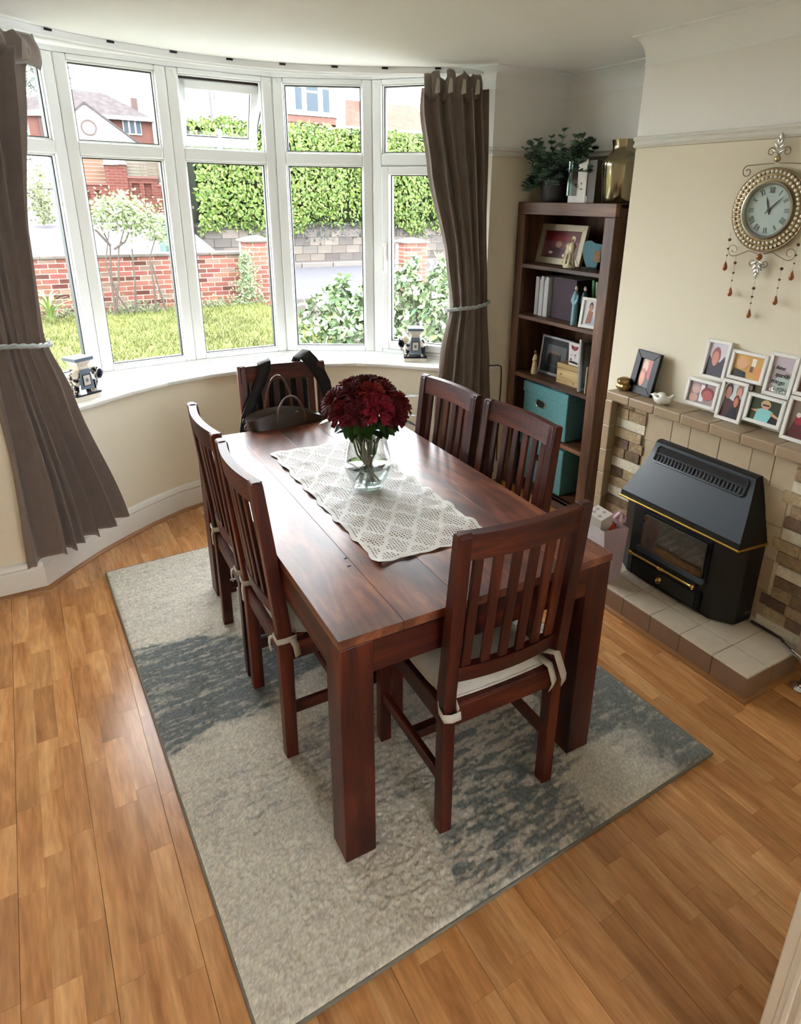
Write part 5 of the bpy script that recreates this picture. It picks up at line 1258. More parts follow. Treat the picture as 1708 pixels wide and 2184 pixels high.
# collage of joined white frames leaning on the wall
cl = thing('collage_frame', 'white multi photo frame of joined rectangles leaning on the chimney breast', 'photo frame', (1.934, 0.29, MZ + 0.001))
cl.rotation_euler = Euler((-0.135, 0, FW))
def cx(y): return -(y - 0.29)
blondish = (196, 160, 104)
FRM = [(0.598, 0.440, 0.024, 0.142, [('rect', (150, 130, 136), 0, 0, 1, 1), ('rect', (226, 224, 228), 0.42, 0.1, 0.58, 0.9), ('rect', (96, 40, 60), 0.56, 0.5, 0.64, 1)] + face_shapes(0.26, 0.62, 0.19, (206, 170, 164), (180, 158, 150)) + [('ell', (200, 160, 150), 0.22, 0.22, 0.16, 0.2)] + face_shapes(0.72, 0.48, 0.26, (176, 92, 84), (126, 60, 60))),
       (0.432, 0.314, 0.001, 0.172, [('rect', (206, 214, 214), 0, 0, 1, 1), ('poly', (74, 46, 44), [(0, 0), (1, 0), (0.9, 0.62), (0.55, 0.5), (0.1, 0.6)]), ('poly', (38, 38, 52), [(0.35, 0), (0.9, 0), (0.85, 0.3), (0.55, 0.35)])] + face_shapes(0.24, 0.74, 0.19, (178, 120, 100), (52, 30, 28)) + face_shapes(0.76, 0.78, 0.17, (206, 150, 130), (150, 112, 104)) + face_shapes(0.72, 0.50, 0.15, (196, 120, 96), (120, 52, 44))),
       (0.306, 0.148, 0.026, 0.144, [('rect', (52, 62, 36), 0, 0, 1, 1), ('poly', (36, 34, 34), [(0.6, 0), (0.98, 0), (0.95, 0.3), (0.65, 0.3)]), ('poly', (140, 206, 206), [(0.22, 0), (0.66, 0), (0.78, 0.5), (0.5, 0.62), (0.26, 0.5)]), ('poly', (210, 160, 130), [(0.02, 0.42), (0.3, 0.5), (0.26, 0.36)]), ('poly', (210, 160, 130), [(0.72, 0.5), (0.98, 0.34), (0.96, 0.26), (0.7, 0.36)])] + face_shapes(0.5, 0.72, 0.17, (216, 166, 140), (200, 176, 130)) + [('rect', (26, 24, 24), 0.40, 0.70, 0.62, 0.77)]),
       (0.140, 0.022, 0.001, 0.172, [('rect', (124, 110, 96), 0, 0, 1, 1), ('poly', (96, 44, 50), [(0.05, 0), (0.95, 0), (0.8, 0.5), (0.3, 0.55)]), ('ell', (150, 40, 50), 0.45, 0.5, 0.2, 0.14), ('ell', (216, 210, 206), 0.38, 0.62, 0.1, 0.07), ('ell', (60, 110, 104), 0.75, 0.3, 0.12, 0.12)]),
       (0.548, 0.432, 0.152, 0.318, [('rect', (206, 204, 216), 0, 0, 1, 1), ('poly', (52, 48, 66), [(0.0, 0.0), (1.0, 0), (0.98, 0.35), (0.9, 0.66), (0.68, 0.45), (0.3, 0.45), (0.06, 0.62)])] + face_shapes(0.42, 0.56, 0.24, (196, 130, 112), (150, 70, 66))),
       (0.424, 0.266, 0.176, 0.296, [('rect', (206, 160, 84), 0, 0, 1, 1), ('rect', (236, 232, 214), 0.6, 0.55, 0.74, 0.9), ('rect', (112, 74, 44), 0.58, 0.3, 0.68, 0.56), ('ell', (214, 150, 90), 0.86, 0.3, 0.13, 0.32), ('poly', (30, 26, 28), [(0, 0), (0.5, 0), (0.46, 0.25), (0.3, 0.3), (0.06, 0.36)])] + face_shapes(0.3, 0.62, 0.24, (222, 168, 124), (214, 172, 96))),
       (0.258, 0.144, 0.148, 0.318, [('rect', (168, 158, 160), 0, 0, 1, 1), ('poly', (190, 178, 188), [(0, 1), (1, 1), (1, 0.6), (0, 0.7)]), ('poly', (170, 188, 182), [(0.2, 0.05), (1, 0), (1, 0.5), (0.3, 0.5)])]),
       (0.138, 0.000, 0.176, 0.296, [('rect', (104, 60, 44), 0, 0, 1, 1), ('rect', (66, 40, 34), 0, 0.6, 1, 1)] + face_shapes(0.26, 0.62, 0.22, (200, 128, 92), (84, 46, 34)) + face_shapes(0.62, 0.5, 0.26, (206, 138, 100), (96, 60, 40)))]
for k, (ya, yb_, z0, z1, shp) in enumerate(FRM):
    w, h = ya - yb_, z1 - z0; xc = cx((ya + yb_) / 2)
    m = MB(); frame4(m, w, h, 0.0145, 0.016)
    f = m.build('frame', M_white, cl, bevel=0.0015, seg=1, M=TR(xc, 0, z0))
    MB().box(-w / 2 + 0.006, w / 2 - 0.006, 0.010, 0.015, 0.006, h - 0.006).build('backing', M_dark, f)
    printed(f, 'photo', w - 0.028, h - 0.028, shp, TR(0, 0.0095, 0.014))
    if k == 6:
        for j, (tx, sz, dx, dz) in enumerate((('leave', 0.022, -0.030, 0.108), ('sparkle', 0.024, -0.026, 0.080), ('you go', 0.023, -0.036, 0.054))):
            cu = bpy.data.curves.new('lettering', 'FONT'); cu.body = tx; cu.size = sz; cu.shear = 0.35; cu.extrude = 0.0003; cu.space_character = 0.86; cu.offset = 0.0003
            cu.materials.append(flat((34, 20, 40))); lo_ = bpy.data.objects.new('lettering', cu); COL.objects.link(lo_); bpy.context.view_layer.update(); lo = bpy.data.objects.new('lettering', bpy.data.meshes.new_from_object(lo_.evaluated_get(bpy.context.evaluated_depsgraph_get()))); bpy.data.objects.remove(lo_); COL.objects.link(lo); lo.parent = f; lo.matrix_local = TR(dx, 0.0080, dz, PI / 2, 0.06, 0)
        gm = MB(); r_ = random.Random(3)
        for j in range(70):
            gx, gz = -0.036 + 0.078 * r_.random(), 0.018 + 0.014 * r_.random() + 0.010 * r_.random(); q = 0.0012 + 0.0016 * r_.random(); a = r_.random() * 3
            gm.box(-q, q, -0.0004, 0.0004, -q, q, TR(gx, 0.0078, gz, r_.random(), a, 0))
        tag(gm.build('sequins', mat('sequin', (220, 224, 226), 0.15, 0.9), f), kind='stuff')
m = MB(); m.box(cx(0.56), cx(0.02), 0.016, 0.019, 0.05, 0.07); m.box(cx(0.52), cx(0.02), 0.016, 0.019, 0.22, 0.24); m.build('back_bar', M_dark, cl)
for y0, z0 in ((0.428, 0.150), (0.310, 0.148), (0.142, 0.150)):  # grey blocks stand in for the shadow seen through the gaps between frames
    m = MB(); m.box(cx(y0) - 0.008, cx(y0) + 0.012, 0.004, 0.018, z0, z0 + 0.02); m.build('gap_shade', mat('gap_shade_grey', (96, 92, 84), 0.6), cl)

# ---------------------------------------------------------------- wall clock
ck = thing('wall_clock', 'round jewelled wall clock with scrolls and hanging droplet beads', 'clock', (1.985, 0.386, 1.732)); ck.rotation_euler = (0, 0, FW)
M_pew = mat('pewter_wire', (150, 132, 104), 0.35, 0.85); M_gem = mat('crystal_gem', (226, 218, 196), 0.08, spec=1.0); M_amber = mat('amber_drop', (148, 84, 34), 0.12, spec=0.9); M_sil = mat('brushed_silver', (186, 184, 172), 0.3, 0.9)
RYm = TR(0, 0, 0, PI / 2)      # lathe axis towards the room (-Y)
m = MB(); m.lathe([(0.100, 0.0), (0.148, 0.0), (0.1485, 0.006), (0.147, 0.010), (0.104, 0.014), (0.100, 0.014)], 64, RYm); m.build('bezel_plate', mat('bezel_bronze', (128, 110, 78), 0.35, 0.8), ck, smooth=True, angle=40)
m = MB(); m.tube([(0.149 * math.cos(a), -0.008, 0.149 * math.sin(a)) for a in [2 * PI * k / 64 for k in range(64)]], 0.003, 8, closed=True); m.build('outer_ring', M_pew, ck, smooth=True)
m = MB(); m.lathe([(0.092, 0.004), (0.094, 0.022), (0.098, 0.026), (0.103, 0.024), (0.105, 0.012), (0.105, 0.004)], 64, RYm); m.build('inner_rim', M_sil, ck, smooth=True, angle=50)
m = MB(); m.lathe([(0, 0.005), (0.095, 0.005), (0.095, 0.001), (0, 0.001)], 48, RYm); dial = m.build('dial', mat('dial_paper', (176, 194, 190), 0.5, var=0.03, vs=30), ck)
gm = MB(); gm.lathe([(0.0066, 0), (0.0066, 0.002), (0.0045, 0.0045), (0, 0.0055)], 8, RYm); g0 = None
for R_, n, off in ((0.1375, 50, 0), (0.1185, 44, 0.07)):
    for k in range(n):
        a = 2 * PI * k / n + off; M_ = TR(R_ * math.cos(a), -0.0135, R_ * math.sin(a))
        if g0 is None: g0 = gm.build('gem', M_gem, ck, M=M_)
        else:
            g = g0.copy(); COL.objects.link(g); g.matrix_local = M_
M_num = mat('numeral_green', (62, 78, 72), 0.6)
NUM = ['XII', 'I', 'II', 'III', 'IIII', 'V', 'VI', 'VII', 'VIII', 'IX', 'X', 'XI']
for k, s in enumerate(NUM):
    a = k * PI / 6; m = MB(); wch = {'I': 0.0055, 'V': 0.011, 'X': 0.012}; tot = sum(wch[c] for c in s); x = -tot / 2
    for c in s:
        w = wch[c]; h = 0.0105
        def bar(x0, x1, t): m.hexa([(x0 - t, -0.001, -h), (x0 + t, -0.001, -h), (x0 + t, 0, -h), (x0 - t, 0, -h)], [(x1 - t, -0.001, h), (x1 + t, -0.001, h), (x1 + t, 0, h), (x1 - t, 0, h)])
        if c == 'I': bar(x + w / 2, x + w / 2, 0.0011)
        elif c == 'V': bar(x + w / 2, x + 0.0015, 0.0011); bar(x + w / 2, x + w - 0.0015, 0.0006)
        else: bar(x + 0.0015, x + w - 0.0015, 0.0006); bar(x + w - 0.0015, x + 0.0015, 0.0011)
        x += w
    m.build('numeral', M_num, dial, M=TR(0.072 * math.sin(a), -0.0052, 0.072 * math.cos(a)) @ Matrix.Rotation(a, 4, 'Y'))
def hand(nm, ang, L, w, d):
    m = MB(); m.prism([(-w * 0.5, -0.016), (w * 0.5, -0.016), (w * 0.8, L * 0.55), (0, L), (-w * 0.8, L * 0.55)], -0.0006, 0.0006, 'y'); m.lathe([(0, -0.001), (0.005, -0.001), (0.005, 0.002), (0, 0.002)], 12, RYm)
    m.build(nm, mat('hand_black', (24, 26, 26), 0.4), dial, M=TR(0, d, 0) @ Matrix.Rotation(ang, 4, 'Y'))
hand('hour_hand', math.radians(-18), 0.052, 0.004, -0.0075); hand('minute_hand', math.radians(46), 0.072, 0.003, -0.0092)
def spiral(c, r0, turns, a0, s, k=22):
    return [(c[0] + r0 * (1 - 0.75 * i / k) * math.cos(a0 + s * turns * 2 * PI * i / k), -0.008, c[1] + r0 * (1 - 0.75 * i / k) * math.sin(a0 + s * turns * 2 * PI * i / k)) for i in range(k + 1)]
for s in (-1, 1):
    m = MB(); m.tube([(s * 0.01, -0.008, 0.165), (s * 0.06, -0.008, 0.163), (s * 0.115, -0.008, 0.160)] + [(s * (0.115 + 0.0), -0.008, 0.16)] + [(s * p[0], p[1], p[2]) for p in spiral((0.115, 0.138), 0.023, 1.2, PI / 2, -1)], 0.0019, 6); m.build('scroll', M_pew, ck, smooth=True)
    m = MB(); m.tube([(s * 0.012, -0.008, -0.158), (s * 0.05, -0.008, -0.150), (s * 0.09, -0.008, -0.168)] + [(s * p[0], p[1], p[2]) for p in spiral((0.118, -0.150), 0.026, 1.25, PI * 1.35, 1)], 0.0019, 6); m.build('scroll', M_pew, ck, smooth=True)
    m = MB(); m.tube([(0, -0.008, 0.190), (s * 0.012, -0.008, 0.208)] + [(s * p[0], p[1], p[2]) for p in spiral((0.030, 0.204), 0.017, 1.2, PI * 0.85, -1)], 0.0021, 6); m.build('scroll', M_pew, ck, smooth=True)
    m = MB(); m.tube([(0, -0.008, -0.176), (s * 0.010, -0.008, -0.196)] + [(s * p[0], p[1], p[2]) for p in spiral((0.026, -0.194), 0.016, 1.2, -PI * 0.85, 1)], 0.0021, 6); m.build('scroll', M_pew, ck, smooth=True)
def acanthus(z0, up):
    m = MB()
    for k in range(4):
        for s in (-1, 1):
            q = k / 3; b = Vector((0, -0.010, z0 + up * 0.014 * k)); d = Vector((s * (1 - 0.7 * q), -0.25, up * (0.5 + 0.8 * q)))
            leaf_mesh(m, b, d, (0, -1, 0), 0.034 - 0.004 * k, 0.006, 0.2)
    leaf_mesh(m, (0, -0.010, z0 + up * 0.04), (0, -0.1, up), (0, -1, 0), 0.030, 0.007, 0.1)
    m.build('leaf_finial', M_sil, ck, smooth=True, solid=0.0012)
acanthus(0.200, 1); acanthus(-0.185, -1)
for z in (0.180, -0.170):
    m = MB(); m.ell((0, -0.010, z), (0.0125, 0.009, 0.0125), 14, 10); m.build('boss', M_amber if z < 0 else mat('gold_boss', (186, 164, 112), 0.25, 0.8), ck, smooth=True)
for x, z, L in ((-0.142, -0.085, 0.115), (-0.100, -0.168, 0.130), (0.0, -0.262, 0.11), (0.098, -0.172, 0.135), (0.142, -0.085, 0.125)):
    p = TR(x, -0.008, z); m = MB(); m.tube([(0, 0, 0), (0, 0, -L)], 0.0008, 5); w_ = m.build('pendant_wire', M_pew, ck, M=p)
    for k, (t, r0) in enumerate(((0.25, 0.0068), (0.55, 0.0052), (0.78, 0.0038))):
        m = MB(); m.ell((0, 0, -L * t), (r0, r0, r0 * 0.9), 10, 8); m.build('bead', mat('smoky_bead', (92, 66, 42), 0.15, spec=0.8), w_, smooth=True)
    m = MB(); m.lathe([(0, 0.0), (0.003, -0.006), (0.0085, -0.022), (0.0095, -0.029), (0.006, -0.037), (0, -0.040)], 12, Matrix.Translation((0, 0, -L + 0.004))); m.build('drop', M_amber, w_, smooth=True)

# ---------------------------------------------------------------- gift bag on the hearth
M_pink = mat('pink_card', (196, 176, 190), 0.45, var=0.04, vs=10); M_pnk2 = mat('white_embossed_card', (222, 218, 222), 0.45, var=0.05, vs=26); M_rib = mat('pink_ribbon', (226, 190, 206), 0.35, sheen=0.4)
gb = thing('gift_bag', 'lilac pink paper gift bag standing open on the hearth', 'gift bag', (1.59, 0.65, HZ)); O = (1.59, 0.65, HZ)
x0, x1, y0, y1, zt = 1.568, 1.672, 0.588, 0.720, 0.372
T4 = lambda e, z: [(x0 - e, y0 - e * 0.2, z), (x1 + e, y0 - e * 0.2, z), (x1 + e, y1 + e, z), (x0 - e, y1 + e, z)]
b4, t4 = T4(0, HZ + 0.001), [(x0 - 0.035, y0, zt + 0.012), (x1 + 0.012, y0 - 0.004, zt - 0.006), (x1 + 0.005, y1 + 0.01, zt), (x0 - 0.035, y1 - 0.010, zt + 0.01)]
m = MB(O); mid = [((b4[0][k] + b4[1][k]) / 2 * 0.35 + (t4[0][k] + t4[1][k]) / 2 * 0.65 + (0.006 if k == 1 else 0)) for k in range(3)]
m.add(b4 + t4 + [((t4[0][k] + t4[1][k]) / 2 + (0.010 if k == 1 else 0)) for k in range(3)] and b4 + t4 + [tuple((t4[0][k] + t4[1][k]) / 2 + (0.010 if k == 1 else 0) for k in range(3)), tuple((b4[0][k] + b4[1][k]) / 2 for k in range(3))], [(0, 9, 8, 4), (9, 1, 5, 8), (1, 2, 6, 5), (2, 3, 7, 6), (3, 2, 1, 0)]); m.build('bag_body', M_pink, gb, solid=0.0012)
m = MB(O); m.add([tuple(Vector(p) + Vector((-0.001, 0, 0))) for p in (b4[0], b4[3], t4[3], t4[0])], [(0, 1, 2, 3)]); m.build('front_panel', M_pnk2, gb, solid=0.001)
m = MB(O); m.tube([(x0 + 0.03, y1 + 0.008, zt), (x0 - 0.01, y1 + 0.02, zt + 0.03), (x0 - 0.035, y1 + 0.012, zt + 0.022), (x0 - 0.03, y1 - 0.0, zt + 0.004)], 0.004, 6); m.build('rope_handle', M_rib, gb, smooth=True)
wb = thing('white_gift_box', 'white spotted box poking out of the pink gift bag', 'box', (1.583, 0.672, 0.32)); wb.rotation_euler = Euler((0.12, -0.18, 0.06))
MB().box(-0.040, 0.040, -0.046, 0.046, 0, 0.125).build('carton', mat('white_card', (214, 210, 204), 0.5), wb, bevel=0.001, seg=1)
m = MB()
for px, py, r0, cc in ((-0.012, 0.02, 0.010, 0), (0.014, 0.024, 0.009, 0), (0.018, -0.012, 0.009, 0), (-0.018, -0.018, 0.010, 0)): m.lathe([(0, 0.1252), (r0, 0.1252), (r0, 0.1256), (0, 0.1256)], 12, TR(px, py, 0))
m.build('spots', mat('grey_spot', (172, 156, 162), 0.5), wb)
rb = thing('ribbon_bow', 'frilled pale pink ribbon bow on top of the gift bag', 'ribbon', (1.645, 0.610, zt - 0.005)); r_ = random.Random(8)
for k in range(9):
    a = r_.random() * 6.28; L = 0.030 + 0.02 * r_.random(); d = Vector((math.cos(a), math.sin(a) * 0.8, 0)); ppts = [Vector((0, 0, 0.005))] + [d * L * math.sin(t) * 1.0 + Vector((0, 0, 0.01 + 0.035 * (1 - math.cos(t)) + 0.012 * math.sin(2 * t))) for t in [PI * i / 7 for i in range(8)]]
    ribbon(ppts, 0.022, (-d.y, d.x, 0.2)).build('ribbon_loop', M_rib, rb, smooth=True, solid=0.0008)
m = MB(); ribbon([(0.03, -0.01, 0.03), (-0.01, 0.02, 0.05), (-0.05, 0.03, 0.04), (-0.075, 0.02, 0.022)], 0.016, (0.2, 0.6, 0.6)).build('ribbon_tail', M_rib, rb, smooth=True, solid=0.0008)
ob_ = MB((1.618, 0.632, zt - 0.03)); ob_.ell((1.618, 0.632, zt - 0.012), (0.026, 0.026, 0.030), 18, 12); tag(ob_.build('orange_ball', mat('orange_wrap', (206, 66, 34), 0.35), smooth=True), 'bright orange round parcel inside the gift bag', 'parcel')
tsu = MB((1.63, 0.668, zt)); 
for k in range(5): tsu.grid(lambda u, v, k=k: (1.604 + 0.06 * u + 0.01 * math.sin(v * 5 + k), 0.64 + 0.05 * v + 0.004 * k, zt - 0.03 + 0.05 * v * (1 - 0.3 * k / 5) + 0.012 * math.sin(u * 9 + k * 2)), 8, 8)
tag(tsu.build('tissue_paper', mat('wine_tissue', (150, 56, 84), 0.6), smooth=True, solid=0.0006), 'crumpled wine red tissue in the gift bag', 'tissue')

# ---------------------------------------------------------------- bags on the far chair
M_leath = mat('dark_brown_leather', (44, 28, 22), 0.4, var=0.15, vs=20, coat=0.15); M_web = mat('black_webbing', (10, 10, 12), 0.75)
tb_ = thing('tote_bag', 'dark brown leather tote with arched handles on the chair by the window', 'handbag', (0.45, 1.615, 0.469))
def tote(u, v):
    a = 2 * PI * u; w = 0.155 + 0.035 * v - 0.01 * v * v; d = 0.075 - 0.022 * v ** 2
    ca, sa = math.cos(a), math.sin(a); q = 0.45
    x = w * math.copysign(abs(ca) ** q, ca); y = d * math.copysign(abs(sa) ** q, sa)
    return (x, y, 0.318 * v + 0.045 * v * v * (1 - (x / 0.19) ** 2) - 0.012 * v * (x / 0.18))
m = MB(); m.grid(tote, 48, 14, closed=True); m.grid(lambda u, v: (tote(u, 0)[0] * v, tote(u, 0)[1] * v, 0), 48, 3, closed=True); m.grid(lambda u, v: (tote(u, 1)[0] * (0.05 + 0.95 * v), tote(u, 1)[1] * (0.05 + 0.95 * v), tote(u, 1)[2] - 0.02 * (1 - v)), 48, 4, closed=True)
m.build('bag_body', M_leath, tb_, smooth=True, angle=60)
for nm, yy, h, xo in (('handle', -0.052, 0.135, 0.012), ('handle', 0.052, 0.21, -0.008)):
    m = MB(); m.tube([(xo + 0.068 * math.cos(a), yy, 0.300 + h * math.sin(a)) for a in [PI * k / 20 for k in range(21)]], 0.0058, 8); h_ = m.build(nm, mat('handle_leather', (96, 72, 58), 0.35, coat=0.3), tb_, smooth=True)
for xx in (-0.165, -0.18):
    m = MB(); m.tube([(xx + 0.012 * math.cos(a), 0.0, 0.30 + 0.014 * math.sin(a)) for a in [2 * PI * k / 12 for k in range(12)]], 0.0028, 6, closed=True); m.build('buckle_ring', M_chrome, tb_, smooth=True)
gn = MB((0.50, 1.575, 0.80)); gn.add([(0.455, 1.575, 0.77), (0.520, 1.575, 0.77), (0.515, 1.580, 0.812), (0.498, 1.582, 0.826), (0.452, 1.580, 0.796)], [(0, 1, 2, 3, 4)])
tag(gn.build('paper_note', mat('pale_green_paper', (196, 210, 138), 0.6), solid=0.001), 'pale green folded note sticking out of the brown tote', 'note')
rs = thing('rucksack', 'black rucksack hung by wide straps over the back of the far chair', 'bag', (0.49, 1.83, 0.5))
m = MB((0.49, 1.83, 0.5)); m.box(0.335, 0.655, 1.825, 1.935, 0.52, 0.93); m.build('bag_body', M_web, rs, bevel=0.03, seg=4, M=Matrix.Rotation(math.radians(-7.5), 4, 'Z'))
b = Vector((0.49, 1.83, 0.5))
def strap(pts, w, ax):
    ribbon([Vector(p) - b for p in pts], w, ax).build('strap', M_web, rs, smooth=True, solid=0.012)
strap([(0.43, 1.84, 0.88), (0.425, 1.805, 1.00), (0.420, 1.79, 1.024), (0.412, 1.745, 1.022), (0.405, 1.735, 0.99), (0.375, 1.722, 0.93), (0.335, 1.705, 0.87), (0.300, 1.695, 0.80), (0.285, 1.69, 0.73), (0.300, 1.69, 0.66)], 0.062, (0.95, -0.1, 0.25))
strap([(0.58, 1.84, 0.90), (0.585, 1.80, 1.01), (0.592, 1.775, 1.045), (0.610, 1.735, 1.046), (0.635, 1.715, 1.015), (0.665, 1.700, 0.96), (0.690, 1.692, 0.90), (0.700, 1.69, 0.83), (0.690, 1.69, 0.74)], 0.060, (0.85, 0.1, 0.5))
for p in ((0.286, 1.683, 0.775), (0.30, 1.68, 0.70)):
    m = MB(); m.box(-0.018, 0.018, -0.006, 0.002, -0.010, 0.010); m.build('buckle', M_chrome, rs, bevel=0.002, M=TR(p[0] - b.x, p[1] - b.y, p[2] - b.z, 0, 0.4, 0))

# cable hanging from the sill end behind the bookcase
pts = [(1.90, 1.985, 0.795), (1.955, 1.962, 0.797), (1.985, 1.972, 0.785), (2.0, 1.985, 0.74), (2.004, 1.988, 0.62), (2.0, 1.990, 0.45), (2.004, 1.99, 0.2), (2.01, 1.99, 0.03)]
m = MB((1.98, 1.97, 0.5)); m.tube(pts, 0.0035, 6); tag(m.build('power_cable', mat('black_cable', (20, 18, 18), 0.5), smooth=True), 'thin dark cable hanging from the sill end beside the bookcase', 'cable')
ALB = 0.32
# ---------------------------------------------------------------- outside: ground
GZ = 0.07
M_soil = mat('lawn_soil', (132, 134, 80), 0.9, var=0.35, vs=3, spec=0.1)
struct(MB().box(-9, 2.95, 2.9, 10.1, -0.4, GZ).build('lawn', M_soil))
rng = np.random.default_rng(12)
NB = 46000
bx = rng.uniform(-2.2, 2.95, NB); by = 9.9 - 6.6 * rng.random(NB) ** 0.9; hgt = rng.uniform(0.03, 0.075, NB); an = rng.uniform(0, 2 * PI, NB); ln_ = rng.uniform(-0.05, 0.05, (NB, 2))
wv = 0.004 + 0.003 * rng.random(NB)
V = np.zeros((NB, 3, 3)); V[:, 0] = np.stack([bx - wv * np.cos(an), by - wv * np.sin(an), np.full(NB, GZ)], 1); V[:, 1] = np.stack([bx + wv * np.cos(an), by + wv * np.sin(an), np.full(NB, GZ)], 1)
V[:, 2] = np.stack([bx + ln_[:, 0], by + ln_[:, 1], GZ + hgt], 1)
me = bpy.data.meshes.new('lawn_grass'); me.from_pydata(V.reshape(-1, 3).tolist(), [], np.arange(NB * 3).reshape(-1, 3).tolist())
me.materials.append(mat('grass_blade', (136, 146, 82), 0.7, var=0.4, vs=0.9, rnd=0.35, island=True, spec=0.1))
go = bpy.data.objects.new('lawn_grass', me); COL.objects.link(go); tag(go, 'short patchy green grass of the front lawn', 'grass', kind='stuff')
struct(MB().box(2.95, 7.0, 2.9, 10.4, -0.4, 0.02).build('driveway', mat('drive_concrete', (98, 92, 88), 0.95, var=0.1, vs=4, spec=0.0)))
struct(MB().box(-30, 30, 10.4, 16.25, -0.4, -0.02).build('road', mat('asphalt', (112, 112, 118), 0.95, var=0.12, vs=25, spec=0.0)))
struct(MB().hexa([(-30, 11.0, -0.3), (3.75, 11.0, -0.3), (3.9, 26, -0.3), (-30, 26, -0.3)], [(-30, 11.0, 0.45), (3.3, 11.0, 0.20), (3.9, 21, 1.62), (-30, 21, 1.75)][:2] + [(3.9, 26, 1.9), (-30, 26, 2.0)]).build('side_road', mat('side_asphalt', (126, 122, 128), 0.95, var=0.12, vs=12, spec=0.0)))
struct(MB().box(-60, 80, 21, 90, -0.6, 1.2).build('far_ground', mat('far_earth', (60, 62, 48), 0.95, spec=0.0)))
struct(MB().box(-60, 80, 36, 95, 0.5, 1.995).build('far_plateau', MC['far_earth']))
pv = struct(MB().box(3.3, 30, 16.4, 17.0, -0.3, 0.09).build('pavement', mat('paving', (120, 112, 108), 0.95, var=0.08, vs=10, spec=0.0)))
ks = None
for k in range(14):
    x = 3.4 + 0.92 * k
    if ks is None: ks = MB((x + 0.45, 16.325, 0)).box(x, x + 0.905, 16.25, 16.4, -0.1, 0.10).build('kerb_stone', mat('kerb', (140, 134, 130), 0.95, spec=0.0, rnd=0.1), pv, bevel=0.02, M=TR(x + 0.45, 16.325, 0))
    else:
        q = ks.copy(); COL.objects.link(q); q.matrix_local = TR(x + 0.45, 16.325, 0)
for x in (5.0, 5.75): pass
tag(MB((5.7, 13.2, -0.02)).box(5.0, 6.6, 13.17, 13.25, -0.02, -0.016).build('road_marking', mat('road_paint', (170, 170, 172), 0.8)), 'white dash painted along the middle of the road', 'road marking')

# ---------------------------------------------------------------- brick garden wall and gate piers
M_bk = [mat('brick_red', (150, 94, 82), 0.9, var=0.18, vs=18, rnd=0.25, bump=0.4, bs=60, spec=0.1), mat('brick_orange', (158, 104, 88), 0.9, var=0.18, vs=18, rnd=0.2, bump=0.4, bs=60, spec=0.1), mat('brick_weathered', (146, 122, 108), 0.9, var=0.25, vs=14, rnd=0.2, bump=0.4, bs=60, spec=0.1), mat('brick_dark', (104, 66, 58), 0.9, var=0.25, vs=14, rnd=0.2, bump=0.4, bs=60, spec=0.1)]
M_mort = mat('mortar', (196, 176, 162), 0.95, spec=0.1); M_cop = mat('coping_stone', (110, 102, 94), 0.9, var=0.25, vs=5, bump=0.3, bs=30, rnd=0.1)
BRK = {}
def brick(par, x, y, z, L, dep, mi, Wd=None):
    """one brick whose front face centre is at x, y, z"""
    key = (round(L, 3), mi)
    if key not in BRK:
        b = MB().box(-L / 2 + 0.003, L / 2 - 0.003, 0, dep, -0.0295, 0.0295).build('brick', M_bk[mi], par, bevel=0.003, seg=1); BRK[key] = b
    else:
        b = BRK[key].copy(); COL.objects.link(b); b.parent = par
    b.matrix_local = TR(x, y, z)
    return b
r_ = random.Random(31)
gw = thing('garden_wall', 'low weathered red brick garden wall along the back of the lawn', 'wall', (1.0, 10.0, GZ))
MB().box(-3.6, 1.8, 0.006, 0.2, -0.1, 0.80).build('mortar_core', M_mort, gw)
WX0, WX1 = -1.45, 1.78
for c in range(11):
    z = 0.0385 + c * 0.0735; x = WX0 - (0.1125 if c % 2 else 0)
    while x < WX1 - 0.05:
        L = min(0.215, WX1 - x); q = r_.random()
        xr = x + L / 2
        mi = 0 if q < 0.60 else 1 if q < 0.80 else 2 if q < 0.93 else 3
        if (xr < 0.35 and r_.random() < 0.4): mi = r_.choice((2, 3, 0))
        brick(gw, xr, r_.uniform(-0.004, 0.004), z, L, 0.1, mi); x += 0.225
for k in range(9):
    x = -3.6 + 0.6 * k
    MB((x + 0.3, 0, 0)).box(x + 0.003, x + 0.597, -0.03, 0.23, 0.795, 0.845).build('coping_slab', M_cop, gw, bevel=0.012, M=TR(x + 0.3, r_.uniform(-0.008, 0.008), 0))
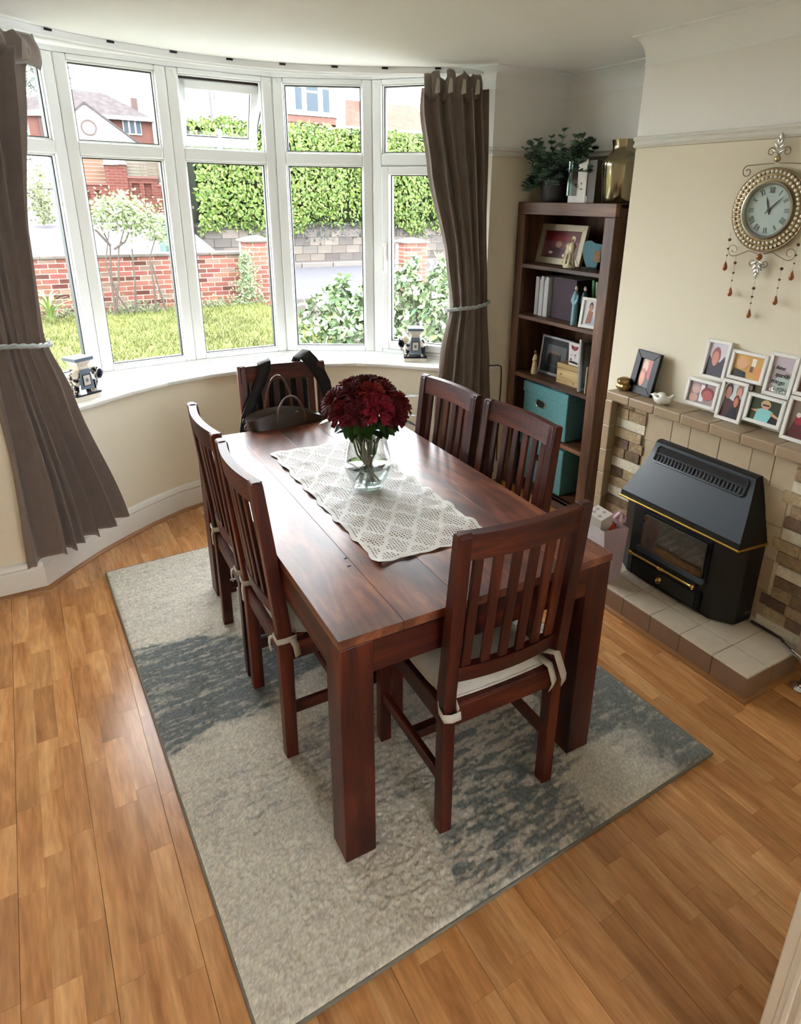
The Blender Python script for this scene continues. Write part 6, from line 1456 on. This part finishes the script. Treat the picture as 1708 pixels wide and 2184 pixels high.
def pier(label, x0, w, z0, courses, cap_h):
    p = thing('gate_pier', label, 'gate pier', (x0 + w / 2, 9.95, z0))
    MB().box(-w / 2 + 0.006, w / 2 - 0.006, 0.006, w - 0.006, 0, courses * 0.0735).build('mortar_core', M_mort, p)
    for c in range(courses):
        z = 0.0385 + c * 0.0735; x = -w / 2
        first = True
        while x < w / 2 - 0.03:
            L = 0.1025 if (first and c % 2) else 0.215
            L = min(L, w / 2 - x); brick(p, x + L / 2, r_.uniform(-0.003, 0.003), z, L, 0.1, r_.choice((0, 0, 1, 1, 1, 2))); x += L + 0.01; first = False
        # side face
        for yy in (0.1125 + 0.11, 0.1125 + 0.32):
            if yy + 0.1 < w + 0.02:
                b = brick(p, 0, 0, 0, 0.215, 0.1, r_.choice((0, 1, 1))); b.matrix_local = TR(-w / 2, yy, z, 0, 0, -PI / 2)
    h = courses * 0.0735
    m = MB(); e = 0.035
    m.hexa([(-w / 2 - e, -e, h), (w / 2 + e, -e, h), (w / 2 + e, w + e, h), (-w / 2 - e, w + e, h)], [(-w / 2 - e, -e, h + 0.03), (w / 2 + e, -e, h + 0.03), (w / 2 + e, w + e, h + 0.03), (-w / 2 - e, w + e, h + 0.03)])
    m.hexa([(-w / 2 - e, -e, h + 0.03), (w / 2 + e, -e, h + 0.03), (w / 2 + e, w + e, h + 0.03), (-w / 2 - e, w + e, h + 0.03)], [(-0.05, w / 2 - 0.05, h + cap_h), (0.05, w / 2 - 0.05, h + cap_h), (0.05, w / 2 + 0.05, h + cap_h), (-0.05, w / 2 + 0.05, h + cap_h)])
    m.build('pier_cap', M_cop, p, bevel=0.01)
    return p
pier('brick gate pier with a stone cap at the end of the low garden wall', 2.80, 0.46, 0.02, 14, 0.10)
pier('brick gate pier farther right, seen beside the right curtain', 5.84, 0.46, 0.02, 13, 0.10)
# retaining wall of grey blocks across the road, with the hedge on top
rw = thing('retaining_wall', 'grey concrete block retaining wall across the road below the hedge', 'wall', (8.5, 17.0, 0.05))
M_blk = [mat('grey_block', (118, 112, 108), 0.9, var=0.2, vs=3, rnd=0.18, spec=0.1), mat('pale_block', (134, 126, 118), 0.9, var=0.2, vs=3, rnd=0.15, spec=0.1)]
MB().box(-4.9, 6.5, 0.012, 0.3, -0.3, 0.98).build('core', mat('block_joint', (70, 66, 62), 0.95), rw)
bb = [None, None]
for c in range(4):
    x = -4.9 + (0.22 if c % 2 else 0)
    while x < 6.3:
        i = r_.randint(0, 1)
        if bb[i] is None: bb[i] = MB().box(-0.218, 0.218, 0, 0.1, -0.107, 0.107).build('block', M_blk[i], rw, bevel=0.006, seg=1); b = bb[i]
        else: b = bb[i].copy(); COL.objects.link(b)
        b.matrix_local = TR(x + 0.22, r_.uniform(-0.006, 0.006), 0.11 + 0.222 * c); x += 0.444
ep = thing('end_post', 'dark brick post at the left end of the retaining wall', 'post', (3.42, 16.9, 0.1))
MB().box(-0.14, 0.14, 0, 0.3, -0.2, 1.35).build('shaft', mat('old_brick', (74, 52, 46), 0.9, var=0.3, vs=10), ep, bevel=0.01); MB().box(-0.17, 0.17, -0.03, 0.33, 1.35, 1.42).build('cap', M_cop, ep, bevel=0.01)
def leaf_cloud(n, fn, size, seed):
    """n small leaves; fn(rng) -> (point, facing)"""
    g = np.random.default_rng(seed); P, Nn = fn(g, n); L = g.uniform(size[0], size[1], n)
    d = g.normal(size=(n, 3)); d -= Nn * (d * Nn).sum(1)[:, None] * 0.8; d /= np.linalg.norm(d, axis=1)[:, None]
    s = np.cross(d, Nn + g.normal(size=(n, 3)) * 0.5); s /= np.linalg.norm(s, axis=1)[:, None] + 1e-9
    V = np.stack([P, P + d * L[:, None] * 0.5 + s * L[:, None] * 0.26, P + d * L[:, None], P + d * L[:, None] * 0.5 - s * L[:, None] * 0.26], 1)
    return V.reshape(-1, 3).tolist(), np.arange(n * 4).reshape(-1, 4).tolist()
def cloud_obj(name, V, F, mt, par):
    me = bpy.data.meshes.new(name); me.from_pydata(V, [], F); me.materials.append(mt)
    o = bpy.data.objects.new(name, me); COL.objects.link(o); o.parent = par; o['kind'] = 'stuff'; return o
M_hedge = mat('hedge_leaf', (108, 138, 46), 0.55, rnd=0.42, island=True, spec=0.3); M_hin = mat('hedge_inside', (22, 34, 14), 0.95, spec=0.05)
hg = thing('hedge', 'tall clipped bright green hedge growing above the grey wall across the road', 'hedge', (8.5, 17.1, 0.9))
def hprof(g, n):
    x = g.uniform(-4.85, 6.4, n); q = g.random(n); bump_ = 0.12 * np.sin(x * 2.3) + 0.10 * np.sin(x * 5.1 + 1) + 0.05 * np.sin(x * 11)
    zlo = 0.05 + 0.16 * np.sin(x * 1.1 + 2) + 0.12 * np.sin(x * 2.9); zhi = 2.58 + 0.04 * np.sin(x * 3) + 0.10 * g.random(n)
    front = q < 0.82; z = np.where(front, zlo + (zhi - zlo) * g.random(n) ** 0.95, zhi - 0.03 + 0.06 * g.random(n)); t = (z - zlo) / (zhi - zlo)
    y = np.where(front, -0.34 - bump_ * 0.7 + 0.25 * (2 * t - 1) ** 4 + g.uniform(-0.09, 0.05, n), g.uniform(-0.2, 0.8, n))
    N = np.stack([g.normal(0, 0.35, n), np.where(front, -1.0, -0.1), np.where(front, 0.15, 1.0)], 1); N /= np.linalg.norm(N, axis=1)[:, None]
    return np.stack([x, y, z], 1), N
V, F = leaf_cloud(21000, hprof, (0.085, 0.15), 5); cloud_obj('foliage', V, F, M_hedge, hg)
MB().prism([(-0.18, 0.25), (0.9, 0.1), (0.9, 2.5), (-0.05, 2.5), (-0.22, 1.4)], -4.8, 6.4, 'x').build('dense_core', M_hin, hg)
V, F = leaf_cloud(2600, lambda g, n: (np.stack([g.uniform(-3.6, 6.4, n), g.uniform(-0.14, 0.02, n), g.uniform(-0.16, 0.35, n) - 0.22 * g.random(n) ** 3], 1), np.tile([0, -1.0, 0.1], (n, 1))), (0.06, 0.12), 6)
cloud_obj('ivy_skirt', V, F, mat('ivy_leaf', (40, 56, 48), 0.6, rnd=0.35, island=True), hg)

# ---------------------------------------------------------------- garden plants
M_gl = [mat('bush_leaf', (168, 194, 126), 0.5, rnd=0.35, spec=0.35), mat('bush_leaf_pale', (196, 210, 150), 0.5, rnd=0.25, spec=0.35), mat('bush_leaf_deep', (116, 158, 118), 0.5, rnd=0.3, spec=0.35)]
M_pet = mat('white_petal', (245, 242, 236), 0.7); M_twig = mat('twig', (82, 70, 58), 0.85, var=0.2, vs=30)
LM = []
for i, mt in enumerate(M_gl):
    m = MB(); leaf_mesh(m, (0, 0, 0), (1, 0, 0.1), (0, 0, 1), 0.115, 0.036, 0.25); LM.append(m.build('leaf', mt, None, smooth=True))
def bush(label, loc, rx, ry, h, nleaf, nfl, seed):
    t = thing('flowering_shrub', label, 'shrub', loc); g = random.Random(seed)
    for k in range(9):
        a = g.random() * 6.28; m = MB(); m.tube([(0.05 * math.cos(a), 0.05 * math.sin(a), -0.05), (0.4 * rx * math.cos(a), 0.4 * ry * math.sin(a), h * 0.5), (0.75 * rx * math.cos(a), 0.75 * ry * math.sin(a), h * 0.8)], [0.012, 0.008, 0.004], 6); m.build('branch', M_twig, t)
    def surf():
        a = g.random() * 6.28; u = g.random() ** 0.6; zz = h * (0.12 + 0.88 * u); f = math.sqrt(max(0, 1 - (u * 0.97) ** 2.4)) * (0.82 + 0.25 * math.sin(a * 3 + u * 7 + seed)) * (0.72 + 0.3 * g.random())
        return Vector((rx * f * math.cos(a), ry * f * math.sin(a), zz * (0.88 + 0.16 * math.sin(a * 2 + seed)))), a
    for k in range(nleaf):
        p, a = surf(); i = g.choice((0, 0, 1, 2)); o = LM[i].copy(); COL.objects.link(o); o.parent = t; o.name = 'leaf'
        o.matrix_local = Matrix.Translation(p) @ Euler((g.uniform(-0.6, 0.6), g.uniform(-0.5, 0.7), a + g.uniform(-1.2, 1.2))).to_matrix().to_4x4() @ Matrix.Scale(g.uniform(0.75, 1.3), 4)
    V, F = leaf_cloud(int(nleaf * 11), lambda G, n: (np.array([[*surf()[0]] for _ in range(n)]) * [0.93, 0.93, 0.97], np.array([[math.cos(i), math.sin(i), 0.6] for i in range(n)]) / 1.17), (0.06, 0.12), seed)
    cloud_obj('inner_leaves', V, F, mat('inner_leaf', (150, 180, 128), 0.6, rnd=0.35, island=True), t)
    for k in range(nfl):
        p, a = surf(); m = MB()
        for j in range(5): b = j * 1.2566; m.ell((0.026 * math.cos(b), 0.026 * math.sin(b), 0), (0.020, 0.017, 0.007), 8, 4)
        m.build('blossom', M_pet, t, M=Matrix.Translation(p * 1.03) @ Euler((g.uniform(-0.9, 0.9) + 0.6, g.uniform(-0.6, 0.6), 0)).to_matrix().to_4x4())
    return t
bush('leafy white flowering shrub close outside, left of the sill ornament', (2.62, 5.5, 0.0), 0.72, 0.55, 0.93, 190, 16, 3)
bush('larger leafy white flowering shrub outside behind the right curtain', (3.50, 5.4, 0.0), 0.85, 0.6, 1.12, 200, 26, 8)
for o in LM: bpy.data.objects.remove(o)
rt = thing('rose_tree', 'straggly pale flowering rose bush on thin stems before the garden wall', 'shrub', (0.9, 9.5, GZ)); g = random.Random(14)
tips = []
for (x0, pts) in ((-0.28, [(-0.28, 0, 0), (-0.16, 0, 0.5), (-0.10, 0, 0.95), (0.02, 0, 1.25)]), (-0.26, [(-0.26, 0, 0), (-0.26, 0, 0.5), (-0.2, 0.05, 1.0), (-0.32, 0, 1.35)]), (-0.2, [(-0.05, 0, 0.0), (-0.20, 0, 0.3), (-0.30, 0, 0.75), (-0.2, -0.05, 1.2)]), (0, [(0.02, 0.0, 0.0), (0.06, 0, 0.5), (0.08, 0, 0.95)]), (0.3, [(0.30, 0, 0), (0.32, 0, 0.4), (0.30, 0, 0.8), (0.42, 0, 1.1)]), (0.3, [(0.46, 0, 0), (0.38, 0, 0.4), (0.33, 0.02, 0.75)]), (-0.3, [(-0.16, 0, 0.95), (0.0, 0, 1.05), (0.08, 0, 1.2), (0.2, 0, 1.35)]), (-0.3, [(-0.2, 0, 1.0), (-0.35, 0, 1.2), (-0.45, 0, 1.3)])):
    m = MB(); m.tube(pts, [0.018 - 0.004 * i for i in range(len(pts))], 6); m.build('stem', M_twig, rt, smooth=True)
for cx_, cz_, rx_, rz_, n in ((-0.20, 1.45, 0.26, 0.22, 700), (0.22, 1.36, 0.38, 0.24, 950), (0.02, 1.56, 0.16, 0.16, 300), (0.48, 1.14, 0.16, 0.14, 240), (0.55, 1.35, 0.2, 0.08, 150)):
    V, F = leaf_cloud(n, lambda G, n_: (np.stack([cx_ + rx_ * G.normal(0, 0.45, n_), G.normal(0, 0.14, n_), cz_ + rz_ * G.normal(0, 0.5, n_)], 1), np.tile([0.1, -0.8, 0.5], (n_, 1))), (0.035, 0.075), int(n + cx_ * 10))
    cloud_obj('leaf_mass', V, F, mat('rose_bush_leaf', (118, 140, 72), 0.6, rnd=0.35, island=True), rt)
for k in range(26):
    q = g.choice(((-0.20, 1.45, 0.3, 0.3), (0.22, 1.36, 0.45, 0.3))); m = MB(); m.ell((0, 0, 0), (0.028, 0.02, 0.024), 8, 6); m.build('white_rose', M_pet, rt, smooth=True, M=TR(q[0] + q[2] * g.uniform(-0.8, 0.8), -0.2 + 0.1 * g.random(), q[1] + q[3] * g.uniform(-0.8, 0.8)))
cl_ = thing('climbing_plant', 'narrow green climber at the foot of the capped brick pier', 'plant', (2.72, 9.84, GZ))
V, F = leaf_cloud(900, lambda G, n: ((lambda t: np.stack([G.normal(0, 1, n) * (0.05 + 0.12 * (1 - t) ** 2), G.normal(-0.05, 0.04, n), 0.86 * t], 1))(G.random(n)), np.tile([0, -0.9, 0.3], (n, 1))), (0.03, 0.07), 17); cloud_obj('foliage', V, F, mat('climber_leaf', (120, 146, 90), 0.6, rnd=0.4, island=True), cl_)
sp = thing('strap_leaf_plant', 'clump of long strappy leaves beside the left curtain outside', 'plant', (-0.22, 9.2, GZ)); g = random.Random(5)
for k in range(26):
    a = g.random() * 6.28; L = 0.35 + 0.3 * g.random(); q = 0.12 + 0.25 * g.random()
    pts = [(q * math.cos(a) * t * t * 1.2, q * math.sin(a) * t * t * 1.2, L * (t - 0.35 * t ** 3)) for t in [i / 6 for i in range(7)]]
    ribbon(pts, 0.03, (-math.sin(a), math.cos(a), 0)).build('leaf', mat('strap_leaf', (130, 164, 70), 0.5, rnd=0.25), sp, smooth=True, solid=0.002)
for k, (x, n, lab) in enumerate(((0.15, 380, 'low scruffy weeds along the wall beside the strappy leaves'), (1.0, 420, 'tuft of weeds at the foot of the rose bush'), (2.1, 260, 'thin weeds at the base of the bare brick wall'))):
    t = thing('weed_patch', lab, 'weeds', (x, 9.78, GZ))
    V, F = leaf_cloud(n, lambda G, n_: (np.stack([G.normal(0, 0.24, n_), G.normal(-0.05, 0.08, n_), np.abs(G.normal(0, 0.07, n_))], 1), np.tile([0.1, -0.7, 0.6], (n_, 1))), (0.03, 0.07), 40 + k); cloud_obj('foliage', V, F, mat('weed_leaf', (96, 106, 62), 0.7, rnd=0.4, island=True), t)

# ---------------------------------------------------------------- far side of the side road
def brickmat(name, c1, c2, cm, sx=4.4):
    if name in MC: return MC[name]
    m = mat(name, c1, 0.9, spec=0.1); t = m.node_tree; b = t.nodes['Principled BSDF']; N = t.nodes.new
    tc = N('ShaderNodeTexCoord'); mp = N('ShaderNodeMapping'); mp.inputs['Rotation'].default_value = (PI / 2, 0, 0); mp.inputs['Scale'].default_value = (sx, sx, sx); bt = N('ShaderNodeTexBrick')
    bt.inputs['Color1'].default_value = lin(c1); bt.inputs['Color2'].default_value = lin(c2); bt.inputs['Mortar'].default_value = lin(cm); bt.inputs['Scale'].default_value = 1.0
    bt.inputs['Brick Width'].default_value = 0.99; bt.inputs['Row Height'].default_value = 0.33; bt.inputs['Mortar Size'].default_value = 0.03
    sp_ = N('ShaderNodeSeparateXYZ'); cb = N('ShaderNodeCombineXYZ'); L = t.links.new
    L(tc.outputs['Object'], sp_.inputs[0]); L(sp_.outputs['X'], cb.inputs['X']); L(sp_.outputs['Z'], cb.inputs['Y'])
    sc = N('ShaderNodeVectorMath'); sc.operation = 'SCALE'; sc.inputs['Scale'].default_value = sx; L(cb.outputs[0], sc.inputs[0]); L(sc.outputs[0], bt.inputs['Vector']); L(bt.outputs['Color'], b.inputs['Base Color'])
    return m
M_fb = brickmat('far_brick', (116, 64, 56), (128, 76, 66), (136, 108, 98)); M_band = mat('band_brick', (132, 82, 72), 0.9)
fw = thing('boundary_wall', 'stepped red brick boundary wall with recessed panels across the side road', 'wall', (2.4, 20.0, 1.5))
def pan_wall(x0, x1, z1, rec):
    MB().box(x0, x1, 0.08, 0.3, -0.5, z1).build('brick_face', M_fb, fw)
    xs = [x0] + [v for r0, r1 in rec for v in (r0, r1)] + [x1]
    m = MB()
    for a, b in zip(xs[::2], xs[1::2]): m.box(a, b, 0, 0.081, -0.5, z1)
    for a, b in rec: m.box(a, b, 0, 0.081, -0.5, z1 - 0.55); m.box(a, b, 0, 0.081, z1 - 0.13, z1)
    m.build('brick_panel', M_fb, fw); MB().box(x0 - 0.02, x1 + 0.02, -0.04, 0.33, z1, z1 + 0.05).build('string_course', M_band, fw)
pan_wall(-1.2, -0.34, 0.50, [(-1.0, -0.84), (-0.72, -0.58)])
pan_wall(0.16, 0.95, 0.70, [(0.26, 0.46), (0.58, 0.78)]); pan_wall(0.95, 1.35, 0.50, [(1.02, 1.24)])
for x0, x1, zc in ((-0.36, -0.08, 1.08), (-0.08, 0.16, 1.10)):
    MB().box(x0, x1, -0.05, 0.3, -0.5, zc - 0.06).build('brick_pier', M_fb, fw); MB().hexa([(x0 - 0.05, -0.1, zc - 0.06), (x1 + 0.05, -0.1, zc - 0.06), (x1 + 0.05, 0.35, zc - 0.06), (x0 - 0.05, 0.35, zc - 0.06)], [(x0 + 0.02, -0.03, zc + 0.03), (x1 - 0.02, -0.03, zc + 0.03), (x1 - 0.02, 0.28, zc + 0.03), (x0 + 0.02, 0.28, zc + 0.03)]).build('pier_cap', M_cop, fw)
fe = thing('timber_fence', 'pale timber fence panels on top of the stepped brick wall', 'fence', (3.0, 20.1, 2.1)); M_fe = mat('pale_timber', (116, 106, 88), 0.85, rnd=0.12)
s0 = None
for x0, x1 in ((-0.42, -0.02), (0.0, 0.42), (0.44, 0.75)):
    MB().box(x0 - 0.02, x0 + 0.02, -0.03, 0.02, 0.0, 0.62).build('fence_post', M_fe, fe)
    for k in range(7): MB().box(x0 + 0.02, x1, -0.012 + 0.006 * (k % 2), 0.006, 0.03 + 0.08 * k, 0.105 + 0.08 * k).build('slat', M_fe, fe)
gd = thing('garage_door', 'orange timber garage door behind the recessed brick wall', 'garage door', (1.6, 20.6, 1.9)); M_or = mat('orange_timber', (128, 84, 46), 0.7, rnd=0.08)
for k in range(8): MB().box(-0.65, 0.48, 0, 0.03, 0.1 * k, 0.1 * k + 0.092).build('plank', M_or, gd)
bn = thing('utility_cabinet', 'teal green street cabinet behind the garden wall', 'cabinet', (2.20, 13.0, 0.25)); M_cab = mat('teal_cabinet', (36, 84, 78), 0.6)
MB().box(-0.17, 0.17, 0, 0.3, 0, 0.96).build('body', M_cab, bn, bevel=0.01); MB().box(-0.19, 0.19, -0.02, 0.32, 0.96, 1.0).build('lid', M_cab, bn, bevel=0.01); MB().box(-0.17, -0.10, -0.006, 0.0, 0.04, 0.92).build('door_edge', mat('teal_pale', (80, 122, 118), 0.6), bn)
lp = thing('lamp_post', 'thin grey street lamp post rising behind the hedge', 'lamp post', (6.1, 24.0, 1.2)); MB().tube([(0, 0, 0), (0, 0, 6.5)], 0.045, 8).build('column', mat('lamp_grey', (74, 74, 76), 0.6), lp); MB().tube([(0.14, 0, 3.9), (0.16, 0, 3.65)], 0.03, 6).build('bracket', mat('lamp_grey', (74, 74, 76), 0.6), lp)

# ---------------------------------------------------------------- houses
M_rend = mat('white_render', (226, 224, 216), 0.9); M_slate = mat('grey_roof_tiles', (104, 98, 98), 0.95, spec=0.0, var=0.2, vs=2.5, bump=0.3, bs=8); M_clay = mat('terracotta_tiles', (150, 108, 98), 0.95, spec=0.0, var=0.15, vs=3, bump=0.3, bs=8)
M_hbr = mat('house_brick', (124, 76, 62), 0.9, var=0.12, vs=3); M_trim = mat('white_trim', (229, 229, 226), 0.6); M_pane = mat('far_pane', (58, 78, 92), 0.4, spec=0.2); M_ring = mat('ring_brick', (108, 88, 84), 0.9)
def ringwin(par, x, z, r0, y):
    m = MB(); m.lathe([(r0 * 0.8, 0), (r0 * 0.8, 0.12), (r0, 0.12), (r0, 0)], 32, TR(x, y, z, PI / 2)); f = m.build('round_window', M_ring, par, smooth=True, angle=40)
    m = MB(); m.lathe([(0, 0.02), (r0 * 0.81, 0.02), (r0 * 0.81, 0), (0, 0)], 32, TR(x, y, z, PI / 2)); return f, m
def win(par, x0, x1, z0, z1, y, cols):
    f = MB().box(x0, x1, y - 0.08, y + 0.02, z0, z1).build('window', M_trim, par); w = (x1 - x0) / cols
    for k in range(cols): MB().box(x0 + w * k + 0.08, x0 + w * (k + 1) - 0.05, y - 0.11, y - 0.075, z0 + 0.1, z1 - 0.1).build('pane', M_pane, f)
h1 = thing('house', 'brick house with grey hipped roof and a white gable with a round window', 'house', (7.0, 57.2, 2.0))
b = Vector((7.0, 57.2, 2.0))
def hp(x, z): return (x - b.x, z - b.z)
MB().box(-2.9, 3.37, 0, 6, 0, hp(0, 7.1)[1]).build('brick_wall', M_hbr, h1)
m = MB(); A = [(-3.4, -0.4, 5.15), (3.65, -0.4, 5.05), (3.65, 7, 5.05), (-3.4, 7, 5.15)]; m.add(A + [(-2.4, 3, 7.2), (0.5, 3, 7.1)], [(0, 1, 5, 4), (1, 2, 5), (2, 3, 4, 5), (3, 0, 4)]); m.build('roof', M_slate, h1)
MB().box(-1.0, 3.7, -0.5, -0.38, 5.0, 5.28).build('fascia', M_trim, h1)
gx, gz = hp(5.45, 7.69)
m = MB(); m.prism([(gx - 3.6, gz - 2.9), (gx, gz), (gx + 3.6, gz - 2.67), (gx + 3.6, -0.2), (gx - 3.6, -0.2)], -2.2, -0.1, 'y'); m.build('gable_wall', M_rend, h1)
for s, dz in ((-1, -2.9), (1, -2.67)):
    m = MB(); m.hexa([(gx, -2.35, gz), (gx + s * 3.75, -2.35, gz + dz * 1.04), (gx + s * 3.75, 0, gz + dz * 1.04), (gx, 0, gz)], [(gx, -2.35, gz + 0.16), (gx + s * 3.75, -2.35, gz + dz * 1.04 + 0.16), (gx + s * 3.75, 0, gz + dz * 1.04 + 0.16), (gx, 0, gz + 0.16)]); m.build('gable_verge', M_slate, h1)
f, m = ringwin(h1, hp(5.53, 0)[0], hp(0, 6.20)[1], 0.52, -2.2); m.build('render_disc', M_rend, f)
win(h1, hp(8.1, 0)[0], hp(9.4, 0)[0], hp(0, 6.05)[1], hp(0, 7.1)[1], 0.0, 3)
MB().box(hp(9.15, 0)[0], hp(9.6, 0)[0], 1.4, 2.0, 5.2, hp(0, 8.75)[1]).build('chimney', mat('chimney_brick', (98, 74, 70), 0.9), h1)
m = MB(); m.tube([(3.28, -0.1, 0), (3.28, -0.1, 5.0)], 0.09, 6); m.build('downpipe', M_trim, h1)
h2 = thing('house', 'white rendered house with a tall bay window and clay tile course above the hedge', 'house', (16.5, 42.0, 2.0)); b = Vector((16.5, 42.0, 2.0))
MB().box(-3.2, 3.2, 0.6, 6, 0, 8.6).build('wall', M_rend, h2)
m = MB(); m.prism([(-2.2, 0.6), (-1.6, -0.4), (1.75, -0.4), (2.3, 0.6)], 0, 7.6); m.build('bay', M_rend, h2)
m = MB(); m.prism([(-2.4, 0.6), (-1.75, -0.62), (1.95, -0.62), (2.5, 0.6)], 4.12, 4.52); m.build('tile_course', M_clay, h2, bevel=0.03)
MB().prism([(-2.45, 0.6), (-1.8, -0.7), (2.0, -0.7), (2.55, 0.6)], 4.54, 4.66).build('sill_band', M_trim, h2)
for x0, x1, z0, z1 in ((-0.62, -0.2, 4.88, 6.1), (0.12, 0.86, 4.84, 5.85), (0.12, 0.86, 5.98, 6.3), (1.2, 1.62, 4.84, 6.12)): f = MB().box(x0 - 0.07, x1 + 0.07, -0.44, -0.36, z0 - 0.07, z1 + 0.07).build('window', M_trim, h2); MB().box(x0, x1, -0.47, -0.43, z0, z1).build('pane', M_pane, f)
h3 = thing('house', 'terracotta roofed house with a chimney stack farther right above the hedge', 'house', (22.3, 44.0, 2.0))
MB().box(-2.4, 4.5, 0, 5, 0, 4.3).build('wall', M_rend, h3)
m = MB(); m.add([(-2.45, -0.4, 4.3), (5.0, -0.4, 4.3), (5.0, 2.5, 6.35), (-2.45, 2.5, 6.35), (5.0, 5.4, 4.3), (-2.45, 5.4, 4.3)], [(0, 1, 2, 3), (2, 4, 5, 3), (0, 3, 5), (1, 4, 2)]); m.build('roof', M_clay, h3)
MB().box(-2.5, 5.0, -0.55, -0.4, 4.2, 4.36).build('gutter', M_trim, h3); MB().box(0.1, 0.75, 1.2, 1.9, 4.9, 7.0).build('chimney', mat('clay_brick', (118, 84, 78), 0.9), h3); MB().box(0.3, 0.55, 1.4, 1.7, 7.0, 7.35).build('chimney_pot', M_trim, h3)
h4 = thing('house', 'white house gable with a round window beyond the open sash', 'house', (17.0, 58.0, 2.0))
m = MB(); m.prism([(-3.4, 0), (3.4, 0), (3.4, 7.2), (0, 11.0), (-3.4, 7.2)], 0, 5, 'y'); m.build('gable_wall', M_rend, h4); f, m = ringwin(h4, 0.1, 7.85, 0.72, 0.0); m.build('pane', M_pane, f)
h5 = thing('house', 'small brick house end with white eaves under the conifer at far left', 'house', (2.7, 57.0, 2.0))
MB().box(-0.8, 0.75, 0, 3, 0, 5.0).build('wall', M_hbr, h5); m = MB(); m.prism([(-1.1, 4.85), (-0.8, 5.2), (0.9, 5.45), (1.0, 5.1), (0.9, 4.95)], -0.3, 3.2, 'y'); m.build('eaves', M_trim, h5)
MB().hexa([(-1.1, -0.2, 5.2), (1.1, -0.2, 5.4), (1.1, 3.2, 5.4), (-1.1, 3.2, 5.2)], [(-0.6, 1.4, 6.2), (1.0, 1.4, 6.4), (1.0, 1.6, 6.4), (-0.6, 1.6, 6.2)]).build('roof', M_slate, h5); MB().box(-0.15, 0.2, -0.12, 0.0, 0.3, 4.8).build('chimney_breast', mat('chimney_brick', (98, 74, 70), 0.9), h5)
def tree(label, loc, h, r0, n, seed, col):
    t = thing('garden_tree', label, 'tree', loc); MB().tube([(0, 0, 0), (0.1, 0, h * 0.5), (0, 0, h * 0.9)], [0.28, 0.18, 0.05], 8).build('trunk', M_twig, t)
    V, F = leaf_cloud(n, lambda G, n_: ((lambda t_, a, q: np.stack([r0 * (1.15 - t_) * q * np.cos(a), r0 * (1.15 - t_) * q * np.sin(a), h * (0.2 + 0.8 * t_)], 1))(G.random(n_), G.random(n_) * 6.28, G.random(n_) ** 0.5), np.tile([0, -0.8, 0.5], (n_, 1))), (0.25, 0.55), seed); cloud_obj('foliage', V, F, mat(*col), t)
tree('tall feathery tree seen through the leftmost top pane', (4.0, 72.0, 1.5), 15.0, 4.2, 2600, 3, ('far_leaf', (86, 104, 88), 0.8))
fs = thing('road_side_shrub', 'pale green shrub before the side road wall at far left', 'shrub', (0.25, 17.8, 1.1))
V, F = leaf_cloud(700, lambda G, n: (np.stack([G.normal(0, 0.14, n), G.normal(0, 0.15, n), np.abs(G.normal(0.55, 0.35, n))], 1), np.tile([0, -0.8, 0.5], (n, 1))), (0.05, 0.12), 71); cloud_obj('foliage', V, F, mat('verge_leaf', (112, 122, 70), 0.7), fs); MB().tube([(0, 0, 0), (0, 0, 0.6)], 0.02, 6).build('stem', M_twig, fs)
